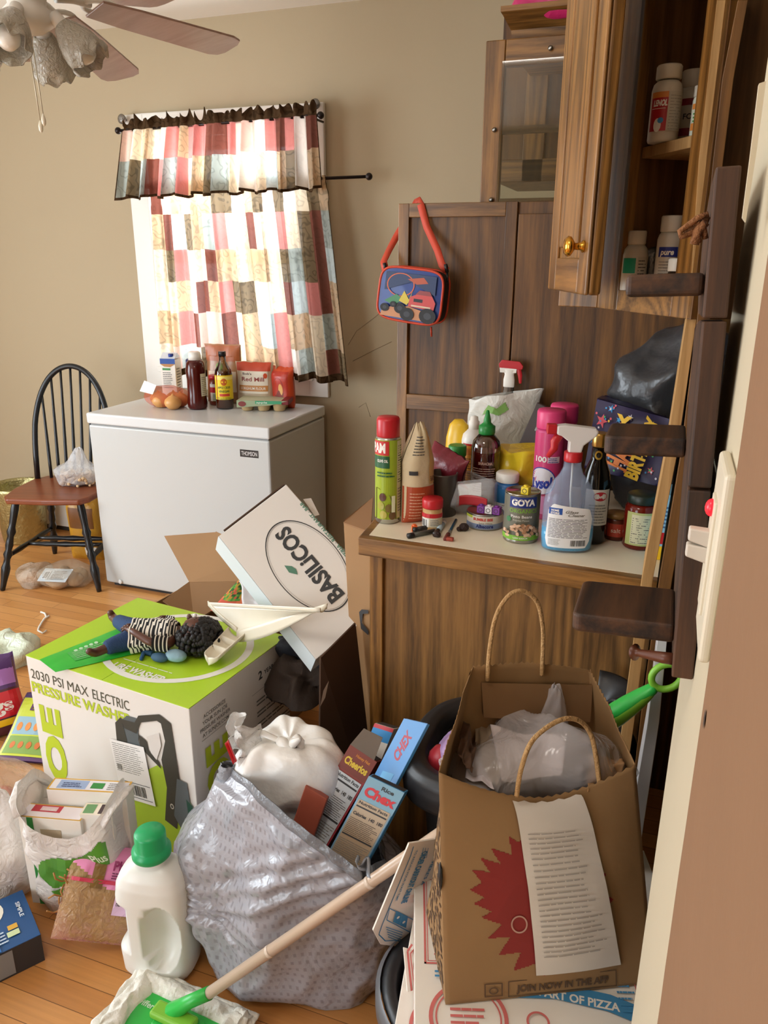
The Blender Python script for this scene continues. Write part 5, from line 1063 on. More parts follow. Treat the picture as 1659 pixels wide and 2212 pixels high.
def nfacts(d, m, y1=.78):
    d.rect(.06, .02, .94, y1, m); d.text('Nutrition Facts', .5, y1-.025, .04, INK, w=.8, bold=.03); d.rect(.08, y1-.075, .92, y1-.06, INK); d.text('Calories  140  180', .5, y1-.14, .045, INK, w=.82, bold=.03); d.fine(.08, y1-.35, .92, y1-.18, 10, INK, 4, .25, 3); d.rect(.08, y1-.375, .92, y1-.36, INK); d.fine(.08, .04, .92, y1-.40, 16, GREYINK, 9, .3, 4)
def chd(d, s): d.rect(0, .80, 1, 1, CHB); d.rect(0, 0, .05, .8, M('#b8323a')); d.rect(.95, 0, 1, .8, M('#a32c34')); d.text('Honey Nut', .6, .955, .035, M('#d98a2c'), w=.5, bold=.02); d.text('Cheerios', .5, .885, .085, M('#e8c43a'), w=.82, bold=.04); nfacts(d, NF)
FYc = 1.0
cereal('cereal_box', 'reddish brown cereal box with yellow lettering leaning out of the trash bag', at(622, 1838, Y=1.15), at(678, 1880, Y=1.14), at(757, 1608, Y=1.27), .045, (M('#8c3326', .45), M('#2c211c', .8)), chd, flapo=M('#6e5f50', .7))
CXB = M('#4d9ad0', .4); CXD = M('#2277b8', .4)
def cxd(d, s): d.rect(0, .74, 1, 1, M('#7aa3b8')); d.rect(.02, 0, .98, .74, M('#8fa6b2')); d.text('Rice', .62, .945, .055, INK, w=.34, bold=.03); d.text('Chex', .52, .86, .13, M('#c9232c'), w=.86, bold=.05); nfacts(d, M('#b59f84', .5), .76)
cereal('cereal_box', 'light blue cereal box with red lettering at the right of the trash bag', at(694, 1868, Y=1.11), at(768, 1908, Y=1.10), at(797, 1676, Y=1.18), .022, (CXB, M('#3a2f28', .8)), cxd)
def cx2(d, s): d.rect(0, 0, 1, 1, CXD); d.text('CHEX', .5, .72, .45, M('#a8283c'), w=.3, rot=R(78), bold=.04); d.rect(.25, .3, .75, .42, M('#5fa8d8'))
cereal('cereal_box', 'bright blue cereal box standing behind the light blue one', at(775, 1740, Y=1.21), at(822, 1758, Y=1.18), at(873, 1552, Y=1.29), .008, (CXB, M('#2f6fa8', .5)), cx2)
def mk(d, s): d.rect(0, 0, 1, 1, M('#d8d4ca')); d.rect(0, .8, 1, .95, M('#2f86c4')); d.rect(0, .95, 1, 1, RED)
cereal('juice_carton', 'torn white, blue and red carton behind the reddish brown cereal box', at(745, 1720, Y=1.30), at(785, 1735, Y=1.29), at(810, 1562, Y=1.36), .03, (M('#c9c4ba', .5), M('#3a3230', .8)), mk, cat='carton')
o = tag(MB().quadslab(at(628, 1800, Y=1.16), at(672, 1830, Y=1.16), at(712, 1720, Y=1.2), at(665, 1690, Y=1.2), .02, M('#a0503c', .5)).build('red_box', bevel=.002), 'dull red box corner showing between the knotted bag and the cereal box', 'box')
# ---------------------------------------------------------------- mop
MG = M('#2fb84a', .35); MG2 = M('#7fbf3a', .4); POLE = M('#c4ad97', .3, var=.03)
m0 = at(372, 2178, Z=.045); m1 = at(1318, 1548, Y=1.13); p1 = at(442, 2152, Z=.075)
mt = thing('floor_mop', 'flat floor mop with pinkish grey pole, green head and green handle', 'mop', (m0.x, m0.y, 0)); o_ = V(mt.location)
g0 = at(445, 2150, Z=.10); g1 = m1; dr = (g1-g0)
MB().tube([g0-o_, g1-o_], .0115, POLE, 16).build('pole', mt)
for s_ in (.19, .46): c = g0+dr*s_-o_; e = dr.normalized()*.004; b = MB(); b.tube([c-e, c+e], .0123, M('#d9c8b6', .3), 16); b.build('pole_joint', mt)
b = MB(); b.tube([m0-o_+V((0, 0, -.01)), (m0.lerp(g0, .5))-o_, g0-o_+dr.normalized()*.01], [.019, .0135, .0135], MG, 16); b.build('socket', mt)
h1_ = at(1310, 1552, Y=1.13); h2_ = at(1418, 1482, Y=1.14); e = (h2_-h1_)
b = MB(); b.tube([h1_-e*.25-o_, h1_-o_, h1_+e*.45-o_, h1_+e*.9-o_, h2_-o_], [.014, .020, .019, .012, .010], MG, 18, flat=.8); b.build('handle_grip', mt, subsurf=1)
b = MB(); b.tube([h1_-e*.25-o_+V((0, -.006, -.007)), h1_-o_+V((0, -.006, -.008)), h1_+e*.5-o_+V((0, -.006, -.006)), h2_-o_+V((0, -.004, -.002))], [.012, .0165, .014, .008], MG2, 14); b.build('handle_trim', mt, subsurf=1)
rc = at(1440, 1462, Y=1.14); ux_, uz_ = e.normalized(), e.normalized().cross(V((0, 1, 0))).normalized()
b = MB(); b.tube([rc-o_+ux_*.024*math.cos(a)+uz_*.019*math.sin(a) for a in [i*math.pi/12 for i in range(24)]], .0055, MG2, 10, closed=True); b.build('hanging_loop', mt)
hm = Matrix.Translation((m0.x+.01, m0.y-.01, 0)) @ Matrix.Rotation(R(-4), 4, 'Z'); him = Matrix.Translation(-o_)
b = MB(him @ hm); b.box(-.125, .125, -.05, .05, .014, .022, MG); b.box(-.04, .06, -.025, .025, .022, .028, MG); b.build('head_plate', mt, bevel=.004)
b = MB(him @ hm); b.box(-.05, .05, -.018, .018, .028, .045, MG2); b.build('swivel_joint', mt, bevel=.006, seg=3)
b = MB(him @ hm); d = Dec(b, lambda u, v, h: V((u, v, .0222+h))); d.text('Swiffer', -.085, .01, .018, M('#c9e6c9'), w=.05, bold=.02); b.build('head_lettering', mt, weld=False)
CL_ = M('#e6e4da', .85, bump=.5, bs=80)
b = MB(him @ hm)
def clf(u, v):
    x = -.15+.30*u; y = -.085+.17*v; ed = max(0, abs(y)-.045)/.04; ex_ = max(0, abs(x)-.12)/.03
    z = .012-.002*0+.012*min(1, ed+ex_)*(1+.4*nz((x*40, y*40, 1), 1))*(1 if abs(y) < .075 else .6); return V((x+.006*nz((x*20, y*20, 4), 1), y+.006*nz((x*22, y*22, 9), 1), max(.003, z+.006*fold((x*25, y*25, 2), 1))))
def clip_in(u, v): return CL_
b.grid(clf, 60, 36, CL_); b.build('wiping_cloth', mt, thick=.002)
b = MB(him @ hm)
for sx in (-1, 1): b.grid(lambda u, v: V((sx*(.09+.055*u)+.01*nz((u*3, v*5, sx), 1), -.075+.15*v, .018+.022*math.sin(u*3.1)*(.6+.5*fold((u*2, v*4, sx), 1.5)))), 20, 30, CL_)
b.grid(lambda u, v: V((-.14+.28*u, .035+.045*v, .02+.016*math.sin(v*3.1)*(.6+.5*fold((u*8, v*2, 3), 1)))), 40, 12, CL_); b.build('cloth_wrap', mt, thick=.002)
# ---------------------------------------------------------------- black trash can with its lid
CANM = M('#1d1d1f', .45, bump=.1, bs=40)
cp = V((-.195, 1.335, 0)); ct2 = thing('trash_can', 'large black plastic trash can with rounded open lid behind the paper bag', 'trash can', cp)
b = MB(); b.lathe([(.125, 0), (.13, .01), (.168, .50), (.17, .53)], CANM, 64, sx=1.08, sy=.82, sq=3.2, cap1=False); b.build('bin_body', ct2, thick=.004)
def lid(u, v):
    a = u*6.283; c, s = math.cos(a), math.sin(a); e = .66; c2 = math.copysign(abs(c)**e, c); s2 = math.copysign(abs(s)**e, s)
    prof = [(1.0, .0), (1.015, .03), (1.0, .055), (.96, .066), (.89, .069), (.82, .064), (.79, .05), (.78, .03)]
    t = v*(len(prof)-1); i = min(len(prof)-2, int(t)); f = t-i; k = prof[i][0]*(1-f)+prof[i+1][0]*f; z = prof[i][1]*(1-f)+prof[i+1][1]*f
    x, y = .222*k*c2, .165*k*s2; return V((x, y, .515+z+.10*(x)+.06*y))
b = MB(); b.grid(lid, 96, 28, CANM, cu=True); b.build('lid', ct2, thick=.004)
b = MB(); b.grid(lambda u, v: V((.135+.07*v*math.cos(u*2.6-1.0), .10+.06*math.sin(u*2.6-1.0)*v, .60+.085*math.sin(v*1.57)+.0*u)), 24, 12, CANM); b.build('lid_flap', ct2, thick=.008)
LIN = film('bin_liner', '#b9bcc2', .3, .15, 1, 40)
b = MB(); b.grid(lambda u, v: V((.19*math.cos(u*6.283)*(1+.03*fold((math.cos(u*6.28)*3, math.sin(u*6.28)*3, v), 2)), .145*math.sin(u*6.283), .50-.06*v*(.6+.5*fold((u*9, v, 1), 1)))), 90, 8, LIN, cu=True); b.build('liner', ct2, thick=.001)
PUR = M('#b99bd0', .4, bump=.4)
lumpbag('yogurt_wrapper', 'lilac wrapper with red edge lying in the trash can opening', 'wrapper', (-.30, 1.30, .50), .05, .045, .10, PUR, seed=61, amp=.5, n=30)
lumpbag('food_scraps', 'brown food scraps at the bottom of the trash can opening', 'food scraps', (-.29, 1.235, .50), .04, .03, .045, M('#5a4030', .7, bump=.8, bs=120, var=.3, vs=70), seed=63, amp=.6, n=30)
lumpbag('foil_wrapper', 'shiny clear crinkled wrapper hanging in the trash can opening', 'wrapper', (-.255, 1.235, .52), .06, .035, .10, film('foil_film', '#e4dcd8', .3, .08, 1, 60), seed=66, amp=.6, n=44, rot=20)
o = MB().ball((0, 0, 0), .03, M('#b3303c', .4), 12, 1, .7, 1.4).build('red_cup'); o.location = (-.335, 1.27, .545); tag(o, 'red rounded scrap at the left of the lilac wrapper', 'scrap')
# ---------------------------------------------------------------- black bin and pizza boxes that carry the paper bag
b = MB(); b.lathe([(.14, 0), (.15, .02), (.175, .36), (.19, .375), (.195, .39), (.175, .40), (.165, .37), (.15, .25)], CANM, 60, cap1=False, sx=1.1, sy=.85); 
b.lathe([(.197, .345), (.204, .352), (.204, .385), (.197, .392)], M('#55565a', .4), 60, sx=1.1, sy=.85, cap0=False, cap1=False)
o = b.build('waste_bin'); o.location = (-.115, .93, 0); tag(o, 'black plastic bin with grey rim hidden below the pizza boxes', 'bin')
PZW = M('#e6e1d8', .55, var=.03, vs=6); PB = M('#3f86b5', .6); PRD = M('#c96a66', .6); PZB = M('#cfc6b8', .6)
def zlerp(pts, z): return pts
def pizzabox(name, label, c, rz, z, s, dec, th=.045):
    t = thing(name, label, 'pizza box', (c[0], c[1], z), R(rz)); b = MB(); b.box(-s/2, s/2, -s/2, s/2, 0, th, PZW); b.build('box_body', t, bevel=.0015)
    b = MB(); dec(Dec(b, lambda u, v, h: V((u-s/2, v-s/2, th+h))), Dec(b, lambda u, v, h: V((u-s/2, -s/2-h, v))), Dec(b, lambda u, v, h: V((-s/2-h, s/2-u, v)))); b.build('print', t, weld=False); return t
def frame2(d, u0, v0, u1, v1, m, w=.002):
    d.rect(u0, v0, u1, v0+w, m); d.k -= 1; d.rect(u0, v1-w, u1, v1, m); d.k -= 1; d.rect(u0, v0, u0+w, v1, m); d.k -= 1; d.rect(u1-w, v0, u1, v1, m)
def pzd(d, f, l):
    frame2(d, .015, .16, .125, .33, PRD, .003); frame2(d, .020, .165, .120, .325, PRD, .0012); d.text('NOW CUT', .07, .295, .012, PRD, w=.06, bold=.03); d.text('ANYTHING', .07, .28, .012, PRD, w=.065, bold=.03); d.ell(.05, .312, .008, .006, PRD, inner=.6); d.fine(.03, .175, .11, .268, 11, PRD, 3, .35)
    d.ell(.075, .075, .055, .055, PRD, inner=.9, n=50); d.ell(.075, .075, .046, .046, PRD, inner=.95, n=50); d.fine(.05, .055, .10, .095, 4, PRD, 2, .4, 3)
    d.poly([(.13, .135), (.20, .135), (.28, .118), (.34, .09), (.335, .062), (.27, .092), (.20, .108), (.125, .108)], PB); d.text('BEST PART OF PIZZA', .215, .112, .018, PZW, w=.15, rot=R(-11), bold=.03)
    d.ell(.23, .16, .012, .012, PB); d.text('THE', .23, .16, .008, PZW, bold=.02); d.rect(.245, .158, .30, .160, PB); d.poly([(.30, .154), (.31, .159), (.30, .164)], PB); d.fine(.29, .09, .315, .15, 6, PB, 5, .3)
    frame2(d, .318, .03, .40, .15, PRD, .0015); d.fine(.325, .04, .375, .10, 7, PRD, 6, .35, 3); d.rect(.355, .115, .39, .13, PRD); d.text('WISCONSIN', .35, .14, .008, PRD, w=.05, bold=.03); d.ell(.17, .07, .016, .016, PRD, inner=.8); d.fine(.03, .135, .12, .15, 2, PB)
    f.fine(.02, .01, .38, .035, 2, PB, 8); l.fine(.02, .01, .38, .035, 2, PRD, 9)
# upper box lies level, the paper bag stands on it
pc = at(1010, 2180, Z=.50)
p1 = pizzabox('pizza_box', 'closed white pizza box with red and blue print right under the paper bag', (-.075, .955), 18, .455, .41, pzd)
p2 = pizzabox('pizza_box', 'lower white pizza box resting on the black bin below the top one', (-.09, .95), 10, .405, .40, pzd, .045)
# open lid of a further box hanging off to the left
cs = [at(x, y, Y=yy) for x, y, yy in ((806, 2010, .93), (884, 1822, .96), (955, 1822, 1.02), (960, 2110, .955), (870, 2045, .90))]
t = thing('pizza_carton', 'loose pizza box side panel with blue print leaning left of the paper bag', 'pizza box', cs[0]); fr = Frame(cs[0], cs[2]-cs[0], cs[1]-cs[0])
pr_ = [fr.uv(*q) for q in ((806, 2010), (884, 1822), (960, 1810), (975, 2075), (872, 2046), (822, 2040))]
vs = [fr.fn(u, v, 0)-cs[0] for u, v in pr_]; vs2 = [fr.fn(u, v, -.003)-cs[0] for u, v in pr_]; n = len(vs)
b = MB(); b.add(vs+vs2, [tuple(range(n)), tuple(range(n, 2*n))]+[(i, (i+1) % n, n+(i+1) % n, n+i) for i in range(n)], PZW); b.build('panel', t)
b = MB(); d = Dec(b, lambda u, v, h: fr.fn(u, v, h)-cs[0]); fu = fr.uv
def poly_line(pts, w, m):
    q = [fu(*p) for p in pts]; d.k += 1
    for a, c in zip(q, q[1:]):
        dx, dy = c[0]-a[0], c[1]-a[1]; L = math.hypot(dx, dy); nx, ny = -dy/L*w, dx/L*w
        d.mb.add([d.p(a[0]-nx, a[1]-ny), d.p(c[0]-nx, c[1]-ny), d.p(c[0]+nx, c[1]+ny), d.p(a[0]+nx, a[1]+ny)], [(0, 1, 2, 3)], m)
poly_line([(893, 1828), (886, 1850), (826, 1995), (818, 2018), (832, 2032), (870, 2030)], .0009, PB)
def txt(s, p0, p1, h, m, **k):
    a, c = fu(*p0), fu(*p1); d.text(s, (a[0]+c[0])/2, (a[1]+c[1])/2, h, m, w=math.hypot(c[0]-a[0], c[1]-a[1]), rot=math.atan2(c[1]-a[1], c[0]-a[0]), **k)
txt('ORDER CARRYOUT ONLINE', (918, 1838), (872, 1950), .017, PB, bold=.05); txt("HERE'S A TIP!", (935, 1860), (900, 1935), .009, PB, bold=.03); txt('TO REDUCE YOUR WAIT TIME', (900, 1835), (855, 1945), .006, PB, bold=.02)
d.poly(PX_ := [fu(*q) for q in ((855, 1966), (868, 1972), (862, 1997), (848, 1990))], PB); d.poly([fu(*q) for q in ((868, 1972), (880, 1978), (876, 2003), (862, 1997))], PB); d.ell(*fu(859, 1980), .003, .003, PZW); d.ell(*fu(871, 1990), .003, .003, PZW)
poly_line([(840, 1960), (834, 1985), (885, 2012), (892, 1985), (840, 1960)], .0008, PB)
for k in range(5): poly_line([(832+k, 2000+k*5), (868-k, 2012+k*5)], .0007, PB)
for k in range(3): poly_line([(912+k*5, 1828), (908+k*5, 1850)], .0006, PB)
b.build('print', t, weld=False)
# second, red printed panel below it
fr2 = Frame(at(870, 2050, Y=.88), at(1000, 2060, Y=.93)-at(870, 2050, Y=.88), at(872, 1990, Y=.90)-at(880, 2212, Y=.80))
t = thing('pizza_carton', 'pizza box panel with red print below the blue printed one', 'pizza box', fr2.o); O2 = fr2.o
pr_ = [fr2.uv(*q) for q in ((872, 2046), (965, 2075), (1010, 2230), (888, 2230))]
vs = [fr2.fn(u, v, 0)-O2 for u, v in pr_]; vs2 = [fr2.fn(u, v, -.003)-O2 for u, v in pr_]; n = 4
b = MB(); b.add(vs+vs2, [tuple(range(n)), tuple(range(n, 2*n))]+[(i, (i+1) % n, n+(i+1) % n, n+i) for i in range(n)], PZW); b.build('panel', t)
b = MB(); d = Dec(b, lambda u, v, h: fr2.fn(u, v, h)-O2); fu = fr2.uv
poly_line([(890, 2040), (880, 2055), (890, 2150), (912, 2175), (960, 2190)], .0016, PRD); poly_line([(896, 2048), (886, 2060), (896, 2146), (915, 2168), (960, 2182)], .0007, PRD)
txt('NOW CUT', (904, 2075), (940, 2086), .010, PRD, bold=.04); txt('ANYTHING', (902, 2085), (942, 2096), .010, PRD, bold=.04)
for k in range(8): poly_line([(898+k*1.2, 2098+k*8.5), (945+k*2, 2108+k*8.5)], .0010, PRD)
b.build('print', t, weld=False)
# ---------------------------------------------------------------- big brown paper bag
PAP = M('#927048', .8, bump=.25, bs=14, var=.05, vs=10); PAPI = M('#886643', .85, bump=.2, bs=14, var=.05, vs=10); LRED = M('#84201c', .7, bump=.2, bs=14)
zb = .502; FLb = at(963, 2170, Z=zb); FRb = at(1412, 2124, Z=zb)
fu_ = (FRb-FLb); Wb = fu_.length; fu_.normalize(); bu = V((-fu_.y, fu_.x, 0)); Db = .165
pbt = thing('paper_bag', 'big brown paper carrier bag with red leaf print and twisted handles full of packaging', 'paper bag', FLb, math.atan2(fu_.y, fu_.x)); m_ = Matrix.Translation(FLb) @ Matrix.Rotation(math.atan2(fu_.y, fu_.x), 4, 'Z'); im = m_.inverted(); O3 = FLb
# mouth corners
mFL = im @ at(948, 1668, Y=.83); mFR = im @ at(1372, 1652, Y=.985); mBL = im @ at(1022, 1440, Y=1.00); mBR = im @ at(1275, 1448, Y=1.10)
bFL, bFR, bBL, bBR = V((0, 0, 0)), V((Wb, 0, 0)), V((0, Db, 0)), V((Wb, Db, 0))
def side(a0, a1, t0, t1, sag=0, bulge=0, seed=0, out=None):
    def fn(u, v):
        p = a0.lerp(a1, u).lerp(t0.lerp(t1, u), v); e = (math.sin(u*math.pi)*math.sin(v*math.pi))
        p += out*(bulge*e+.006*(crease((u*3, v*4, seed), 1)-.3)*min(1, 5*u*(1-u)+.0)*min(1, 6*v))
        p.z += sag*math.sin(u*math.pi)*v**6+(.002*math.sin(u*140)*(1 if v > .98 else 0)); return p
    return fn
o_f = V((0, -1, 0))
ff = side(bFL, bFR, mFL, mFR, -.045, .018, 1, V((0, -1, 0))); fl_ = side(bBL, bFL, mBL, mFL, .0, .012, 2, V((-1, 0, 0))); frr = side(bFR, bBR, mFR, mBR, 0, .012, 3, V((1, 0, 0))); fbk = side(bBR, bBL, mBR, mBL, .008, .01, 4, V((0, 1, 0)))
b = MB()
for f in (ff, fl_, frr, fbk): b.grid(f, 44, 50, PAP)
b.add([bFL, bFR, bBR, bBL], [(0, 1, 2, 3)], PAP); b.build('bag', pbt, thick=.0012)
# red leaf print, bold lettering, side pattern
fF = Frame(FLb, fu_, mFL-bFL if False else V((0, 0, 1)))
A4 = [m_ @ p for p in (bFL, bFR, mFL, mFR)]; fP = Frame(A4[0], A4[1]-A4[0], A4[2]-A4[0])
def uvp(x, y):      # bag front coordinates of a photo point
    u, v = fP.uv(x, y); return u/Wb, v/((A4[2]-A4[0]).length)
leaf = [(1140, 1790), (1122, 1780), (1124, 1822), (1077, 1812), (1098, 1845), (1052, 1836), (1072, 1865), (1032, 1864), (1052, 1890), (1026, 1910), (1056, 1924), (1032, 1940), (1070, 1952), (1047, 1968), (1090, 1978), (1060, 2012), (1106, 2006), (1080, 2052), (1128, 2040), (1110, 2086), (1165, 2062), (1175, 2095), (1215, 2058), (1245, 2078), (1262, 2036), (1300, 2040), (1298, 2000), (1335, 1990), (1315, 1955), (1345, 1925), (1318, 1905), (1335, 1865), (1295, 1860), (1300, 1815), (1255, 1830), (1240, 1785), (1205, 1820), (1180, 1775)]
def gridprint(mb, surf, poly, m, n, lift, aspect=1.0):
    us = [p[0] for p in poly]; vs_ = [p[1] for p in poly]; nv = n
    for i in range(n):
        for j in range(nv):
            du, dv = (max(us)-min(us))/n, (max(vs_)-min(vs_))/nv; u0, v0 = min(us)+du*i, min(vs_)+dv*j
            if inside((u0+du/2, v0+dv/2), poly): mb.add([surf(u0, v0)+lift, surf(u0+du, v0)+lift, surf(u0+du, v0+dv)+lift, surf(u0, v0+dv)+lift], [(0, 1, 2, 3)], m, True)
b = MB(); lp = [uvp(*q) for q in leaf]; gridprint(b, ff, lp, LRED, 110, V((0, -.0012, 0)))
d = Dec(b, lambda u, v, h: ff(u/Wb, v)+V((0, -.0018-h, 0)))
lt = M('#b98f80', .7); q = uvp(1128, 1975); d.ell(q[0]*Wb, q[1], .012, .04, lt, inner=.82, n=40); b.build('leaf_print', pbt, weld=False)
b = MB(); d = Dec(b, lambda u, v, h: ff(u/Wb, v/.38)+V((0, -.0012-h, 0))); BRN = M('#57402c', .8)
q0, q1 = uvp(1115, 2143), uvp(1315, 2118); x0_, x1_ = q0[0]*Wb, q1[0]*Wb; yc = max(.021, (q0[1]+q1[1])/2*.38); d.text('JOIN NOW IN THE APP', (x0_+x1_)/2, yc, .020, BRN, w=(x1_-x0_), bold=.04)
frame2(d, x0_-.012, yc-.016, x1_+.012, yc+.016, BRN, .0014); q = uvp(1066, 2145); frame2(d, q[0]*Wb-.013, yc-.012, q[0]*Wb+.013, yc+.014, BRN, .0016); d.ell(q[0]*Wb, yc, .007, .007, BRN, inner=.7); b.build('lettering', pbt, weld=False)
b = MB(); rd = random.Random(12)
for i in range(8):
    for j in range(40):
        u0 = (i+.2+rd.uniform(-.15, .15))/8; v0 = (j+.2)/40; k = rd.uniform(-.07, .07); L = rd.uniform(.014, .034); w = .045
        pp_ = [(u0, v0), (u0+w, v0+.003), (u0+w+k, v0+L), (u0+k, v0+L-.002)]
        if max(p[0] for p in pp_) < .98 and min(p[0] for p in pp_) > .02: b.add([fl_(*p)+V((-.0014, -.0004, 0)) for p in pp_], [(0, 1, 2, 3)], BRN)
o = b.build('side_pattern', pbt, weld=False); o['kind'] = 'stuff'
b = MB(); hq = [fl_(.96, t)+V((-.002, -.004, 0)) for t in (.62, .60, .56, .53, .50)]; b.tube(hq, [.001, .006, .008, .006, .001], BLACK, 6, flat=.4); b.build('torn_hole', pbt)
# twisted paper handles
HP = M('#b8915f', .75, bump=.6, bs=220)
def handle(pts, nm='handle'):
    q = []
    for i in range(len(pts)-1):
        p0, p1, p2, p3 = pts[max(0, i-1)], pts[i], pts[i+1], pts[min(len(pts)-1, i+2)]
        for k in range(6):
            t = k/6; q.append(.5*((2*p1)+(p2-p0)*t+(2*p0-5*p1+4*p2-p3)*t*t+(-p0+3*p1-3*p2+p3)*t**3))
    q.append(pts[-1]); MB().tube(q, .0035, HP, 8).build(nm, pbt)
handle([im @ at(x, y, Y=yy) for x, y, yy in ((1053, 1470, 1.005), (1058, 1400, 1.01), (1072, 1330, 1.02), (1100, 1286, 1.03), (1130, 1277, 1.04), (1160, 1300, 1.05), (1172, 1350, 1.055), (1173, 1400, 1.055), (1170, 1460, 1.055))])
handle([im @ at(x, y, Y=yy) for x, y, yy in ((1116, 1720, .875), (1126, 1660, .88), (1150, 1600, .90), (1200, 1560, .93), (1240, 1553, .95), (1270, 1575, .965), (1285, 1620, .965), (1298, 1720, .955))])
b = MB(); b.add([im @ at(x, y, Y=yy) for x, y, yy in ((1040, 1475, 1.003), (1280, 1480, 1.095), (1275, 1560, 1.085), (1045, 1550, 1.0))], [(0, 1, 2, 3)], PAPI); b.build('handle_patch', pbt, thick=.001)
# receipt stapled on its front
b = MB(); rc0, rc1, rc2, rc3 = [uvp(*q) for q in ((1142, 1705), (1310, 1690), (1345, 2075), (1158, 2092))]; rc0 = (rc0[0], .985); rc1 = (rc1[0], .985)
def rf(u, v): 
    a0 = (rc3[0]*(1-u)+rc2[0]*u, rc3[1]*(1-u)+rc2[1]*u); a1 = (rc0[0]*(1-u)+rc1[0]*u, rc0[1]*(1-u)+rc1[1]*u); uu_, vv_ = a0[0]*(1-v)+a1[0]*v, a0[1]*(1-v)+a1[1]*v; return ff(uu_, min(1, vv_))+V((0, -.003-.004*abs(math.sin(v*5)), 0))
b.grid(rf, 12, 30, M('#d8cfc4', .6)); d = Dec(b, lambda u, v, h: rf(u, v)+V((0, -h-.001, 0))); d.fine(.1, .12, .9, .8, 24, M('#a8a098', .7), 5, .22, 6)
o = b.build('receipt', weld=False); o.location = pbt.location; o.rotation_euler = pbt.rotation_euler; tag(o, 'long white paper slip fixed to the front of the paper bag', 'receipt')
# packaging inside the bag
CLP = film('packing_film', '#d9d4d6', .58, .05, 1, 16); PP = M('#cfc4c4', .6)
c = at(1160, 1625, Y=1.0)
lumpbag('packing_film', 'big clear crinkled plastic packaging filling the paper bag', 'packaging', (c.x, c.y, c.z-.15), .125, .07, .19, CLP, seed=71, amp=.6, fs=7, n=90, rot=25)
lumpbag('packing_film', 'clear plastic film peak standing at the back of the paper bag', 'packaging', (at(1180, 1540, Y=1.06).x, 1.06, at(1180, 1540, Y=1.06).z-.16), .05, .035, .19, CLP, top=(.01, 0, .02), seed=73, amp=.5, fs=10, n=60)
def sheet(name, label, cat, pts, m, amp=.01, seed=1, th=.0008):
    P4 = [at(x, y, Y=yy) for x, y, yy in pts]; o0 = P4[0]; b = MB()
    nN = (P4[1]-P4[0]).cross(P4[3]-P4[0]).normalized()
    b.grid(lambda u, v: P4[0].lerp(P4[1], u).lerp(P4[3].lerp(P4[2], u), v)-o0+nN*amp*(2*(crease((u*2.5, v*2.5, seed), 1)-.3)+math.sin(u*5+seed)*.5), 24, 24, m); o = b.build(name, thick=th); o.location = o0; return tag(o, label, cat)
sheet('paper_sheet', 'greyish white folded paper in the middle of the paper bag', 'paper', ((1085, 1690, .935), (1215, 1680, .955), (1225, 1600, 1.0), (1060, 1570, 1.0)), PP, .012, 3)
sheet('paper_sheet', 'cream paper sheet standing at the left inside the paper bag', 'paper', ((1030, 1690, .93), (1080, 1700, .92), (1090, 1590, 1.02), (1025, 1545, 1.02)), M('#a3937e', .7), .01, 5)
sheet('paper_bag_piece', 'folded brown paper wrapping at the right inside the paper bag', 'paper', ((1262, 1720, .95), (1340, 1700, .98), (1345, 1640, 1.02), (1275, 1635, 1.0)), KRAFT, .012, 8)
sheet('leaflet', 'white leaflet edge at the left front inside the paper bag', 'leaflet', ((1005, 1680, .90), (1068, 1705, .89), (1040, 1640, .96), (1015, 1610, .97)), M('#d3ccd2', .6), .004, 11)
sheet('paper_sheet', 'dark brown crumpled sheet at the left edge inside the paper bag', 'paper', ((985, 1640, .90), (1020, 1670, .89), (1030, 1600, .96), (995, 1570, .97)), M('#5b4232', .8), .012, 13)
# ---------------------------------------------------------------- things on the counter
ZC_ = ZK+.0005
def on(x, y): p = at(x, y, Z=ZC_); return V((p.x, p.y, ZC_))
def hgt(x, y, Yc): return at(x, y, Y=Yc).z-ZC_
LG_ = M('#9db32c', .35); DGR = M('#1e5a34', .4); CR = M('#e6dcc2', .5); CLEARP = glass('clear_plastic', '#dfe3e6', .05, .7)
# cooking spray
p = V((-.583, 1.632, ZC_))
def pam(d):
    d.rect(-.05, .012, .05, .20, LG_, 20); d.rect(.022, .014, .05, .198, M('#c8c79c', .4), 8); d.fine(.025, .10, .047, .19, 16, INK, 3, .4, 3); d.fine(.025, .03, .047, .09, 9, GREYINK)
    d.rect(-.04, .165, .002, .198, M('#c9302c'), 10); d.text('PAM', -.024, .182, .030, WHITE, w=.036, bold=.05); d.rect(-.04, .135, .003, .163, DGR, 10); d.text('OLIVE OIL', -.013, .152, .009, WHITE, w=.026, bold=.03)
    d.poly([(-.03, .012), (.02, .012), (.018, .05), (.005, .07), (-.02, .085), (-.03, .088)], M('#6b6a30', .4))
    for x, z, c in ((-.012, .066, '#5a3a30'), (-.016, .045, '#a8a44a'), (.002, .04, '#7c6a3a'), (-.01, .024, '#b9b058'), (.01, .022, '#6b5030')): d.ell(x, z, .008, .010, M(c, .3), n=14)
    d.rect(.008, .03, .016, .07, M('#dfe6c2'), 2); d.fine(-.025, .115, .015, .13, 2, DGR)
jar('cooking_spray', 'tall olive green spray can with bright red cap at the left end of the counter', 'spray can', p, [(.026, 0), (.029, .003), (.029, .198), (.026, .206)], [(.0265, .204), (.027, .208), (.027, .243), (.024, .249), (.004, .25)], M('#b8b9b2', .25, .8), RED, (.0292, pam))
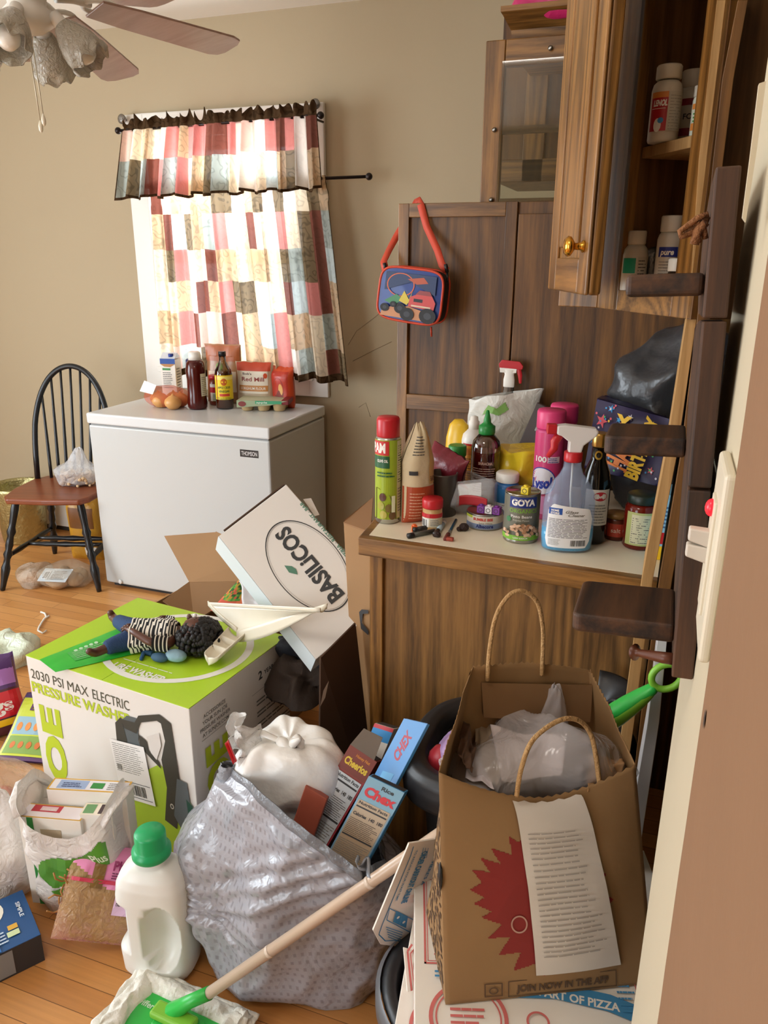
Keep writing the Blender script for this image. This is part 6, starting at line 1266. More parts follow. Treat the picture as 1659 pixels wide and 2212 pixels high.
# flour bag, folded top
def fl2(d): D0(d, .0, .0, 1, .38, M('#b04a26', .5)); D0(d, .68, .4, 1, .95, M('#c9a468', .5)); d.fine(.1, .7, .5, .9, 7, INK, 3, .3, 4); D0(d, .08, .5, .3, .54, INK); d.text('BAKING', .85, .45, .07, M('#5a2a1c'), w=.25, bold=.02); d.text('enriched', .8, .2, .07, M('#d9c04a'), w=.3); d.fine(.1, .05, .5, .34, 9, M('#d9a88c'), 5, .3)
pouch('flour_bag', 'cream and rust brown paper flour bag with pinched top beside the olive green spray can', 'bag', (-.522, 1.665, ZC_), .085, .235, .06, 48, M('#d9c8a4', .6, bump=.2), fl2, seed=23, lump=.006, taper=.75)
# red lidded spice tin
def rd_(d): d.rect(-.03, .008, .03, .03, M('#d9cdb0'), 10); d.rect(-.03, .008, -.008, .028, WHITE, 4); d.bars(-.028, .010, -.012, .026, BLACK, 8); d.rect(-.03, .03, .03, .04, RED, 10); d.fine(-.004, .012, .02, .028, 4, GREYINK)
jar('spice_jar', 'small red capped spice jar with cream label on the counter front', 'jar', on(930, 1143)+V((0, .012, 0)), [(.021, 0), (.0225, .003), (.0225, .05)], [(.0235, .05), (.024, .052), (.024, .068), (.0225, .072), (.004, .072)], M('#c7a06a', .3), RED, (.0228, rd_))
# tuna can
def tn(d): d.rect(-.055, .004, .055, .034, M('#d5cdbd', .4), 20); d.rect(-.055, .004, .055, .016, M('#7a8aa8'), 20); d.rect(-.055, .028, -.03, .034, M('#b3c23c'), 4); d.text('BUMBLE BEE', -.004, .027, .0085, M('#c0392c'), w=.045, bold=.04); d.text('Albacore', .0, .011, .011, M('#1d2c6b'), w=.04, bold=.04); d.text('Solid White', .002, .0185, .005, INK, w=.03)
pt = on(1038, 1146)+V((0, .04, 0)); jar('tuna_can', 'flat tuna can with blue and white label on the counter', 'can', pt, [(.041, 0), (.042, .002), (.042, .034), (.043, .036), (.041, .038), (.039, .0355), (.004, .0355)], None, M('#9a9a94', .3, .9), None, (.0422, tn))
# bean can
def gy(d):
    d.rect(-.06, .008, .06, .108, M('#6d6b5c', .4), 26); d.rect(-.028, .082, .034, .106, M('#1c2f78'), 12); d.text('GOYA', .003, .094, .019, WHITE, w=.052, bold=.05); d.text('ORGANICS', .004, .075, .0125, M('#7fb53a'), w=.062, bold=.01)
    d.text('Pinto Beans', .0, .0625, .009, WHITE, w=.046, bold=.01); d.text('Frijoles Pintos', .0, .054, .006, M('#d2cfc0'), w=.034); d.rect(-.06, .008, .06, .019, M('#7fb53a'), 24); d.text('LOW SODIUM', .0, .0135, .005, WHITE, w=.03, bold=.02); d.ell(-.028, .055, .006, .006, M('#3c7a4a'))
    rr = random.Random(3)
    for i in range(60):
        x, z = rr.uniform(-.034, .034), rr.uniform(.021, .046); 
        if z > .048-.5*x*x*30: continue
        d.ell(x, z, .0045, .003, M(rr.choice(['#c79a78', '#b0805c', '#d9b394']), .5), n=10, rot=rr.uniform(0, 3)); 
pg = on(1118, 1172)+V((0, .036, 0)); 
jar('bean_can', 'tall tin of beans with dark green label and blue banner on the counter', 'can', pg-V((0, .006, 0)), [(.0375, 0), (.0385, .002), (.0375, .006), (.0378, .106), (.0388, .109), (.0388, .111), (.0365, .111), (.0355, .108), (.004, .108)], None, M('#a9a9a2', .25, .95), None, (.0380, gy))
def cube(x, y, z, c, rz, label, s=.017):
    t = thing('linking_cube', label, 'toy cube', (x, y, z), R(rz)); b = MB(); b.box(-s/2, s/2, -s/2, s/2, 0, s, c); b.build('body', t, bevel=.0012); b = MB(); b.lathe([(.0045, s), (.0045, s+.003), (.001, s+.003)], c, 14, cap0=False); b.build('peg', t)
    b = MB(); d = Dec(b, lambda u, v, h: V((u, -s/2-h, s/2+v)), .0002); d.ell(0, 0, .0052, .0052, M('#3a3320', .6), inner=.75, n=20); b.build('hole_ring', t, weld=False)
cube(pg.x+.009, pg.y-.024, pg.z+.109, M('#e8cf2a', .4), -12, 'yellow linking cube on top of the bean can')
for i, (dx, c, l) in enumerate(((-.012, '#7b2f96', 'purple linking cube at the left on the tuna can'), (.006, '#e9e4e6', 'white linking cube between the two purple ones on the tuna can'), (.024, '#7b2f96', 'purple linking cube at the right on the tuna can'))): cube(pt.x+dx+.008, pt.y-.022, pt.z+.038, M(c, .4), -6, l)
cube(on(895, 1147).x, on(895, 1147).y, ZC_, M('#e8682a', .4), 20, 'small orange cube lying beside the marker pens', .013)
# vitamin jar
def vt(d): d.rect(-.03, .01, .035, .065, M('#2f7ab8', .4), 14); d.rect(-.03, .012, .035, .03, M('#e0e6ea'), 14); d.fine(-.01, .014, .03, .028, 3, GREYINK)
jar('vitamin_jar', 'blue labelled jar with ribbed white lid behind the bean can', 'jar', (-.335, 1.80, ZC_), [(.028, 0), (.03, .004), (.03, .068), (.024, .078)], [(.027, .078), (.028, .08), (.028, .098), (.025, .101), (.004, .101)], M('#2a6cae', .35), WHITE, (.0302, vt))
# glass cleaner
p = on(1216, 1198)+V((0, .042, 0)); t = thing('glass_cleaner', 'clear spray bottle with blue liquid, white label and white trigger head', 'spray bottle', p, R(14))
prf = [(.042, 0), (.052, .004), (.054, .03), (.053, .10), (.050, .125), (.036, .15), (.024, .165), (.018, .18), (.017, .195)]
b = MB(); b.lathe(prf, film('cleaner_bottle', '#b9c8e4', .80, .05, .0, 20), 48, sy=.62, sq=2.3, cap1=False); b.build('bottle', t, thick=.0015)
b = MB(); b.lathe([(.041, .002), (.0515, .005), (.0535, .03), (.0530, .052)], M('#2aa4d4', .15), 48, sy=.615, sq=2.3); b.build('liquid', t)
b = MB(); b.lathe([(.0185, .193), (.019, .195), (.019, .212), (.017, .214)], RED, 28); b.build('collar', t)
TH_ = M('#e6e4e2', .35)
b = MB(); sec = [(.0, .214, .012), (0, .225, .010)]
b.prism([(-.012, .212), (.014, .212), (.018, .228), (.042, .248), (.046, .258), (.040, .264), (-.02, .270), (-.038, .268), (-.038, .250), (-.028, .247), (-.012, .235)], -.012, .012, TH_, Matrix(((1, 0, 0, 0), (0, 0, 1, 0), (0, 1, 0, 0), (0, 0, 0, 1)))); b.build('spray_head', t, bevel=.003)
b = MB(); b.tube([(-.030, 0, .250), (-.040, 0, .232), (-.040, 0, .218), (-.052, 0, .200)], [.006, .006, .005, .003], RED, 8, flat=1.6); b.build('trigger', t)
MB().box(-.058, -.038, -.010, .010, .250, .270, RED).build('nozzle', t, bevel=.002)
MB().tube([(0, 0, .21), (.001, 0, .12), (.012, 0, .01)], .0025, M('#e8ecec', .3), 6).build('dip_tube', t)
def gl(d):
    m = M('#e9e9ea', .5); pts = [(-.040, .012), (.030, .012), (.042, .03), (.044, .075), (.034, .098), (-.03, .108), (-.044, .09), (-.046, .03)]
    d.k += 1
    n = 20; us = [q[0] for q in pts]
    # label in strips so that it follows the curve
    for i in range(n):
        u0 = -.046+.09*i/n; u1 = u0+.09/n
        def ys(u):
            r = []
            for a, c in zip(pts, pts[1:]+pts[:1]):
                if (a[0]-u)*(c[0]-u) <= 0 and a[0] != c[0]: r.append(a[1]+(c[1]-a[1])*(u-a[0])/(c[0]-a[0]))
            return (min(r), max(r)) if r else (.05, .05)
        l0, h0 = ys(u0+1e-5); l1, h1 = ys(u1-1e-5); d.mb.add([d.p(u0, l0), d.p(u1, l1), d.p(u1, h1), d.p(u0, h0)], [(0, 1, 2, 3)], m)
    d.rect(-.040, .085, -.012, .099, M('#1f4fa0'), 8); d.text('HOME', -.026, .094, .006, WHITE, w=.016, bold=.04); d.text('STORE', -.026, .088, .006, WHITE, w=.018, bold=.04)
    d.text('Glass', .002, .092, .008, GREYINK, w=.018, bold=.04, italic=.3); d.text('Cleaner', .010, .085, .008, GREYINK, w=.026, bold=.04, italic=.3); d.fine(-.038, .035, .036, .078, 13, INK, 4, .3, 7); d.fine(-.036, .018, -.01, .032, 5, GREYINK, 6, .3); d.bars(.002, .017, .028, .030, INK, 20)
b = MB()
def sef(u, v, h):   # front of the flat oval bottle
    a = R(-90)+u/.046; c, s = math.cos(a), math.sin(a); e = 2/2.3; r = .0538+h
    return V((r*math.copysign(abs(c)**e, c), .62*r*math.copysign(abs(s)**e, s)-.0006, v))
gl(Dec(b, sef, .0012)); b.build('label', t, weld=False)
# pink disinfectant cans
def ly(d):
    d.rect(-.05, .015, .05, .21, M('#d43f78', .35), 22); d.rect(-.05, .015, .05, .06, M('#d98ab8', .35), 22); d.ell(-.014, .095, .034, .034, M('#e6e2ea'), n=30, rings=3); d.ell(-.014, .095, .034, .034, M('#2a3fa0'), inner=.93, n=40); d.text('Lysol', -.014, .09, .034, M('#2438a0'), w=.056, bold=.05, italic=.25, rot=.15)
    d.text('100', -.018, .148, .018, WHITE, w=.028, bold=.03); d.rect(-.002, .14, .026, .155, M('#f0d0dc'), 6); d.fine(.0, .141, .024, .154, 3, M('#3a2f80')); d.text('DISINFECTANT', .0, .062, .008, M('#c03a4a'), w=.05, bold=.03)
for i, (x, y, l) in enumerate(((-.240, 1.80, 'pink disinfectant spray can with blue and white oval behind the bean can'), (-.222, 1.885, 'second pink disinfectant spray can just behind the first one'))):
    jar('spray_can', l, 'spray can', (x, y, ZC_), [(.03, 0), (.033, .004), (.033, .21), (.028, .218)], [(.0325, .216), (.0335, .22), (.0335, .255), (.031, .26), (.004, .26)], M('#d05088', .35), M('#e0427c', .4), (.0333, ly) if i == 0 else None, group=None)
# chilli sauce bottle
def sr(d): d.text('SRIRACHA', .0, .10, .008, M('#d9b0a0'), w=.03, bold=.03); d.fine(-.028, .03, .03, .092, 12, M('#c9a090'), 3, .3, 5)
GL2 = glass('sauce_bottle_plastic', '#d9c7c0', .05, .75)
tq = jar('chilli_sauce_bottle', 'chilli sauce squeeze bottle with green pointed cap', 'bottle', (-.402, 1.85, ZC_), [(.028, 0), (.031, .005), (.031, .13), (.028, .145), (.016, .16)], [(.0165, .160), (.0175, .163), (.0175, .178), (.013, .181), (.008, .186), (.0075, .192), (.003, .212), (.0015, .213)], GL2, M('#1b8a3c', .35), (.0315, sr), liquid=([(.026, .003), (.0295, .006), (.0295, .118), (.028, .122)], M('#7e1e10', .25, var=.2, vs=50)))
tq.scale = (1.17, 1.17, 1.12)
# spice jar with green lid
def sj(d): d.rect(-.02, .025, .025, .07, M('#cfd2a8'), 8); d.rect(-.02, .045, .025, .056, GRN, 8); d.fine(-.015, .028, .02, .043, 4, GREYINK)
jar('herb_jar', 'slim glass herb jar with green lid behind the flour bag', 'jar', (-.488, 1.90, ZC_), [(.021, 0), (.023, .004), (.023, .095), (.020, .105)], [(.0225, .105), (.0235, .107), (.0235, .13), (.021, .133)], glass('herb_glass', '#c9cfae', .05, .6), GRN, (.0234, sj), liquid=([(.020, .003), (.021, .07)], M('#6b7a4a', .8)))
# yellow dish soap and white squeeze bottle
def wl(d): d.rect(-.028, .02, .03, .125, M('#d98a2c', .45), 12); d.rect(-.028, .10, .03, .118, M('#c86a1c'), 12); d.fine(-.02, .03, .026, .095, 10, M('#6b3c14'), 4, .3, 5); d.rect(-.03, .125, .03, .13, RED, 12)
jar('squeeze_bottle', 'white squeeze bottle with orange label behind the chilli sauce bottle', 'bottle', (-.462, 1.965, ZC_), [(.028, 0), (.031, .005), (.031, .135), (.028, .15), (.014, .165)], [(.014, .165), (.014, .185), (.011, .187), (.010, .197), (.003, .2)], M('#e3e0da', .35), WHITE, (.0313, wl))
def yl(d): d.ell(.0, .09, .02, .03, M('#e06a2c')); d.rect(-.03, .01, .03, .06, M('#3a9ad0'), 10); d.text('Joy', .0, .11, .014, M('#d0302c'), w=.02)
jar('dish_soap_bottle', 'yellow soap bottle partly hidden by the white squeeze bottle', 'bottle', (-.512, 2.0, ZC_), [(.03, 0), (.034, .006), (.036, .08), (.034, .13), (.026, .165), (.012, .18)], None, M('#e2b62c', .3), None, (.0365, yl), sy=.6)
# white carrier bag behind
PLG = film('carrier_bag', '#dcdcd4', .12, .35, .7, 20)
b = MB()
pa = [at(998, 840, Y=1.98), at(1155, 835, Y=1.96), at(1125, 1010, Y=1.93), at(1010, 1010, Y=1.95)]
o0 = V((-.418, 2.035, ZC_))
def cb(u, v):
    a = u*6.283; c, s = math.cos(a), math.sin(a); z = v*.25; w = .06+.036*v; y = .035*(1-.5*v); q = V((w*c+.015*v, y*s, z+.02*c*v**3+.010*nz((u*9, v*2, 1), 1)*v)); return q+V((c, s, 0))*((crease(q, 12, 3)-.3)*.02+(fold(q, 8, 3)-.4)*.01)
b.grid(cb, 80, 40, PLG, cu=True); o = b.build('carrier_bag', weld=False); o.location = o0; tag(o, 'upright white plastic carrier bag with green print behind the bottles', 'bag')
b = MB(); gridprint(b, lambda u, v: cb(u, v), [(.66, .80), (.70, .90), (.74, .86), (.77, .93), (.79, .84), (.75, .78), (.70, .82)], M('#7fae5a', .5), 24, V((0, -.0015, 0))); b.build('green_print', o, weld=False)
t = thing('trigger_bottle', 'clear spray bottle with red and white trigger head at the back of the counter', 'spray bottle', (-.395, 2.065, ZC_)); t.scale = (.9, .3, 1.1); b = MB(); b.lathe([(.034, 0), (.036, .01), (.036, .16), (.02, .2), (.015, .24)], CLEARP, 28); b.build('bottle', t)
b = MB(); b.lathe([(.016, .24), (.017, .242), (.017, .258), (.014, .27), (.018, .282)], WHITE, 20); b.prism([(-.028, .275), (.02, .275), (.022, .288), (-.03, .288)], -.012, .012, WHITE, Matrix(((1, 0, 0, 0), (0, 0, 1, 0), (0, 1, 0, 0), (0, 0, 0, 1)))); b.build('collar', t)
b = MB(); b.prism([(-.03, .286), (.038, .284), (.040, .292), (.03, .302), (-.024, .305), (-.033, .295)], -.013, .013, RED, Matrix(((1, 0, 0, 0), (0, 0, 1, 0), (0, 1, 0, 0), (0, 0, 0, 1)))); b.tube([(.024, 0, .29), (.032, 0, .27), (.034, 0, .25)], [.008, .007, .004], RED, 8); b.build('spray_head', t, bevel=.003)
# red and dark bits behind the flour bag
def rb(d): D0(d, .1, .3, .9, .8, M('#c9c26a'))
pouch('snack_bag', 'dark red foil snack bag slumped behind the flour bag', 'bag', (-.505, 1.80, ZC_), .12, .15, .05, -28, M('#7a2230', .35, bump=.2), None, seed=31, lump=.01, roll=14)
jar('steel_can', 'open steel can with dark rim behind the flour bag', 'can', (-.478, 1.73, ZC_), [(.034, 0), (.035, .1), (.0365, .103), (.034, .104), (.033, .1), (.033, .03)], None, M('#6a6560', .35, .7), None)
# clear clamshell containers
CLS = film('clamshell_plastic', '#d9dde2', .70, .04, 0, 30)
def clam(nm, label, c, w, d_, h, rot, m=CLS):
    t = thing(nm, label, 'container', c, rot=rot); b = MB()
    def f(u, v):
        a = u*6.283; cx, s = math.cos(a), math.sin(a); e = .4; k = .84+.16*v; return V((w/2*k*math.copysign(abs(cx)**e, cx), d_/2*k*math.copysign(abs(s)**e, s), h*v))
    b.grid(f, 48, 8, m, cu=True); b.add([f(i/48, 0) for i in range(48)], [tuple(range(48))], m); b.build('tray', t, thick=.0008)
    b = MB(); b.tube([f(i/48, 1) for i in range(48)], .0018, m, 6, closed=True); b.build('rim', t); return t
t = clam('berry_container', 'clear plastic clamshell container tilted against the flour bag', (-.402, 1.735, ZC_+.02), .125, .08, .055, (R(-38), R(-10), R(8)))
t2 = clam('berry_container', 'second clear clamshell container behind the tilted one', (-.43, 1.79, ZC_+.002), .10, .08, .075, (R(10), R(14), R(-12)))
b = MB(); b.grid(lambda u, v: V((.035*math.cos(2.6*u+.3)-.0, .004+.0*v, .018+.024*v+.006*math.sin(u*3))), 16, 5, M('#c8323c', .3)); o = b.build('red_plastic_lid', thick=.002); o.location = (-.395, 1.700, ZC_+.014); tag(o, 'red plastic strip lying inside the tilted clear container', 'lid')
b = MB(); b.lathe([(.030, 0), (.032, .006), (.030, .008), (.004, .008)], M('#a82030', .3), 24); o = b.build('red_round_lid'); o.location = (-.45, 1.755, ZC_+.045); o.rotation_euler = (R(70), 0, R(10)); tag(o, 'round dark red lid seen through the clear containers', 'lid')
# yellow bag and what it covers
YBG = M('#d9bc2c', .3, bump=1, bs=14)
b = MB(); c = V((-.322, 1.89, ZC_))
def yf(u, v):
    a = u*6.283; cc, s = math.cos(a), math.sin(a); q = V((.062*cc*(1-.2*v)+.015*v, .05*s, .135*v)); return q+V((cc, s, .6))*((crease(q, 15, 6)-.3)*.05+(fold(q, 8, 5)-.4)*.02)
b.grid(yf, 60, 34, lambda u, v: YBG if (v > .42 or .5 < u < .62) else M('#221d14', .5), cu=True); b.add([yf(i/60, 1) for i in range(60)], [tuple(range(60))], YBG)
o = b.build('yellow_bag', weld=False); o.location = c; tag(o, 'crumpled bright yellow foil bag behind the white lidded jar', 'bag')
# dark crate leaning behind
t = thing('plastic_crate', 'dark brown plastic tray tilted behind the yellow bag', 'tray', at(1120, 980, Y=1.95)); o_ = V(t.location)
P4 = [at(x, y, Y=yy)-o_ for x, y, yy in ((1108, 985, 1.94), (1160, 868, 1.97), (1195, 885, 1.95), (1150, 1000, 1.92))]; b = MB(); b.quadslab(P4[0], P4[1], P4[2], P4[3], .03, M('#2c1a18', .35)); b.build('tray', t, bevel=.003); b = MB(); P5 = [P4[0].lerp(P4[2], .3), P4[1].lerp(P4[2], .4), P4[2].lerp(P4[0], .06), P4[3].lerp(P4[1], .15)]; b.add([p+V((.002, -.005, 0)) for p in (P4[0].lerp(P4[1], .55).lerp(P4[3].lerp(P4[2], .55), .45), P4[1].lerp(P4[2], .5)+V((0, 0, -.006)), P4[2]+V((-.003, 0, -.004)), P4[3].lerp(P4[2], .5))], [(0, 1, 2, 3)], M('#8d8a86', .4)); b.build('label', t)
# dark bottle with gold cap
def dl(d): d.rect(-.02, .045, .035, .125, M('#d8d3c8'), 10); d.ell(.012, .11, .015, .010, M('#b8202c')); d.text('oni', .012, .11, .010, WHITE, w=.016, bold=.03); d.fine(-.01, .05, .03, .095, 7, GREYINK); 
vb = jar('vinegar_bottle', 'dark glass bottle with gold screw cap behind the glass cleaner', 'bottle', (-.117, 1.665, ZC_), [(.028, 0), (.031, .005), (.031, .135), (.026, .16), (.016, .185), (.0145, .215)], [(.016, .213), (.0165, .215), (.0165, .24), (.014, .243)], M('#0e0c0c', .08), M('#c9a35a', .3, .9), (.0313, dl))
b = MB(); d = Dec(b, cyl(.0165, -86, (-.117, 1.665)), .0006); d.ell(0, ZC_+.197, .008, .010, M('#b8963c', .4, .6), inner=.6, n=20); o = b.build('neck_emblem', vb, weld=False); o.matrix_parent_inverse = Matrix.Translation(vb.location).inverted()
# salsa jar, small jar, blue box at the right end
def sl_(d): d.rect(-.03, .012, .035, .085, M('#b9c07a', .5), 12); d.rect(-.018, .016, .022, .08, M('#d6d3b0'), 8); d.fine(-.016, .018, .020, .076, 12, INK, 4, .3, 3)
jar('salsa_jar', 'jar of red salsa with dark green lid and nutrition label', 'jar', (-.018, 1.665, ZC_), [(.030, 0), (.034, .005), (.035, .05), (.034, .09), (.028, .1)], [(.031, .1), (.032, .102), (.032, .117), (.030, .119), (.004, .119)], M('#6b1a0e', .12), M('#1e2c24', .4), (.0353, sl_))
jar('small_jar', 'small brown jar with red label lying between the dark bottle and the salsa jar', 'jar', (-.068, 1.70, ZC_), [(.022, 0), (.024, .004), (.024, .045), (.021, .052)], [(.024, .05), (.024, .06), (.004, .061)], M('#5a2414', .3), M('#8c6a3a', .4), (.0243, lambda d: (d.rect(-.02, .01, .03, .04, M('#b3402c'), 8), d.text('salt', .0, .025, .014, CR, w=.02))))
def bb(f, s, a): f.rect(0, 0, .05, .13, M('#8cc4e0', .5)); f.rect(.0, .035, .05, .06, RED); f.rect(0, 0, .05, .03, YEL); f.fine(.005, .07, .045, .12, 6, M('#3a6a9a'))
block('blue_box', 'light blue cereal bar box at the right end of the counter', 'box', (.035, 1.64, ZC_), .05, .09, .14, 0, M('#7db8d6', .5), bb)
# birthday gift bag
NV = M('#231c4a', .35); gbp = V((-.07, 1.84, ZC_))
t = thing('gift_bag', 'dark blue gift bag with coloured stars and birthday lettering lying on the counter', 'gift bag', gbp)
q = [at(x, y, Y=yy)-gbp for x, y, yy in ((1262, 1010, 1.80), (1420, 1050, 1.76), (1446, 905, 1.80), (1290, 862, 1.86))]
def gf2(u, v, h=0): p = q[0].lerp(q[1], u).lerp(q[3].lerp(q[2], u), v); return p+V((0, -.012*math.sin(u*3.1)*math.sin(v*3.1)-h-.004*nz((u*4, v*4, 2), 1), 0))
b = MB(); b.grid(gf2, 24, 18, NV); b.grid(lambda u, v: gf2(u, v)+V((.012, .09, -.004)), 6, 6, NV); b.grid(lambda u, v: gf2(0, v)+V((.012, .09, -.004))*u, 4, 10, NV); b.grid(lambda u, v: gf2(u, 0)+V((.012, .09, -.004))*v, 10, 4, NV); b.build('bag', t)
b = MB(); d = Dec(b, lambda u, v, h: gf2(u, v, h+.001)); rr = random.Random(8); sc = [M(c, .4) for c in ('#3a9ad8', '#e05a6a', '#f0c43a', '#4ab86a', '#d8d4e0', '#e0803a')]
def star(cu, cv, r, m, asp=1.25): d.poly([(cu+r*(1 if k % 2 == 0 else .42)*math.sin(k*math.pi/5+.2), cv+asp*r*(1 if k % 2 == 0 else .42)*math.cos(k*math.pi/5+.2)) for k in range(10)], m)
star(.12, .72, .085, sc[1]); star(.22, .92, .05, sc[0]); star(.06, .42, .05, sc[0]); star(.35, .80, .04, sc[0]); star(.25, .2, .04, sc[3]); star(.88, .2, .05, sc[1]); star(.5, .88, .04, sc[4]); star(.8, .85, .05, sc[2])
for k in range(46): x, y = rr.uniform(.03, .97), rr.uniform(.05, .97); (d.ell(x, y, .014, .018, rr.choice(sc), n=10) if k % 2 else d.rect(x, y, x+.022, y+.026, rr.choice(sc)))
d.text('HAPPY', .47, .45, .42, sc[5], w=.62, rot=R(78), bold=.05); d.text('BIRTHDAY', .72, .5, .24, sc[2], w=.95, rot=R(80), bold=.05); d.text('Y', .42, .80, .25, sc[2], bold=.06); b.build('print', t, weld=False)
b = MB(); b.quadslab(at(1290, 862, Y=1.87)-gbp, at(1440, 905, Y=1.86)-gbp, at(1430, 880, Y=1.93)-gbp, at(1300, 856, Y=1.94)-gbp, .002, NV); b.build('back_panel', t)
# black plastic bag at the back right
KB_ = M('#3a3b3e', .3, bump=1, bs=11)
lumpbag('black_bag', 'shiny black plastic bag bulging at the back right of the counter', 'bag', (.045, 1.97, ZC_), .15, .09, .44, KB_, seed=81, amp=.5, fs=7, n=80)
# pens, brush and crumbs
def stick(nm, label, cat, p0, p1, r, cols):
    a, c = on(*p0), on(*p1); o0 = a.copy(); t = thing(nm, label, cat, (o0.x, o0.y, ZC_)); n = len(cols)
    for k, (f0, f1, m, rr_) in enumerate(cols):
        x0_, x1_ = (c-a)*f0+V((0, 0, r)), (c-a)*f1+V((0, 0, r)); MB().tube([x0_, x1_], r*rr_, m, 12).build(['barrel', 'cap', 'tip'][k], t)
stick('marker_pen', 'black marker pen with grey barrel lying at the counter edge', 'pen', (881, 1163), (938, 1152), .0055, ((.18, 1, M('#4a4a42', .4), 1), (0, .2, BLACK, 1.15)))
stick('marker_pen', 'short black marker pen lying behind the grey one', 'pen', (893, 1150), (926, 1143), .0055, ((.2, 1, M('#2a2422', .4), 1), (0, .22, BLACK, 1.15)))
stick('paint_brush', 'small blue handled paint brush with reddish tip', 'brush', (985, 1125), (962, 1168), .0028, ((0, .6, M('#28506c', .4), 1), (.6, .75, M('#b9b9b4', .3, .9), 1.3), (.75, 1, M('#6b2a20', .8), 1.8)))
stick('lip_balm', 'clear and blue lip balm tube standing against the pens', 'tube', (940, 1160), (960, 1132), .006, ((.25, .8, M('#b9d4e2', .2), 1), (.0, .27, M('#3a2a22', .3), 1.1), (.8, 1, WHITE, .9)))
for x, y, r, l in ((945, 1160, .008, 'dark brown crumb beside the marker pens'), (1002, 1146, .012, 'larger dark brown crumb in front of the tuna can'), (992, 1147, .007, 'tiny brown crumb at the left of the larger one')):
    o = MB().ball((0, 0, r*.7), r, M('#33201a', .7, bump=.8, bs=200), 10, 1, .9, .8).build('crumb'); o.location = on(x, y); tag(o, l, 'crumb')
o = MB().box(-.008, .008, -.005, .005, 0, .008, M('#9c3c28', .5)).build('red_scrap', bevel=.002); o.location = on(972, 1168); tag(o, 'tiny red scrap at the tip of the paint brush', 'scrap')
# ---------------------------------------------------------------- lunch bag hanging on the cabinet
LBR = M('#d2472a', .45, bump=.2, bs=60); ly0 = PY-.075
LP = [at(x, y, Y=ly0) for x, y in ((834, 572), (968, 588), (955, 705), (820, 682))]; lc = sum(LP, V())/4
t = thing('lunch_bag', 'orange edged lunch bag with racing trucks picture hanging from the oak cabinet', 'lunch bag', lc); q = [p-lc for p in LP]
def lf(u, v, y=0):
    e = .16; p = q[3].lerp(q[2], u).lerp(q[0].lerp(q[1], u), v); return p+V((0, y, 0))
def rsq(k, s=1.0, e=.42):
    a = k*6.283; c, s_ = math.cos(a), math.sin(a); return .5+.5*s*math.copysign(abs(c)**e, c), .5+.5*s*math.copysign(abs(s_)**e, s_)
b = MB(); b.grid(lambda u, v: lf(*rsq(u), y=-.03+.06*v), 64, 4, M('#1c1d28', .6), cu=True); b.add([lf(*rsq(i/64), y=.03) for i in range(64)], [tuple(range(64))], M('#1c1d28', .6)); b.build('gusset', t)
for y in (-.03, .03): b = MB(); b.tube([lf(*rsq(i/64), y=y) for i in range(64)], .0035, LBR, 8, closed=True); b.build('piping', t)
b = MB(); b.grid(lambda u, v: lf(*rsq(u, .97*(1-v)+.001), y=-.031-.006*v), 64, 8, M('#1e3f8f', .3, var=.3, vs=30), cu=True); b.build('front_panel', t)
b = MB(); d = Dec(b, lambda u, v, h: lf(u, v, -.037-h)); 
d.poly([(.08, .06), (.92, .06), (.92, .2), (.5, .3), (.1, .22)], M('#c98a5a', .4)); d.poly([(.1, .55), (.5, .75), (.9, .55), (.9, .9), (.1, .9)], M('#16305f', .4)); d.ell(.35, .68, .22, .22, M('#d0602c', .4), inner=.92, n=30)
d.poly([(.45, .8), (.7, .86), (.78, .76), (.6, .72)], M('#b8502c', .4)); d.poly([(.12, .35), (.3, .5), (.42, .42), (.28, .28)], M('#3f8a5a', .4)); d.poly([(.35, .38), (.42, .58), (.52, .4), (.55, .6), (.48, .32)], M('#d8c23a', .4))
d.poly([(.5, .3), (.52, .48), (.62, .54), (.86, .54), (.92, .42), (.9, .28)], M('#c8342c', .35)); d.rect(.58, .4, .72, .46, M('#2a2c34')); d.poly([(.6, .54), (.66, .62), (.82, .62), (.86, .54)], M('#8c2420', .35)); d.rect(.55, .31, .85, .34, M('#e0c8b0'))
for x, y, r in ((.14, .22, .07), (.38, .24, .09), (.5, .15, .11), (.82, .17, .13), (.27, .3, .05)): d.ell(x, y, r, r*1.1, M('#15171c', .5), n=20); d.ell(x, y, r*.45, r*.5, M('#3c4048', .5), n=14)
b.build('picture', t, weld=False)
b = MB(); sp_ = [at(x, y, Y=yy)-lc for x, y, yy in ((833, 585, ly0), (829, 565, ly0+.01), (841, 540, PY-.02), (856, 512, PY+.04), (875, 480, PY+.045), (892, 452, PY+.045), (900, 437, PY+.04), (905, 433, PY+.015), (909, 442, PY-.008), (922, 490, PY-.008), (945, 540, ly0+.03), (955, 572, ly0), (965, 585, ly0))]
vs = []; ws = (.009, .009, .009, .009, .009, .009, .009, .009, .009, .009, .009, .009)
for k, p in enumerate(sp_):
    a = sp_[max(0, k-1)]; c = sp_[min(len(sp_)-1, k+1)]; tt = (c-a); n = V((-tt.z, 0, tt.x)).normalized()*.0095; vs += [p-n+V((0, -.001, 0)), p+n+V((0, -.001, 0))]
b.add(vs, [(2*i, 2*i+1, 2*i+3, 2*i+2) for i in range(len(sp_)-1)], M('#c8452a', .6), True); b.build('strap', t, thick=.0025)
for x, y in ((966, 588), (834, 585)): b = MB(); c = at(x, y, Y=ly0)-lc; b.tube([c+V((0, 0, .0)), c+V((-.004, -.004, .02))], .005, BLACK, 8); b.tube([c+V((0, 0, 0)), c+V((.003, -.004, -.025))], .003, BLACK, 6); b.build('clip', t)
b = MB(); c = at(936, 705, Y=ly0)-lc+V((0, -.02, 0)); b.tube([c, c+V((.002, 0, -.025))], .005, LBR, 6, flat=.4); b.build('zip_pull', t)
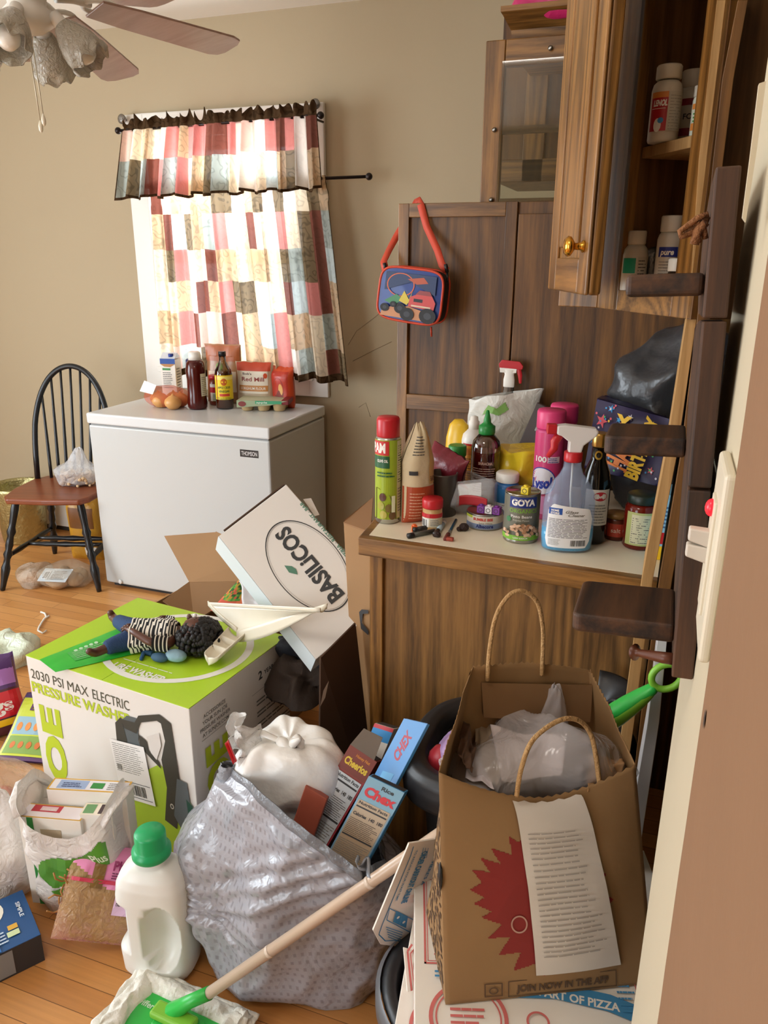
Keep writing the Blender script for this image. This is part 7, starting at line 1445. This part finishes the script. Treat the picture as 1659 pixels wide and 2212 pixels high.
# ---------------------------------------------------------------- on top of and inside the upper cabinets
pz = at(1185, 22, Y=2.14); lumpbag('pink_item', 'bright pink plastic thing lying on top of the far cabinet', 'bag', (pz.x+.04, 2.21, pz.z-.012), .14, .06, .08, M('#c92a6a', .35, bump=.3), seed=91, amp=.15, n=40)
def sh_pos(x, Y_, zs): p = at(x, 240 if zs > 1.5 else 560, Y=Y_); return V((p.x, Y_, zs+.0005))
def sjar(*a, **k): t = jar(*a, **k); t.scale = (.74, .74, .84 if 'upper' in a[1] else 1.0); return t
def ty(d): d.rect(-.034, .018, .004, .085, M('#b3202a', .35), 10); d.rect(-.034, .075, .004, .085, M('#d9843a'), 10); d.text('LENOL', -.012, .066, .014, WHITE, w=.030, bold=.05, italic=.2); d.rect(-.03, .056, 0, .057, WHITE, 6); d.ell(-.014, .028, .008, .012, WHITE, n=14); d.ell(-.008, .036, .006, .005, M('#3a8ac8'), n=14); d.rect(.006, .018, .04, .085, M('#c9c2b0'), 10); d.fine(.008, .02, .036, .082, 12, M('#a39c8c'), 4, .3, 4)
SZ = SH1
pp1 = sh_pos(1437, 1.45, SZ); sjar('pill_bottle', 'big white pill bottle with red label in front on the upper cabinet shelf', 'pill bottle', pp1, [(.030, 0), (.032, .004), (.032, .09), (.029, .10), (.022, .106)], [(.024, .108), (.0265, .11), (.0265, .13), (.024, .133), (.004, .133)], M('#d9d0be', .4), M('#e2dac8', .4), (.0323, ty))
pp2 = sh_pos(1492, 1.53, SZ); sjar('pill_bottle', 'white pill bottle with dark red bands behind the front one on the upper shelf', 'pill bottle', pp2, [(.03, 0), (.032, .004), (.032, .1), (.026, .108)], [(.026, .108), (.027, .11), (.027, .138), (.025, .14)], M('#cfc6b4', .4), M('#d9d0be', .4), (.0323, lambda d: (d.rect(-.03, .075, .03, .087, M('#8c1f2c'), 10), d.rect(-.03, .02, .03, .034, M('#8c1f2c'), 10), d.text('FOR', .0, .055, .014, INK, w=.03, bold=.02))))
pp3 = sh_pos(1514, 1.40, SZ); sjar('pill_bottle', 'small pale green and orange labelled bottle at the right of the upper shelf', 'pill bottle', pp3, [(.016, 0), (.018, .003), (.018, .06), (.016, .066)], [(.017, .066), (.0175, .068), (.0175, .084), (.004, .085)], M('#d4dccc', .4), M('#cfc9bb', .4), (.0183, lambda d: (d.rect(-.02, .045, .02, .054, M('#d98a3a'), 6), d.rect(-.02, .01, .02, .022, M('#d98a3a'), 6), d.fine(-.015, .024, .015, .042, 3, GRN))))
MB_ = MB(); MB_.lathe([(.045, 0), (.05, .01), (.04, .12), (.02, .19), (.004, .2)], M('#1f6a58', .5), 20, sy=.5); o = MB_.build('teal_item'); o.location = sh_pos(1398, 1.60, SZ); tag(o, 'dark teal tapered thing at the back left of the upper cabinet shelf', 'bottle')
MB_ = MB(); MB_.ball((0, 0, .17), .03, M('#b3302c', .5), 10, 1.2, .6, .6); MB_.ball((.02, 0, .15), .025, M('#a8a03a', .5), 10, 1, .6, .8); MB_.box(-.02, .03, -.012, .012, 0, .15, M('#6a5a2c', .6)); o = MB_.build('colourful_packet'); o.location = sh_pos(1500, 1.62, SZ); tag(o, 'red and yellow packet top behind the pill bottles on the upper shelf', 'packet')
LZ = ZB+.018
def g1(d): d.rect(-.03, .045, .002, .070, M('#1f9a7c', .4), 8); d.rect(.006, .02, .03, .072, M('#b9b3a4'), 6); d.fine(.008, .022, .028, .07, 9, INK, 4, .3, 3)
sjar('pill_bottle', 'white bottle with bright green square label at the left of the lower shelf', 'pill bottle', sh_pos(1372, 1.485, LZ), [(.027, 0), (.029, .004), (.029, .075), (.026, .085), (.019, .092)], [(.019, .092), (.021, .094), (.021, .113), (.019, .115)], M('#c9c2b2', .4), M('#d4ccbc', .4), (.0293, g1))
def pu(d): d.rect(-.024, .072, .02, .088, M('#1c2c80'), 8); d.text('pure', -.004, .080, .013, WHITE, w=.030, bold=.03, italic=.2); d.fine(-.02, .035, .02, .068, 7, GREYINK, 4, .3, 3); d.rect(-.03, .0, .03, .028, M('#13505a'), 10)
sjar('pill_bottle', 'tall white bottle with navy label band in the middle of the lower shelf', 'pill bottle', sh_pos(1443, 1.47, LZ), [(.026, 0), (.028, .004), (.028, .10), (.025, .108), (.021, .112)], [(.023, .112), (.024, .114), (.024, .136), (.022, .138), (.004, .138)], M('#c9c4b8', .4), M('#d6d0c4', .4), (.0283, pu))
sjar('pill_bottle', 'white bottle half hidden at the right back of the lower shelf', 'pill bottle', sh_pos(1488, 1.54, LZ), [(.024, 0), (.026, .004), (.026, .10), (.022, .108)], [(.022, .108), (.023, .13), (.004, .131)], M('#bfb8aa', .4), M('#cfc8b8', .4))
jar('dropper_bottle', 'little dark brown bottle with white cap and peach label', 'bottle', sh_pos(1463, 1.385, LZ), [(.0135, 0), (.0145, .003), (.0145, .042), (.011, .05)], [(.0125, .05), (.013, .051), (.013, .068), (.011, .07)], M('#1c100c', .1), M('#d9d3c6', .4), (.0147, lambda d: d.rect(-.016, .008, .016, .034, M('#e0a07a'), 8)))
sjar('cream_jar', 'dark grey jar with wide lid behind the green labelled bottle', 'jar', sh_pos(1378, 1.60, LZ), [(.03, 0), (.032, .09), (.036, .11), (.038, .135)], [(.04, .133), (.041, .142), (.004, .144)], M('#3a3c38', .4), M('#5a5c54', .4))
b = MB(); b.hexa([(-.03, -.02, .12), (.03, -.02, .10), (.03, .02, .10), (-.03, .02, .12), (-.02, -.02, .17), (.045, -.02, .145), (.045, .02, .145), (-.02, .02, .17)], M('#1f3f80', .4)); b.box(-.02, .02, -.015, .015, 0, .12, M('#2a3a50', .5)); o = b.build('blue_package', bevel=.002); o.location = sh_pos(1468, 1.60, LZ); tag(o, 'dark blue package stacked at the back of the lower shelf', 'package')
lumpbag('silver_packet', 'crumpled silver foil between the white bottles on the lower shelf', 'foil', sh_pos(1408, 1.52, LZ), .022, .018, .085, M('#6a6864', .3, .7, bump=.5), seed=95, amp=.5, n=24)
# ---------------------------------------------------------------- near wall: walnut wall shelf, switch plate
# walnut shelf: board leaning slightly off the wall with three small ledges
sr0 = at(1497, 1470, X=.0478); sr1 = at(1603, 356, Y=.62)
ws = thing('wall_shelf', 'dark walnut wall shelf with three small ledges hanging on the near wall', 'wall shelf', (sr0.x, sr0.y, sr0.z))
zax = (sr1-sr0).normalized(); yax = V((0, 1, 0)); yax = (yax-zax*yax.dot(zax)).normalized(); xax = yax.cross(zax)
ws.matrix_world = Matrix(((xax.x, yax.x, zax.x, sr0.x), (xax.y, yax.y, zax.y, sr0.y), (xax.z, yax.z, zax.z, sr0.z), (0, 0, 0, 1))); wm = ws.matrix_world.copy(); wi = wm.inverted()
HL = (sr1-sr0).length; th_ = .0165
def wedge(z0, z1, yb, nm, rnd):
    o = [(0, z0)]; n = 10
    o += [(yb*(.75+.25*math.sin(math.pi*.5*min(1, k/3))), z0+(z1-z0)*k/n) for k in range(n)]
    o += [(yb*math.cos(R(a)), z1-rnd+rnd*math.sin(R(a))) for a in range(0, 91, 15)] if rnd else [(yb, z1)]
    o += [(0, z1)]
    b = MB(); b.prism(o, -th_, 0, WALZ, Matrix(((0, 0, 1, 0), (1, 0, 0, 0), (0, 1, 0, 0), (0, 0, 0, 1)))); return b.build(nm, ws, bevel=.0015)
zz = lambda y: (wi @ at(1500, y, Y=.61)).z
k1, k2 = zz(1060), zz(695)
wedge(0, k1, .19, 'backboard', .0); wedge(k1+.002, k2, .22, 'backboard', .02); wedge(k2+.002, HL, .20, 'backboard', .05)
def ledge(corners, thick, z):    # px of far-left, far-right, near-right, near-left on the ledge top
    # its top is level with the height z of the world
    P4 = [wi @ at(x, y, Z=z) for x, y in corners]; 
    xr_ = -th_; x_l = min(P4[0].x, P4[3].x)
    y0_, y1_ = (P4[2].y+P4[3].y)/2, (P4[0].y+P4[1].y)/2
    o = []; r = .008
    for cx, cy, a0_ in ((x_l+r, y1_-r, 90), (x_l+r, y0_+r, 180)):
        for a in range(0, 91, 15): o.append((cx+r*math.cos(R(a0_+a)), cy+r*math.sin(R(a0_+a))))
    o += [(xr_, y0_), (xr_, y1_)]
    zt = sum(p.z for p in P4)/4; b = MB(); b.prism(o, zt-thick, zt, WAL); b.build('ledge', ws, bevel=.003, seg=3); return x_l, y0_, y1_, zt
r1 = ledge(((1258, 1252), (1440, 1262), (1452, 1345), (1240, 1338)), .017, 1.205)
r2 = ledge(((1318, 912), (1478, 912), (1490, 950), (1303, 946)), .019, 1.335)
r3 = ledge(((1362, 594), (1515, 592), (1520, 597), (1360, 597)), .015, 1.475) if False else None
# top ledge is level with the eye: placed by its size
P_ = wi @ at(1360, 596, Y=.68); Q_ = wi @ at(1520, 596, Y=.68); b = MB(); b.box(P_.x, -th_, P_.y-.045, P_.y+.045, P_.z-.0165, P_.z, WAL); b.build('ledge', ws, bevel=.004, seg=3)
pg0, pg1 = wi @ at(1440, 1422, Y=.62), wi @ at(1368, 1408, Y=.64); pm = M('#5a2f1c', .4)
dd_ = (pg1-pg0); b = MB(); b.tube([V((-th_+.002, pg0.y, pg0.z)), pg0+dd_*.1, pg0+dd_*.8, pg0+dd_*.9, pg0+dd_*.94, pg0+dd_*1.0], [.0052, .005, .0034, .0042, .0075, .006], pm, 14); b.build('peg', ws)
pts_ = []
TW = M('#8a5a34', .9, bump=.8, bs=200); c = at(1500, 490, Y=.64)
b = MB(); rr = random.Random(4)
def twine(l, r=.0022): b.tube([at(x, y, Y=.64+.004*rr.uniform(-1, 1)) for x, y in l], r, TW, 7)
twine([(1530, 462), (1505, 472), (1485, 488), (1468, 500), (1470, 512), (1490, 505), (1510, 488), (1528, 470)]); twine([(1528, 470), (1520, 492), (1524, 515)]); twine([(1524, 480), (1508, 500), (1500, 528)], .0035); twine([(1515, 480), (1500, 485), (1478, 505)]); twine([(1520, 468), (1500, 505), (1510, 522)])
tag(b.build('twine'), 'frayed brown twine knotted on the upper part of the walnut shelf', 'twine')
# switch plate with two toggles and a red indicator
SW = M('#d9d0bb', .4); XW = .048
tp, bp = at(1549, 985, Y=.55), at(1506, 1362, Y=.55); yc, zc, hh_ = .535, (tp.z+bp.z)/2, (tp.z-bp.z)/2
sw = thing('switch_plate', 'cream light switch plate with red indicator light on the near wall', 'light switch', (XW, yc, zc)); b = MB(); b.box(-.0075, 0, -.036, .036, -hh_, hh_, SW); b.build('plate', sw, bevel=.003, seg=3)
MB().box(-.0095, -.005, -.014, .014, -hh_*.62, hh_*.62, SW).build('toggle_frame', sw, bevel=.001)
for px, py, dz_ in ((1487, 1152, .006), (1481, 1186, -.002)):
    e = at(px, py, Y=yc)-V((XW, yc, zc)); b = MB(); b.hexa([(-.007, -.005, e.z-.008), (-.007, .005, e.z-.008), (e.x, .004, e.z-.004), (e.x, -.004, e.z-.004), (-.007, -.005, e.z+.004), (-.007, .005, e.z+.004), (e.x, .004, e.z+.005), (e.x, -.004, e.z+.005)], M('#cfc8bd', .4)); b.build('toggle', sw, bevel=.0012)
e = at(1524, 1095, Y=yc)-V((XW, yc, zc)); b = MB(); b.ball((-.010, 0, e.z), .006, M('#ff1a28', .3, emit=1.6), 16, .7, 1, 1); b.build('indicator_light', sw)
# thin pale trim hanging loose beside the shelf top
b = MB(); st = [at(x, y, Y=.56) for x, y in ((1655, 175), (1640, 180), (1622, 330), (1604, 470), (1611, 480), (1634, 330))]; b.add([p for p in st]+[p+V((0, .008, 0)) for p in st], [tuple(range(6)), tuple(range(6, 12))[::-1]]+[(i, (i+1) % 6, 6+(i+1) % 6, 6+i) for i in range(6)], CREAM); o = b.build('door_trim_strip'); tag(o, 'narrow cream strip of trim leaning at the upper end of the walnut shelf', 'trim')
